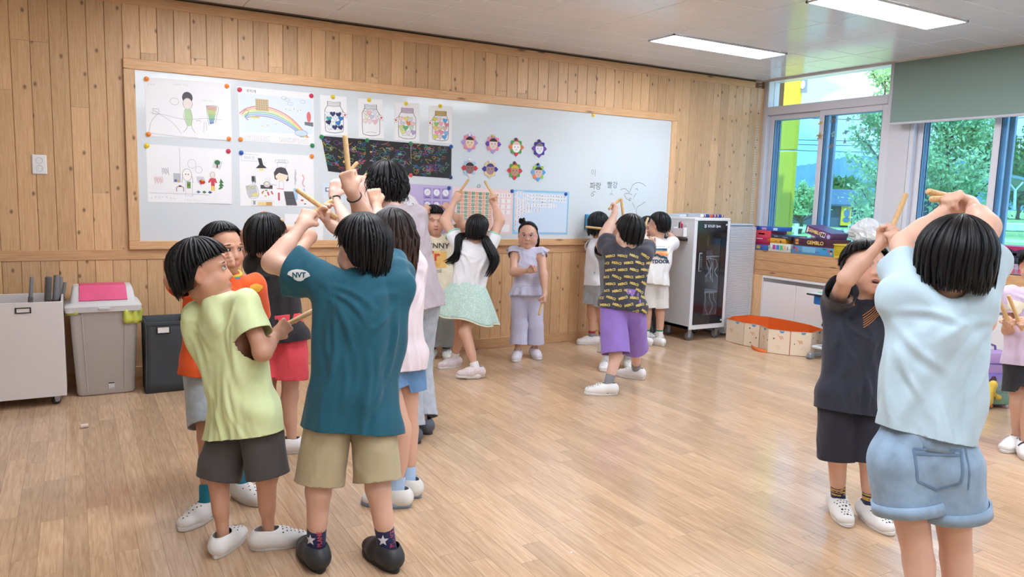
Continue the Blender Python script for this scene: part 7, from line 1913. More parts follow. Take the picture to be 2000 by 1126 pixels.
  def lock(path, wid, th):
   nonlocal off
   path = np.asarray(path); q = len(path); T = np.gradient(path, axis=0); T /= np.linalg.norm(T, axis=1)[:, None] + 1e-9
   O = path - c0; O /= np.linalg.norm(O, axis=1)[:, None]; S = np.cross(T, O); S /= np.linalg.norm(S, axis=1)[:, None] + 1e-9; U = np.cross(S, T)
   u = np.linspace(0, 1, q); W = wid * np.minimum(1, .45 + 2.2 * u) * (1 - np.clip((u - .62) / .38, 0, 1) ** 1.6 * .92); H = th * (1 - .85 * u ** 3)
   v = np.stack([path + S * W[:, None], path + U * H[:, None], path - S * W[:, None], path - U * H[:, None] * .6], 1).reshape(-1, 3)
   f = []
   for i in range(q - 1):
    for j in range(4): f.append((off + i*4+j, off + i*4+(j+1) % 4, off + i*4+4+(j+1) % 4, off + i*4+4+j))
   f.append((off + (q-1)*4, off + (q-1)*4+1, off + (q-1)*4+2, off + (q-1)*4+3))
   VV.append(v); FF.extend(f); off += len(v); TT.append(np.repeat(u, 4))
  gold = 2.399963
  for i in range(n):
   a = (i * gold) % (2 * math.pi) - math.pi; lay = R.random()
   aa = abs(a)
   end = np.interp(aa, [0, .5, 1.0, 1.35, 1.8, 2.4, 3.15], [front, front, front * .5 + side * .5, side, side + (back - side) * .35, back * .97, back]) * (1 - .28 * R.random() ** 2)
   if not bang and aa < .9: end = min(end, .78)
   t0 = .02 + .35 * R.random() * (lay < .6); pts = []; extra = drop * (1 - .16 * R.random()) if aa > (1.0 if bang else .75) else 0.0
   wob = R.normal(0, .045, 3); pf = puff * (.55 + .75 * lay)
   tw = .25 * R.normal()
   m_ = 9
   for j in range(m_):
    q = t0 + (min(end, 1.75 if extra else end) - t0) * j / (m_ - 1)
    b = a + tw * .35 * (q / end) + part * (1 - q / end)
    dv = np.array([math.sin(q) * math.sin(b), math.sin(q) * math.cos(b), math.cos(q)])
    # crown sits a little back of the top
    dv[1] += whorl[1] * 8 * k * max(0, 1 - q) * .0; dv = unit(dv)
    p = c0 + s.hR @ (dv * (r0 + pf));
    if q > 1.75: p = p - (p - c0 - s.hu * ((p - c0) @ s.hu)) * 0 - s.hu * .055 * (q - 1.75) + unit(p - c0 - s.hu * ((p - c0) @ s.hu)) * .016 * min(1, (q - 1.75) * 1.8)
    pts.append(p)
   if extra:
    p = pts[-1]; o = unit((p - c0) - s.hu * ((p - c0) @ s.hu)); nn_ = 10
    for j in range(1, nn_ + 1):
     q = extra * j / nn_; pts.append(p - np.array([0, 0, 1.0]) * q + o * (.010 * math.sin(j * .5 + wob[0] * 30) * wave * 3 - .010 * (j / nn_) ** 2) + np.array([wob[0], wob[1], 0]) * .10 * (j / nn_))
   else:
    tipo = (pts[-1] - c0); pts.append(pts[-1] + (pts[-1] - pts[-2]) * .5 + unit(tipo) * .003 * R.normal())
   lock(pts, w * k * R.uniform(.7, 1.25), .0034 * k)
  if tie:
   for (root, path, rad, cnt) in tie:
    P = np.array(curve([tuple(p) for p in path], 5));
    for i in range(cnt):
     an = R.uniform(0, 6.28); rr = rad * math.sqrt(R.random()); T = unit(P[-1] - P[0]); e1 = unit(np.cross(T, (0.3, .2, 1))); e2 = np.cross(T, e1); cut_ = int(len(P) * R.uniform(.8, 1.0)); u = np.linspace(0, 1, len(P))[:cut_]
     spread = (.25 + 1.3 * np.sin(np.pi * np.clip(u * .85, 0, 1)) ** .8)[:, None]
     lock(P[:cut_] + (e1 * math.cos(an) + e2 * math.sin(an)) * rr * spread + R.normal(0, .002, 3), .010 * k * R.uniform(.7, 1.3), .005 * k)
  V = np.concatenate(VV); o = put('hair', V, FF, m, s.t, {'tip': np.clip(np.concatenate(TT) * 1.4 - .45, 0, 1)}); s.hair_o = o
  return o
def rotz3(a):
 c, s = math.cos(a), math.sin(a); return np.array([[c, -s, 0], [s, c, 0], [0, 0, 1]])
def sphere(c, r, R, n=12, k=8):
 v = [np.asarray(c) + R @ (np.array([math.sin(math.pi*j/k) * math.cos(2*math.pi*i/n), math.sin(math.pi*j/k) * math.sin(2*math.pi*i/n), math.cos(math.pi*j/k)]) * r) for j in range(k+1) for i in range(n)]
 f = [(j*n+i, (j+1)*n+i, (j+1)*n+(i+1) % n, j*n+(i+1) % n) for j in range(k) for i in range(n)]
 return np.array(v), f
def MBx(pts, r, name, m, parent):
 b = MB().tube(pts, r, 6); return put(name, np.array(b.v), b.f, m, parent)
def band2d(hw, hh, n=14):
 v = [(-hw + 2 * hw * i / n, y) for y in (-hh, hh) for i in range(n + 1)]; return v, [(i, i+1, n+2+i, n+1+i) for i in range(n)]
def bvh_of(o):
 """BVH of a mesh object in room coordinates"""
 M = world_of(o.parent) if o.parent else Matrix.Identity(4)
 return BVHTree.FromPolygons([M @ v.co for v in o.data.vertices], [tuple(p.vertices) for p in o.data.polygons])
def decal_on(bv, shape, org, ex, ey, ray, name, m, parent, lift=.0035, depth=.6):
 """lay a flat 2D shape onto a surface along a ray direction"""
 vs, fs = shape; ray = unit(ray); V = []; last = None
 for x, y in vs:
  p = np.asarray(org) + np.asarray(ex) * x + np.asarray(ey) * y
  h = bv.ray_cast(Vector(p - ray * .05), Vector(ray), depth)
  if h[0] is None: V.append(None); continue
  V.append(np.array(h[0]) - ray * lift)
 ok = [f for f in fs if all(V[i] is not None for i in f)]
 if not ok: return None
 V = [v if v is not None else np.zeros(3) for v in V]
 u = sorted({i for f in ok for i in f}); mp = {a: b for b, a in enumerate(u)}
 return put(name, np.array([V[i] for i in u]), [tuple(mp[i] for i in f) for f in ok], m, parent)
def pd(p, px, py):
 return at(px, py, p.d - .1) - CF * .25
def polygrid(poly, n=10):
 """2D outline filled with small triangles so that it can bend"""
 P = np.asarray(poly, float); c = P.mean(0); v = [tuple(c)]; f = []; k = len(P); rings = max(2, n // 3)
 for r in range(1, rings + 1):
  for p in P: v.append(tuple(c + (p - c) * r / rings))
 for i in range(k): f.append((0, 1 + i, 1 + (i + 1) % k))
 for r in range(rings - 1):
  for i in range(k): a = 1 + r * k; b = a + k; f.append((a + i, b + i, b + (i + 1) % k, a + (i + 1) % k))
 return v, f
def rectgrid(x0, y0, x1, y1, nx=10, ny=4):
 v = [(x0 + (x1 - x0) * i / nx, y0 + (y1 - y0) * j / ny) for j in range(ny + 1) for i in range(nx + 1)]
 return v, [(j*(nx+1)+i, j*(nx+1)+i+1, (j+1)*(nx+1)+i+1, (j+1)*(nx+1)+i) for j in range(ny) for i in range(nx)]
M_STICK = wood('stick_wood', (226, 192, 140), (206, 166, 112), (4, 4, 4), knots=False, rough=.45, freq=20, tint=.06)
def stick(c, d, label, L=.20, r=.0105, off=0.0):
 """turned wooden rhythm stick with a rounded end and a groove"""
 d = unit(d); c = np.asarray(c, float) + d * off
 a = c - d * L / 2; b = c + d * L / 2
 pts = [a, a + d * .002, a + d * .006, b - d * .010, b - d * .005, b - d * .0015, b]; rs = [r * .72, r * .92, r, r, r * .93, r * .7, r * .3]
 o = MB().tube([p - c for p in pts], rs, 14).build('wooden_stick', M_STICK); o.location = Vector(c); smooth_angle(o, 50)
 return tag(o, label, 'stick', 'wooden rhythm sticks')
# ------------------------------------------------------------------ the people in the room
UA, FA = .238, .200
def legs(p, L, R):
 for side, (kpx, apx, toe, kd) in (('L', L), ('R', R)):
  an = on_z(*apx, .058 * p.s); kn = at(*kpx, (depth_of(p.J['hip' + side]) + depth_of(an)) / 2 + kd)
  p.leg(side, kn, an, toe)
def arms(p, side, e, w, scale=1.0, **kw):
 k = p.s * scale; el = p.reach(p.J['sh' + side], e[0], e[1], UA * k, e[2])
 sh = p.J['sh' + side]; ra = max(0.0, float((el - sh) @ p.up) / (UA * k)); out = p.sd * (1 if side == 'R' else -1)
 p.J['sh' + side] = sh + (p.up * .040 - out * .022) * p.s * ra
 el = p.reach(p.J['sh' + side], e[0], e[1], UA * k, e[2]); wr = p.reach(el, w[0], w[1], FA * k, w[2])
 p.arm(side, el, wr, **kw)
def held(p, side, d, label, L=.19, off=.0, r=.0105): return stick(p.J['hand' + side], d, label, L, r, off)
WHITE_SHOE = mat('shoe_white', (232, 230, 228), .45); WHITE_SOLE = mat('sole_white', (222, 220, 218), .55)
GREY_SOCK = cloth_mat('sock_grey', (140, 142, 148)); WHITE_SOCK = cloth_mat('sock_white', (232, 230, 230))
SK1, SK2, SK3, SK4 = (220, 176, 154), (214, 168, 144), (204, 152, 126), (228, 188, 170)
# --- boy in the teal shirt, front centre, seen from behind
p = Person('child in a teal T-shirt and khaki shorts, back turned, raising sticks', 1.33, (685, 1100), SK1, fat=.98, h=.007)
p.frame(p.pt(690, 765), p.pt(713, 548), vdir(-.30, 0, .95), sh_w=.135)
p.head(p.pt(706, 488), vdir(-.72, -.18, .66), (0, 0, 1), 1.02)
arms(p, 'L', (531, 514, 1), (590, 440, 1), hand='grip', hdir=vdir(.25, .8, .5), stick=vdir(.75, .5, .3), thumb=1)
arms(p, 'R', (742, 492, 1), (655, 446, 1), hand='loose', hdir=vdir(-.6, .75, .1), stick=vdir(-.75, .6, -.2), thumb=1, curl=.8)
legs(p, ((622, 955), (617, 1073), vdir(-.5, 0, .85), -.02), ((738, 950), (757, 1074), vdir(-.6, 0, .8), -.03))
p.build_body()
TEAL = cloth_mat('teal_cotton', (16, 84, 104)); KHAKI = cloth_mat('khaki_cotton', (176, 162, 130))
p.shorts(KHAKI, .93, r=.078, flare=.008, ease=.014)
p.shirt(TEAL, .135, h=.0072, ease=.03, sleeve=.60, sleeve_r=.082, flare=.022, amp=.008, neck_r=.064)
NAVYS = cloth_mat('sock_navy', (36, 36, 78)); BLACKCLOG = mat('clog_black', (44, 46, 50), .5)
for sd in 'LR': p.sock(sd, NAVYS, .10); p.shoe(sd, BLACKCLOG, mat('sole_black', (34, 35, 38), .6), holes='sparse', size=1.12)
p.hair(front=1.25, side=1.45, back=2.35, puff=.018)
bv = bvh_of(p.shirt_o); q = p.J['shL'] + (p.J['elL'] - p.J['shL']) * .40
ed = unit(p.J['elL'] - p.J['shL']); r_ = unit(CF)
shp = [(.035 * math.cos(a) * (1 if a < 3.4 else .6), .022 * math.sin(a)) for a in np.arange(14) * .449]
decal_on(bv, polygrid(shp), q - r_ * .2, ed * -.3 + CR, CU, r_, 'sleeve_logo', mat('print_white', (226, 230, 230), .7), p.shirt_o)
vs, fs = text_mesh('NVT', .026, bold=.001); decal_on(bv, (vs, fs), q - r_ * .2 + CU * 0, CR, CU, r_, 'logo_lettering', TEAL, p.shirt_o, .005)
for sd in 'LR':
 bv = bvh_of([c for c in p.t.children if c.name.startswith('sock')][0 if sd == 'L' else 1]); c0 = p.J['an' + sd] + np.array([0, 0, .05])
 star = [(.022 * (1 if i % 2 == 0 else .42) * math.sin(i * .6283), .022 * (1 if i % 2 == 0 else .42) * math.cos(i * .6283)) for i in range(10)]
 decal_on(bv, polygrid(star), c0 - CF * .12 - CR * .012, CR, CU, CF, 'sock_star', mat('print_star', (214, 214, 226), .7), p.t)
 vs, fs = text_mesh('PLANE', .020, bold=.0008); decal_on(bv, ([(-y, x) for x, y in vs], fs), c0 - CF * .12 + CR * .022, CR, CU, CF, 'sock_lettering', mat('print_red', (190, 74, 96), .7), p.t)
held(p, 'R', vdir(-.78, .58, -.25), 'wooden stick in the right hand of the child in teal, pointing up left', .20, .05)
held(p, 'L', vdir(.62, .52, .45), 'wooden stick in the left fist of the child in teal', .19, .02)
# --- boy in the lime shirt
p = Person('child in a lime T-shirt and charcoal shorts, seen from behind, face turned right', 1.21, (480, 1075), SK3, fat=.86, h=.007)
p.frame(p.pt(478, 800), p.pt(430, 590), vdir(.42, 0, .9), sh_dir=None)
p.head(p.pt(398, 532, -.01), vdir(.93, .02, .30), unit(np.array([0, 0, 1.]) - .18 * CR), 1.06)
arms(p, 'R', (512, 688, -1), (538, 654, 1), hand='grip', stick=vdir(.6, .45, .5), hdir=vdir(.55, .6, .5), thumb=1, scale=.9)
arms(p, 'L', (430, 690, 1), (512, 668, 1), hand='grip', stick=vdir(.6, .4, .5), hdir=vdir(.9, .2, .1), thumb=-1)
legs(p, ((428, 930), (436, 1050), vdir(.12, 0, 1), .0), ((522, 925), (524, 1042), vdir(.92, 0, .42), -.02))
p.build_body()
LIME = cloth_mat('lime_cotton', (224, 236, 180)); CHAR = cloth_mat('charcoal_cotton', (74, 70, 70))
p.shorts(CHAR, 1.02, r=.084, flare=.014, ease=.012)
p.shirt(LIME, .09, h=.0072, ease=.024, sleeve=.62, sleeve_r=.068, flare=.018, amp=.008, hem_up=unit(p.up + .10 * p.rt))
for sd in 'LR': p.shoe(sd, WHITE_SHOE, WHITE_SOLE, holes='round', size=1.08)
p.hair(front=1.2, side=1.38, back=2.35, puff=.018)
held(p, 'R', vdir(.66, .40, .55), 'wooden stick held low by the child in lime', .20, .03)
# --- boy in the orange polo, behind the lime shirt
p = Person('child in an orange polo shirt behind the lime shirt, fist at the mouth', 1.25, (455, 975), SK3, fat=.92)
p.frame(p.pt(420, 700), p.pt(440, 540), vdir(.55, 0, -.83))
p.head(p.pt(436, 487, -.03), vdir(.80, -.22, -.45), (0, 0, 1), 1.0)
arms(p, 'R', (338, 548, -1), (425, 520, -1), hand='grip', stick=vdir(.2, 1, .2), hdir=vdir(.9, .3, -.1), thumb=1)
arms(p, 'L', (500, 640, 1), (480, 690, -1), hand='relaxed', palm=vdir(-1, 0, 0))
legs(p, ((462, 850), (472, 948), vdir(.75, 0, -.5), -.03), ((406, 850), (404, 985), vdir(-.35, 0, -.9), -.03))
p.build_body()
ORANGE = cloth_mat('orange_pique', (236, 92, 30)); LDEN = cloth_mat('denim_light', (176, 186, 196), kind='denim')
p.shorts(LDEN, .86, r=.074, flare=.01, ease=.01)
p.shirt(ORANGE, .07, ease=.024, sleeve=.66, sleeve_r=.070, flare=.02, name='polo_shirt', neck_r=.056)
TEALS = cloth_mat('sock_teal', (30, 130, 160))
for sd in 'LR': p.sock(sd, TEALS, .085); p.shoe(sd, WHITE_SHOE, WHITE_SOLE, holes='sparse', size=1.05)
p.hair(front=.80, side=1.15, back=2.25, puff=.010)
nk = p.N + p.up * .012
for i, (c, dz) in enumerate((((232, 200, 70), .0), ((70, 170, 200), .012), ((40, 50, 70), .022))):
 pts = [nk + p.R @ np.array([.062 * math.sin(a), .058 * math.cos(a) + .012, .012 - .018 * math.cos(a) - dz * .75]) for a in np.linspace(-2.6, 2.6, 22)]
 MBx(pts, [.0075] * 22, 'collar', cloth_mat('collar%d' % i, c), p.shirt_o)
bv = bvh_of(p.shirt_o); q = pd(p, 483, 562); decal_on(bv, polygrid([(.022 * math.cos(a) * (1 + .2 * math.sin(3 * a)), .02 * math.sin(a)) for a in np.arange(12) * .5236]), q, CR, CU, CF, 'chest_logo', mat('print_yellow', (240, 180, 60), .7), p.shirt_o)
# --- boy in the black tank top
p = Person('child in a black sleeveless top and coral shorts, hands on the head', 1.25, (565, 880), SK2, fat=.95)
p.frame(p.pt(548, 652), p.pt(532, 512), vdir(.25, 0, .97))
p.head(p.pt(522, 466), vdir(.45, .10, .88), (0, 0, 1), 1.04)
arms(p, 'R', (607, 462, 1), (540, 440, -1), hand='loose', hdir=vdir(-.8, .5, -.3), palm=vdir(-.3, -.9, .2), thumb=1, curl=.75)
arms(p, 'L', (468, 470, 1), (498, 440, -1), hand='loose', hdir=vdir(.3, .9, .2), palm=vdir(.8, -.3, .3), curl=.8)
legs(p, ((522, 770), (520, 868), vdir(.3, 0, .9), .0), ((566, 772), (570, 862), vdir(.8, 0, .3), .0))
p.build_body()
BLACKT = cloth_mat('black_jersey', (34, 34, 38)); CORAL = cloth_mat('coral_cotton', (226, 76, 88))
p.shorts(CORAL, .72, r=.076, flare=.018, ease=.012, amp=.007, wl=.06)
p.shirt(BLACKT, .045, ease=.018, sleeveless=True, flare=.012, name='tank_top', neck_r=.068)
for sd in 'LR': p.shoe(sd, WHITE_SHOE, WHITE_SOLE, holes='round', size=1.05)
p.hair(front=1.2, side=1.6, back=2.3, puff=.018)
stick((at(506, 432, p.d + .02) + at(545, 431, p.d)) / 2, at(550, 430, p.d - .02) - at(498, 434, p.d + .02), 'wooden stick held across the head of the child in black', .17)
# --- girl with long brown hair behind the teal shirt
p = Person('girl with long brown hair and denim shorts behind the teal shirt, fist raised', 1.32, (765, 975), SK2)
p.frame(p.pt(765, 695), p.pt(768, 512), vdir(-.72, 0, .68))
p.head(p.pt(762, 462), vdir(-.85, .12, .5), (0, 0, 1), 1.0)
arms(p, 'L', (722, 448, -1), (686, 372, -1), hand='grip', hdir=vdir(-.28, .95, .05), stick=vdir(-.08, 1, .0), palm=vdir(.9, 0, .4), thumb=1, scale=1.04, thin=1.1)
arms(p, 'R', (745, 440, 1), (735, 400, 1), hand='grip', hdir=vdir(-.2, 1, 0), stick=vdir(.3, .9, 0))
legs(p, ((783, 835), (774, 962), vdir(-.95, 0, .1), .0), ((797, 830), (797, 942), vdir(-.8, 0, .35), .02))
p.build_body()
PALEPK = cloth_mat('pale_pink_cotton', (232, 218, 224)); DEN = cloth_mat('denim_blue', (96, 136, 180), kind='denim')
p.shorts(DEN, .46, r=.078, flare=.008, ease=.01, name='denim_shorts')
p.shirt(PALEPK, .06, ease=.022, sleeve=.55, sleeve_r=.068, flare=.014)
SKY_SOCK = cloth_mat('sock_sky', (170, 196, 226)); GREYSOLE = mat('sole_bluegrey', (132, 146, 168), .6)
for sd in 'LR': p.sock(sd, SKY_SOCK, .07); p.shoe(sd, mat('shoe_canvas', (222, 220, 214), .8), GREYSOLE, size=1.05)
p.hair(m=HAIRB, front=.95, side=1.6, back=1.7, drop=.34, puff=.012, wave=.6)
c, ax = p.J['wrL'] + unit(p.J['elL'] - p.J['wrL']) * .035, unit(p.J['wrL'] - p.J['elL']); e1 = unit(np.cross(ax, CF)); e2 = np.cross(ax, e1)
MBx([c + (e1 * math.cos(a) + e2 * math.sin(a)) * .029 for a in np.linspace(0, 6.283, 24)], [.003] * 24, 'hair_tie', mat('tie_black', (24, 24, 26), .6), p.t)
st = held(p, 'L', vdir(-.10, 1, 0), 'wooden stick upright in the raised fist above the teal shirt', .21, .05)
# --- teacher
p = Person('adult in a mauve grey top and grey trousers with bobbed black hair', 1.58, (812, 840), SK4)
p.frame(p.pt(806, 575), p.pt(772, 412), vdir(-.72, 0, .62), sh_w=.125)
p.head(p.pt(752, 362, .02), vdir(-.86, .05, .48), (0, 0, 1), .98)
arms(p, 'L', (684, 448, -1), (652, 384, 1), hand='loose', hdir=vdir(.10, .95, .2), stick=vdir(.5, .8, 0), thumb=1, thin=.85)
arms(p, 'R', (735, 440, 1), (706, 372, 1), hand='grip', hdir=vdir(0, 1, .1), stick=vdir(.75, .6, 0), thumb=1, thin=.85)
legs(p, ((790, 715), (798, 838), vdir(-.9, 0, .3), -.02), ((815, 710), (824, 820), vdir(-.8, 0, .5), .05))
p.build_body()
MAUVE = cloth_mat('mauve_linen', (176, 164, 170)); GREYT = cloth_mat('grey_denim', (170, 176, 184), kind='denim')
p.shorts(GREYT, .95, r=.074, to_ankle=True, end_r=.070, name='trousers', h=.011, flare=.004)
p.shirt(MAUVE, .10, ease=.030, sleeve=.6, sleeve_r=.062, flare=.04, name='blouse', h=.011)
for sd in 'LR': p.shoe(sd, mat('shoe_darkgrey', (84, 88, 98), .5), mat('sole_dark', (60, 62, 68), .6), size=.95)
p.hair(front=1.1, side=1.65, back=1.75, drop=.125, puff=.020, wave=.5)
c, ax = p.J['wrL'] + unit(p.J['elL'] - p.J['wrL']) * .02, unit(p.J['wrL'] - p.J['elL']); e1 = unit(np.cross(ax, CF)); e2 = np.cross(ax, e1)
w_ = MBx([c + (e1 * math.cos(a) + e2 * math.sin(a)) * .027 for a in np.linspace(0, 6.283, 24)], [.005] * 24, 'wristwatch', mat('watch_strap', (48, 42, 42), .5), p.t)
q = c - CF * .026 - CR * .012; MBx([q, q - CF * .006 - CR * .003], [.013, .012], 'watch_case', mat('watch_gold', (150, 136, 110), .3, metal=.8), p.t)
held(p, 'R', vdir(.72, .62, -.1), 'wooden stick in the teacher\'s hand, pointing up right beside her hair', .20, .05)
held(p, 'L', vdir(.62, .75, .1), 'wooden stick in the watch-wearing hand, half hidden by the raised fist', .20, .06)
# --- boy in the cream shirt, facing the room
p = Person('child in a cream printed T-shirt facing the room, stick on the head', 1.25, (856, 694), SK2, depth=6.33)
p.frame(p.pt(858, 556), p.pt(851, 467), vdir(.22, 0, -1))
p.head(p.pt(847, 432, -.02), vdir(.34, -.12, -.93), (0, 0, 1), 1.05, eyes='closed', smile=1, mouth=.8, detail=.0035)
arms(p, 'R', (812, 452, -1), (826, 415, 1), hand='grip', hdir=vdir(.5, .8, .2), stick=vdir(1, .1, 0))
arms(p, 'L', (906, 440, -1), (878, 410, 1), hand='grip', hdir=vdir(-.6, .7, .2), stick=vdir(1, -.1, 0))
legs(p, ((874, 620), (872, 684), vdir(.3, 0, -1), -.03), ((842, 620), (843, 685), vdir(-.2, 0, -1), -.03))
p.build_body()
CREAM = cloth_mat('cream_cotton', (232, 222, 196)); OLIVEG = cloth_mat('olive_grey', (142, 146, 142))
p.shorts(OLIVEG, .78, r=.074, to_ankle=True, end_r=.070, name='trousers')
p.shirt(CREAM, .08, ease=.026, sleeve=.6, sleeve_r=.072, flare=.02)
for sd in 'LR': p.sock(sd, cloth_mat('sock_slate', (70, 76, 90)), .08); p.shoe(sd, WHITE_SHOE, WHITE_SOLE, holes='sparse', size=1.08)
p.hair(front=1.12, side=1.3, back=2.2, puff=.016)
bv = bvh_of(p.shirt_o); o_ = pd(p, 852, 500); INKB = mat('print_ink', (64, 62, 60), .8)
vs, fs = text_mesh('SUNNY', .062, bold=.001); decal_on(bv, (vs, fs), o_ + CU * .085 - CR * .0, CR, CU, CF, 'print_lettering', INKB, p.shirt_o, .005)
decal_on(bv, rectgrid(-.085, -.085, .085, .05), o_ - CU * .01, CR, CU, CF, 'print_panel', mat('print_orange', (236, 190, 112), .8), p.shirt_o, .004)
vs, fs = text_mesh('Cr', .115, bold=.004); decal_on(bv, (vs, fs), o_ - CR * .035 + CU * .0, CR, CU, CF, 'print_script', mat('print_scarlet', (206, 84, 60), .8), p.shirt_o, .006)
vs, fs = text_mesh('1000', .04); decal_on(bv, (vs, fs), o_ - CU * .075 - CR * .01, CR, CU, CF, 'print_number', mat('print_tan', (214, 150, 80), .8), p.shirt_o, .006)
vs, fs = text_mesh('PARADISE', .032); decal_on(bv, (vs, fs), o_ - CU * .125 - CR * .025, CR, CU, CF, 'print_lettering', INKB, p.shirt_o, .005)
stick(at(848, 403, p.d - .02), vdir(1, .06, .1), 'wooden stick laid across the head of the child in cream', .22)
# --- girl with pigtails and mint skirt
p = Person('girl with two long pigtails and a mint skirt, arms raised, back turned', 1.25, (905, 730), SK2)
p.frame(p.pt(914, 566), p.pt(926, 482), vdir(.12, 0, 1), sh_w=.13)
p.head(p.pt(932, 450), vdir(.18, .1, .98), unit(np.array([0, 0, 1.]) + .08 * CR), 1.05)
arms(p, 'L', (869, 432, 1), (888, 392, 1), hand='grip', hdir=vdir(.45, .9, .1), stick=vdir(.6, .8, .1), thumb=1, scale=1.05, thin=1.1)
arms(p, 'R', (976, 432, 1), (966, 400, 1), hand='grip', hdir=vdir(-.1, 1, .1), stick=vdir(-.5, .85, .1), thumb=1, scale=1.05, thin=1.1)
legs(p, ((900, 640), (887, 702), vdir(-.6, 0, -.5), .0), ((908, 648), (930, 724), vdir(-.95, 0, -.2), -.04))
p.build_body()
WHT = cloth_mat('white_cotton', (228, 228, 232)); MINT = cloth_mat('mint_lace', (206, 220, 212), kind='speckle', dark=(176, 204, 194))
p.shirt(WHT, -.02, ease=.020, sleeve=.46, sleeve_r=.062, flare=.0)
for sd in 'LR':
 a, d, L = p.cuts[2 if sd == 'L' else 3]; e1 = unit(np.cross(d, CF)); e2 = np.cross(d, e1); c = a + d * L
 MBx([c + (e1 * math.cos(t_) + e2 * math.sin(t_)) * .0615 for t_ in np.linspace(0, 6.283, 26)], [.008] * 26, 'sleeve_trim', cloth_mat('trim_mint', (140, 222, 204)), p.shirt_o)
# skirt: flared and pleated, swinging to the left
n_, k_ = 72, 14; v = []
w0 = p.P + p.up * .07; R_ = random.Random(3); ph = [R_.uniform(0, 6.28) for _ in range(4)]
for j in range(k_ + 1):
 q = j / k_; rr = .098 + .155 * q ** .8
 for i in range(n_):
  a = 2 * math.pi * i / n_; ple = 1 + (.05 * math.sin(9 * a + ph[0]) + .035 * math.sin(17 * a + ph[1])) * q
  dz = -.285 * q * (1 - .10 * math.cos(a - 2.6)) + .012 * math.sin(5 * a + ph[2]) * q
  v.append(w0 + (p.rt * math.cos(a) * rr * 1.08 + p.fw * math.sin(a) * rr * .92) * ple + np.array([0, 0, dz]) + vdir(-1, 0, 0) * .035 * q)
f = [(j*n_+i, j*n_+(i+1) % n_, (j+1)*n_+(i+1) % n_, (j+1)*n_+i) for j in range(k_) for i in range(n_)]
sk = put('skirt', np.array(v), f, MINT, p.t, solid=.003)
MBx([v[k_ * n_ + i] for i in range(n_)] + [v[k_ * n_]], [.005] * (n_ + 1), 'skirt_hem', cloth_mat('hem_cream', (226, 222, 196)), sk)
for sd in 'LR': p.sock(sd, WHITE_SOCK, .07); p.shoe(sd, cloth_mat('shoe_print', (226, 222, 220), kind='speckle', dark=(216, 200, 200)), WHITE_SOLE, size=1.05, lift=.012 if sd == 'R' else 0)
r_ = unit(p.fw); Xh = p.X
tl = [Xh(-.075, -.045, -.03), Xh(-.115, -.06, -.07), at(893, 500, p.d - .05), at(866, 515, p.d - .06)]
tr = [Xh(.075, -.045, -.03), Xh(.10, -.065, -.08), at(966, 510, p.d - .10), at(948, 545, p.d - .12)]
p.hair(front=.7, side=1.35, back=2.3, puff=.008, tie=[(None, tl, .024, 90), (None, tr, .026, 90)], bang=False)
for q in (tl[0], tr[0]): MBx([q, q + (np.array([0, 0, -.012]))], [.016, .016], 'hair_tie', mat('tie_pink', (226, 150, 170), .5), p.t)
held(p, 'L', vdir(.55, .78, -.1), 'wooden stick in the left hand of the pigtailed girl', .19, .05)
held(p, 'R', vdir(-.5, .84, .1), 'wooden stick in the right hand of the pigtailed girl', .19, .05)
# --- girl in lavender, facing the room
p = Person('girl in a lavender ruffled top and wide trousers with pink glasses', 1.19, (1028, 698), SK2)
p.frame(p.pt(1030, 570), p.pt(1031, 487), vdir(-.1, 0, -1), sh_w=.12)
p.head(p.pt(1031, 460, -.01), vdir(-.05, -.12, -1), (0, 0, 1), 1.05, detail=.0035)
arms(p, 'R', (1003, 531, -1), (1033, 528, -1), hand='grip', hdir=vdir(.9, .2, -.3), stick=vdir(.1, 1, 0), scale=.95)
arms(p, 'L', (1062, 536, -1), (1064, 574, -1), hand='grip', hdir=vdir(0, -1, -.1), stick=vdir(-.2, -.4, -.9), scale=.95)
legs(p, ((1046, 635), (1044, 684), vdir(.3, 0, -1), -.02), ((1014, 635), (1011, 688), vdir(-.15, 0, -1), -.02))
p.build_body()
LAV = cloth_mat('lavender_check', (206, 204, 226), kind='stripe', dark=(190, 190, 216))
p.shorts(LAV, .70, r=.074, to_ankle=True, end_r=.078, name='wide_trousers', flare=.006)
p.shirt(LAV, .00, ease=.014, sleeveless=True, flare=.006, name='ruffle_top', neck_r=.05)
def ruffle(name, c, ax, ex, r0, r1, drop, m, parent, a0=0.0, a1=6.283, wv=11, ey=None, amp=.012):
 ax, ex = unit(ax), unit(ex); ey = np.cross(ax, ex); v = []; n = 60; k = 5
 for j in range(k + 1):
  q = j / k
  for i in range(n + 1):
   a = a0 + (a1 - a0) * i / n; rr = r0 + (r1 - r0) * q + amp * q * math.sin(wv * a)
   v.append(c + (ex * math.cos(a) * 1.2 + ey * math.sin(a)) * rr + ax * drop * q)
 return put(name, np.array(v), [(j*(n+1)+i, j*(n+1)+i+1, (j+1)*(n+1)+i+1, (j+1)*(n+1)+i) for j in range(k) for i in range(n)], m, parent, solid=.002)
ruffle('peplum', p.P + p.up * .045, -p.up, p.rt, .105, .135, .075, LAV, p.shirt_o, wv=13)
for sd, s_ in (('L', -1), ('R', 1)):
 ruffle('shoulder_ruffle', p.J['sh' + sd] + p.up * .035 - p.sd * s_ * .01, unit(p.sd * s_ * .75 - .8 * p.up), p.fw, .034, .058, .066, LAV, p.shirt_o, wv=9, a0=-1.7 if s_ < 0 else 1.44, a1=1.7 if s_ < 0 else 4.84, amp=.007)
for sd in 'LR': p.shoe(sd, mat('shoe_lilac', (222, 216, 226), .6), WHITE_SOLE, size=1.08)
Xh = p.X; tb = [Xh(.02, -.06, .09), Xh(.05, -.08, .115), Xh(.075, -.085, .06), Xh(.078, -.07, -.04), Xh(-.075, -.06, -.10)]
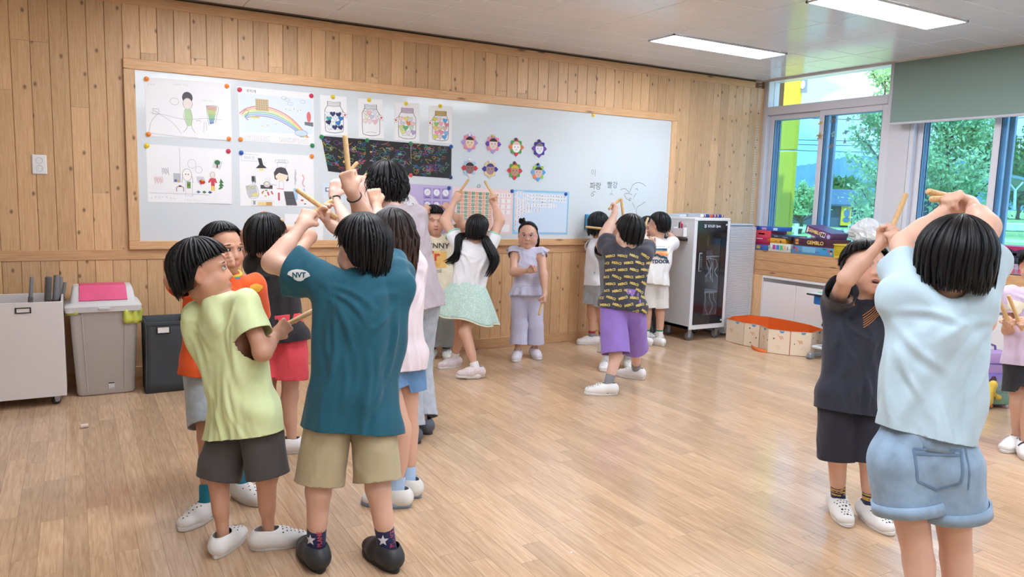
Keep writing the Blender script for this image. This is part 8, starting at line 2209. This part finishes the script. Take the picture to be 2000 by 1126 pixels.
pt_ = [Xh(0, -.075, .06), Xh(-.04, -.10, .03), Xh(-.072, -.085, -.05), Xh(-.078, -.07, -.11)]
p.hair(front=.62, side=1.2, back=1.75, puff=.006, bang=False, tie=[(None, [Xh(.03, -.03, .095), Xh(.05, -.045, .12), Xh(.03, -.075, .11)], .02, 40), (None, pt_, .018, 60)])
MG = mat('glasses_pink', (206, 150, 176), .3)
for e in (-1, 1):
 c = Xh(e * .031, .0875, .003); MBx([c + p.hR @ np.array([.0235 * math.cos(a), -.004 * math.cos(a) ** 2, .0185 * math.sin(a)]) for a in np.linspace(0, 6.283, 20)], [.0018] * 20, 'glasses_rim', MG, p.t)
 MBx([Xh(e * .054, .083, .006), Xh(e * .074, .03, .006), Xh(e * .079, -.015, .004)], [.0015] * 3, 'glasses_arm', MG, p.t)
MBx([Xh(-.008, .0885, .004), Xh(0, .091, .006), Xh(.008, .0885, .004)], [.0015] * 3, 'glasses_bridge', MG, p.t)
held(p, 'L', vdir(-.25, -.85, -.4), 'wooden stick hanging from the hand of the girl in lavender', .19, .03)
# --- girl at the board with bobbed hair
p = Person('girl with a black bob in a white top and pale denim shorts at the board', 1.24, (1158, 668), SK2, depth=7.12)
p.frame(p.pt(1166, 552), p.pt(1170, 472), vdir(.85, 0, .45))
p.head(p.pt(1170, 440), vdir(.75, 0, .6), (0, 0, 1), 1.03)
arms(p, 'R', (1196, 478, 1), (1190, 450, 1), hand='grip', hdir=vdir(-.3, .9, 0), stick=vdir(-1, .1, 0))
arms(p, 'L', (1172, 490, -1), (1178, 462, -1), hand='grip', hdir=vdir(.1, .9, .0), stick=vdir(-1, .2, 0))
legs(p, ((1157, 616), (1156, 660), vdir(-.8, 0, -.1), .0), ((1176, 616), (1176, 658), vdir(-.7, 0, .1), .0))
p.build_body()
p.shorts(LDEN, .60, r=.078, flare=.014, name='denim_shorts')
p.shirt(WHT, .03, ease=.026, sleeveless=True, flare=.01, name='sleeveless_top')
for sd in 'LR': p.sock(sd, GREY_SOCK, .075, stripes=(cloth_mat('band_red', (170, 50, 60)), [(.05, .08)])); p.shoe(sd, WHITE_SHOE, WHITE_SOLE, size=1.05)
p.hair(front=1.1, side=1.6, back=1.75, drop=.125, puff=.012)
held(p, 'L', vdir(-1, .12, .1), 'wooden stick poking out left of the bobbed hair at the board', .20, .07)
# --- child in grey, mostly hidden
p = Person('child in grey with beige trousers, mostly hidden behind the purple shorts', 1.19, (1222, 716), SK2)
p.frame(p.pt(1206, 580), p.pt(1204, 488), vdir(-.3, 0, -.95))
p.head(p.pt(1214, 458, .02), vdir(.2, 0, -1), (0, 0, 1), 1.0)
arms(p, 'R', (1172, 478, -1), (1196, 446, 1), hand='grip', hdir=vdir(.4, .9, 0), stick=vdir(.3, .9, 0))
arms(p, 'L', (1235, 500, 1), (1222, 470, 1), hand='grip', hdir=vdir(-.4, .9, 0), stick=vdir(.3, .9, 0))
legs(p, ((1222, 650), (1227, 704), vdir(.1, 0, -1), -.02), ((1190, 650), (1184, 706), vdir(-.3, 0, -1), -.02))
p.build_body()
p.shorts(cloth_mat('beige_cotton', (206, 200, 180)), .7, r=.072, to_ankle=True, end_r=.07, name='trousers')
p.shirt(cloth_mat('grey_marl', (128, 132, 138)), .05, ease=.02, sleeve=.5, sleeve_r=.066)
for sd in 'LR': p.sock(sd, WHITE_SOCK, .10); p.shoe(sd, WHITE_SHOE, WHITE_SOLE, holes='round', size=1.08)
p.hair(front=1.1, side=1.3, back=2.2, puff=.010)
# --- boy in the lettered shirt and purple shorts
p = Person('child in a dark lettered T-shirt and purple shorts, arm raised, back turned', 1.30, (1200, 765), SK4, fat=.96)
p.frame(p.pt(1216, 590), p.pt(1226, 490), vdir(.12, 0, 1), sh_w=.132)
p.head(p.pt(1228, 455), vdir(-.35, .18, .92), unit(np.array([0, 0, 1.]) + .12 * CR), 1.06)
arms(p, 'L', (1181, 462, 1), (1200, 418, 1), hand='grip', hdir=vdir(.2, .95, .1), stick=vdir(.5, .6, .6), thumb=1, scale=1.0, thin=1.2)
arms(p, 'R', (1262, 478, 1), (1246, 448, 1), hand='grip', hdir=vdir(-.4, .9, .1), stick=vdir(.3, .7, .5))
legs(p, ((1203, 690), (1187, 754), vdir(-1, 0, -.05), -.03), ((1240, 680), (1243, 724), vdir(-.75, 0, .5), .02))
p.build_body()
DKS = cloth_mat('slate_jersey', (62, 62, 74)); PURP = cloth_mat('purple_cotton', (146, 116, 196))
p.shorts(PURP, 1.0, r=.088, flare=.014, ease=.012)
p.shirt(DKS, .055, ease=.018, sleeve=.58, sleeve_r=.076, flare=.018, hem_up=unit(p.up + .06 * p.rt))
for sd in 'LR': p.sock(sd, GREY_SOCK, .085); p.shoe(sd, WHITE_SHOE, WHITE_SOLE, holes='round', size=1.10)
p.hair(front=1.15, side=1.6, back=2.3, puff=.016)
bv = bvh_of(p.shirt_o); PY = mat('print_pale_yellow', (214, 194, 112), .8); R_ = random.Random(6)
vs, fs = text_mesh('MERCI', .023, bold=.0012)
for r2 in range(9):
 for c2 in range(5):
  x, y = -.17 + c2 * .082 + (.041 if r2 % 2 else 0), .185 - r2 * .05; a = R_.uniform(-.6, .3); ca, sa = math.cos(a), math.sin(a)
  o_ = pd(p, 1218, 550) + CR * x + CU * y
  decal_on(bv, ([(ca * u - sa * w_, sa * u + ca * w_) for u, w_ in vs], fs), o_, CR, CU, CF, 'print_word', PY, p.shirt_o, .003, .5)
held(p, 'L', vdir(.5, .45, .5), 'wooden stick in the raised fist at the board', .18, .02)
stick(at(1216, 412, p.d + .35), vdir(-.1, 1, .1), 'wooden stick upright behind the raised fist at the board', .20)
# --- boy in the white lettered shirt at the cabinet
p = Person('child in a white T-shirt with a mountain print and pale shorts by the cabinet', 1.25, (1284, 670), SK2, fat=.95, depth=7.2)
p.frame(p.pt(1276, 546), p.pt(1284, 470), vdir(-.25, 0, .97))
p.head(p.pt(1286, 440), vdir(-.72, 0, .68), (0, 0, 1), 1.05)
arms(p, 'R', (1318, 474, 1), (1304, 450, 1), hand='relaxed', hdir=vdir(-.6, .7, .3), palm=vdir(-1, 0, 0))
arms(p, 'L', (1250, 480, 1), (1262, 455, 1), hand='grip', hdir=vdir(.3, .9, .1), stick=vdir(.7, .5, .3))
legs(p, ((1264, 606), (1262, 662), vdir(-.6, 0, .5), .0), ((1289, 608), (1288, 663), vdir(-.4, 0, .6), .0))
p.build_body()
OW = cloth_mat('offwhite_cotton', (226, 224, 222)); PALEB = cloth_mat('pale_beige', (216, 212, 206))
p.shorts(PALEB, .88, r=.080, flare=.012, ease=.012)
p.shirt(OW, .045, ease=.026, sleeve=.6, sleeve_r=.072, flare=.012)
GREENB = cloth_mat('band_green', (50, 130, 90))
for sd in 'LR': p.sock(sd, WHITE_SOCK, .13, stripes=(GREENB, [(.085, .097), (.11, .122)])); p.shoe(sd, WHITE_SHOE, WHITE_SOLE, size=1.05)
p.hair(front=1.0, side=1.25, back=2.2, puff=.010)
bv = bvh_of(p.shirt_o); o_ = pd(p, 1283, 497)
for i, (y0_, y1_, c) in enumerate(((.045, .058, (40, 90, 110)), (.034, .045, (96, 140, 180)), (.0, .034, (236, 180, 120)), (-.012, .012, (232, 140, 90)))): decal_on(bv, rectgrid(-.105, y0_, .105, y1_, 14, 2), o_, CR, CU, CF, 'print_band', mat('pb%d' % i, c, .8), p.shirt_o, .004 + .0006 * i)
mt = [(-.105, -.05)] + [(-.105 + .21 * i / 14, -.01 + .022 * (0, .3, .8, .5, .7, .9, .6, 1.0, .5, .2, -.1, .1, -.3, -.5, -.7)[i]) for i in range(15)] + [(.105, -.05)]
v2 = []; f2 = []
for i in range(15): v2 += [mt[i + 1], (mt[i + 1][0], mt[i + 1][1] - .022)]
decal_on(bv, (v2, [(2*i, 2*i+1, 2*i+3, 2*i+2) for i in range(14)]), o_, CR, CU, CF, 'print_mountains', mat('print_ridge', (44, 76, 96), .8), p.shirt_o, .008)
vs, fs = text_mesh('OUTDOOR', .048, bold=.002); decal_on(bv, (vs, fs), o_ - CU * .066, CR, CU, CF, 'print_lettering', mat('print_navy', (40, 56, 84), .8), p.shirt_o, .004)
vs, fs = text_mesh('LIFE GOES ON OUTSIDE', .014); decal_on(bv, (vs, fs), o_ + CU * .075, CR, CU, CF, 'print_lettering', INKB, p.shirt_o, .004)
bv = bvh_of(p.shorts_o); decal_on(bv, rectgrid(-.035, -.045, .035, .045, 6, 6), pd(p, 1291, 575), CR, CU, CF, 'back_pocket', cloth_mat('pocket_beige', (204, 200, 194)), p.shorts_o, .003)
held(p, 'L', vdir(.75, .45, .2), 'wooden stick by the ear of the child in the mountain-print shirt', .19, .04)
# --- child hidden between board and cabinet
p = Person('child in black trousers half hidden behind the mountain-print shirt', 1.20, (1270, 652), SK2, depth=7.42)
p.frame(p.pt(1262, 550), p.pt(1262, 474), vdir(.5, 0, -.8))
p.head(p.pt(1265, 446, .0), vdir(.25, -.1, -.95), (0, 0, 1), 1.0)
arms(p, 'R', (1248, 490, -1), (1256, 462, -1), hand='grip', hdir=vdir(.1, 1, 0), stick=vdir(.4, .8, 0))
arms(p, 'L', (1284, 500, -1), (1276, 480, -1), hand='relaxed', palm=vdir(0, 0, 1))
legs(p, ((1274, 604), (1272, 646), vdir(.6, 0, -.6), -.02), ((1258, 604), (1260, 650), vdir(.5, 0, -.7), -.02))
p.build_body()
p.shorts(BLACKT, .85, r=.068, to_ankle=True, end_r=.06, name='trousers')
p.shirt(cloth_mat('black_tee', (44, 44, 50)), .05, ease=.018, sleeve=.55, sleeve_r=.062)
for sd in 'LR': p.shoe(sd, WHITE_SHOE, WHITE_SOLE, size=1.08)
p.hair(front=1.15, side=1.35, back=2.2, puff=.010)
held(p, 'R', vdir(.35, .85, .1), 'wooden stick held by the half-hidden child at the board', .19, .03)
# --- boy in navy on the right, facing the room
p = Person('child in a navy top and long navy shorts facing the camera, mouth open', 1.23, (1670, 1022), SK1, fat=.92, h=.0075)
p.frame(p.pt(1666, 765), p.pt(1686, 592), vdir(-.1, 0, -1), sh_w=.132)
p.head(p.pt(1690, 527, -.03), vdir(.04, -.02, -1), unit(np.array([0, 0, 1.]) + .06 * CR + .28 * CF), 1.08, eyes='closed', mouth=1.3, detail=.003)
arms(p, 'R', (1652, 545, -1), (1726, 470, -1), hand='grip', hdir=vdir(.6, .75, -.1), stick=vdir(.4, .9, .1), thumb=1, scale=1.0)
arms(p, 'L', (1764, 560, -1), (1752, 490, -1), hand='grip', hdir=vdir(-.2, .95, -.1), stick=vdir(.3, .9, 0))
legs(p, ((1698, 895), (1699, 992), vdir(.15, 0, -1), -.03), ((1636, 890), (1637, 978), vdir(-.12, 0, -1), -.03))
p.build_body()
NAVY = cloth_mat('navy_sport', (34, 40, 58), rough=.7); NAVY2 = cloth_mat('navy_shorts', (32, 34, 48), rough=.8)
p.shorts(NAVY2, 1.02, r=.086, flare=.012, ease=.014)
p.shirt(NAVY, .085, h=.0072, ease=.026, sleeve=.56, sleeve_r=.070, flare=.02, name='sports_top', amp=.005)
YB_ = cloth_mat('band_yellow', (206, 166, 76))
for sd in 'LR': p.sock(sd, cloth_mat('sock_dknavy', (38, 42, 82)), .085, stripes=(YB_, [(.05, .056), (.062, .070), (.076, .083)])); p.shoe(sd, WHITE_SHOE, WHITE_SOLE, holes='heart', size=1.12)
p.hair(front=1.08, side=1.25, back=1.7, puff=.014)
bv = bvh_of(p.shirt_o)
for i in range(6):
 a, b = np.array([.018 + .0, -.036 - .010 * i]), np.array([.10, .022 - .0095 * i]); n2 = unit(np.array([-(b - a)[1], (b - a)[0]])) * .0011
 v2 = [];
 for j in range(9): q = a + (b - a) * j / 8; v2 += [tuple(q + n2), tuple(q - n2)]
 decal_on(bv, (v2, [(2*j, 2*j+1, 2*j+3, 2*j+2) for j in range(8)]), pd(p, 1678, 600), CR, CU, CF, 'chest_stripe', mat('stripe_orange', (226, 150, 70), .6), p.shirt_o, .003)
decal_on(bv, rectgrid(-.007, -.009, .007, .009, 3, 3), pd(p, 1673, 593), CR, CU, CF, 'badge', mat('badge_orange', (226, 140, 40), .5), p.shirt_o, .003)
MBx([p.X(-.011, .079, -.0625), p.X(0, .083, -.0632), p.X(.011, .079, -.0625)], [.004, .0055, .004], 'mouth_cavity', mat('mouth_dark', (70, 26, 28), .6), p.t)
MBx([p.X(-.009, .0805, -.0590), p.X(0, .0845, -.0590), p.X(.009, .0805, -.0590)], [.0012, .0018, .0012], 'teeth', mat('teeth_white', (226, 220, 210), .3), p.t)
held(p, 'R', vdir(.42, .88, .1), 'wooden stick pointing up from the hand of the child in navy', .20, .06)
# --- girl in light blue, front right, seen from behind
p = Person('child in a light blue T-shirt and denim shorts, hands clasped over the head', 1.33, (1815, 1372), SK1, fat=.80, h=.007)
p.frame(p.pt(1808, 893), p.pt(1838, 594), vdir(.22, 0, .97), sh_w=.108)
p.head(p.pt(1862, 514), vdir(.35, .05, .93), unit(np.array([0, 0, 1.]) + .10 * CR), .97)
arms(p, 'L', (1766, 480, 1), (1850, 408, 1), hand='loose', hdir=vdir(.75, .35, .2), stick=vdir(-.8, .1, -.2), palm=vdir(0, -.9, .4), thumb=-1, scale=1.06, thin=1.15)
arms(p, 'R', (1925, 445, 1), (1895, 398, 1), hand='loose', hdir=vdir(-.8, .3, -.3), palm=vdir(.1, -.9, .2), thumb=1, scale=1.06, thin=1.15)
legs(p, ((1795, 1098), (1800, 1335), vdir(.2, 0, 1), .0), ((1868, 1090), (1866, 1310), vdir(.3, 0, .95), .0))
p.build_body()
LBLUE = cloth_mat('light_blue_jersey', (182, 206, 220), rough=.75); LDEN2 = cloth_mat('denim_pale', (140, 166, 192), kind='denim')
p.shorts(LDEN2, .47, r=.102, flare=.004, ease=.008, name='denim_shorts', rise=.10)
p.shirt(LBLUE, -.066, h=.0072, hem_up=unit(p.up + .10 * p.rt), ease=.018, sleeve=.62, sleeve_r=.066, flare=.018, amp=.010, wl=.12, neck_r=.070)
for sd in 'LR':
 hip, kn = p.J['hip' + sd], p.J['kn' + sd]; d = unit(kn - hip); c = hip + (kn - hip) * .47; e1 = unit(np.cross(d, p.fw)); e2 = np.cross(d, e1); rr = .102 * p.s * p.fat + .006
 v = []
 for z_, o_ in ((-.028, 0), (-.028, .006), (.004, .007), (.004, 0)): v += [c + d * z_ + (e1 * math.cos(a) + e2 * math.sin(a)) * (rr + o_) for a in np.arange(40) * .15708]
 put('cuff', np.array(v), [(j*40+i, j*40+(i+1) % 40, (j+1)*40+(i+1) % 40, (j+1)*40+i) for j in range(3) for i in range(40)], LDEN2, p.shorts_o)
bv = bvh_of(p.shorts_o); SEAM = cloth_mat('denim_seam', (104, 132, 164), kind='denim')
pk = [(-.06, .042), (.06, .042), (.052, -.045), (0, -.07), (-.052, -.045)]
o_ = pd(p, 1838, 910)
def outline(poly, w=.003):
 P_ = [np.asarray(q, float) for q in poly]; v = []; f = []
 for a, b in zip(P_, P_[1:] + P_[:1]):
  n2 = unit(np.array([-(b - a)[1], (b - a)[0]])) * w
  for j in range(6): q = a + (b - a) * j / 5; v += [tuple(q + n2), tuple(q - n2)]
  k = len(v) - 12; f += [(k + 2*j, k + 2*j+1, k + 2*j+3, k + 2*j+2) for j in range(5)]
 return v, f
decal_on(bv, outline(pk), o_, CR, CU, CF, 'pocket_seam', SEAM, p.shorts_o, .003)
decal_on(bv, outline([(-.055, .028), (.055, .028), (.055, .031), (-.055, .031)], .002), o_, CR, CU, CF, 'pocket_seam', SEAM, p.shorts_o, .003)
pts = [pd(p, 1893, 815), pd(p, 1902, 880)]; decal_on(bv, rectgrid(-.002, -.06, .002, .05, 1, 12), pd(p, 1890, 912), CR, CU, CF, 'centre_seam', SEAM, p.shorts_o, .003)
# gathered waistband
wc = p.P + p.up * .062; v = []; n_ = 90
for z_, q in ((-.03, 1.0), (-.012, .985), (.012, 1.0), (.024, 1.0)): v += [wc + p.up * z_ + (p.rt * math.cos(a) * 1.18 + p.fw * math.sin(a)) * ((.096 * p.s * p.fat + .010) * q * (1 + .010 * math.sin(31 * a))) for a in np.arange(n_) * 2 * math.pi / n_]
put('waistband', np.array(v), [(j*n_+i, j*n_+(i+1) % n_, (j+1)*n_+(i+1) % n_, (j+1)*n_+i) for j in range(3) for i in range(n_)], LDEN2, p.shorts_o, solid=.003)
for sd in 'LR': p.shoe(sd, WHITE_SHOE, WHITE_SOLE, size=1.05)
p.hair(front=1.1, side=1.6, back=2.3, drop=.09, puff=.020)
stick(at(1843, 381, depth_of(p.J['handL']) - .01), vdir(-.75, .1, -.3), 'wooden stick clasped over the head of the child in light blue, upper of two', .15)
stick(at(1848, 388, depth_of(p.J['handL']) - .02), vdir(-.75, -.05, -.35), 'wooden stick clasped over the head of the child in light blue, lower of two', .15)
# --- child at the right edge
p = Person('child in a lilac top and black shorts cut off by the right edge', 1.20, (1982, 880), SK2, fat=.9)
p.frame(p.pt(2012, 700), p.pt(2020, 568), vdir(-.45, 0, -.9))
p.head(p.pt(2026, 518), vdir(-.4, -.2, -.9), (0, 0, 1), 1.02)
arms(p, 'R', (1970, 658, -1), (1968, 634, -1), hand='grip', hdir=vdir(-.2, .4, -.8), stick=vdir(-.45, .9, 0), scale=.9)
arms(p, 'L', (2066, 646, -1), (2004, 634, -1), hand='grip', hdir=vdir(-.6, .3, -.6), stick=vdir(-.4, .9, 0), scale=.95)
legs(p, ((2010, 790), (2002, 868), vdir(-.4, 0, -.9), -.02), ((1988, 790), (1986, 858), vdir(-.8, 0, -.5), -.02))
p.build_body()
p.shorts(cloth_mat('black_cotton', (36, 36, 42)), .70, r=.078, flare=.016)
p.shirt(cloth_mat('lilac_cotton', (214, 196, 222)), .04, ease=.022, sleeve=.5, sleeve_r=.068, flare=.01)
for sd in 'LR': p.shoe(sd, WHITE_SHOE, WHITE_SOLE, size=1.12, strap=mat('strap_black', (40, 40, 44), .6))
p.hair(front=1.0, side=1.6, back=2.2, puff=.01)
bv = bvh_of(p.shirt_o); decal_on(bv, polygrid([(.07 * math.cos(a) * (1 + .12 * math.sin(5 * a)), .05 * math.sin(a) * (1 + .1 * math.sin(4 * a))) for a in np.arange(20) * .314]), pd(p, 1990, 600), CR, CU, CF, 'chest_print', mat('print_cream', (232, 228, 206), .8), p.shirt_o, .004)
held(p, 'R', vdir(-.42, .9, -.05), 'wooden stick in the near hand of the child at the right edge, thinner looking', .19, .05)
held(p, 'L', vdir(-.42, .88, -.1), 'wooden stick in the far hand of the child at the right edge', .22, .06)
# plush duck hanging from the backpack
c = on_z(1933, 790, .0); c = np.array([5.30, 2.72, 0.0]); dd = depth_of(at(1935, 765, 1))
dk = depth_of(on_z(1924, 788)) - .14
q = lambda px, py: at(px, py, dk)
t = thing('plush_duck', 'small yellow plush duck leaning on the backpack', 'toy', (q(1932, 795)[0], q(1932, 795)[1], max(0, q(1932, 795)[2])))
fd = Field(); fd.limb(q(1927, 782), q(1934, 762), .040, .030, .03); fd.limb(q(1935, 762), q(1938, 752), .022, .026, .02); fd.ball(q(1939, 750), .028, .02)
fd.limb(q(1940, 768), q(1951, 776), .014, .012, .015); fd.limb(q(1950, 776), q(1948, 777), .018, .012, .015)
V, F = mesh_field(fd, .005, it=2); put('body', V, F, cloth_mat('duck_plush', (232, 200, 84)), t)
fd = Field(); fd.limb(q(1941, 748), q(1944, 745), .010, .007, .01); V, F = mesh_field(fd, .003, it=1); put('bill', V, F, cloth_mat('duck_orange', (232, 124, 50)), t)
fd = Field(); fd.limb(q(1933, 787), q(1935, 792), .012, .014, .01); V, F = mesh_field(fd, .004, it=1); put('foot', V, F, MATS['duck_orange'], t)
MBx([q(1937, 749) - CF * .027, q(1937, 749) - CF * .029], [.004, .003], 'eye', M_BLACKP, t)
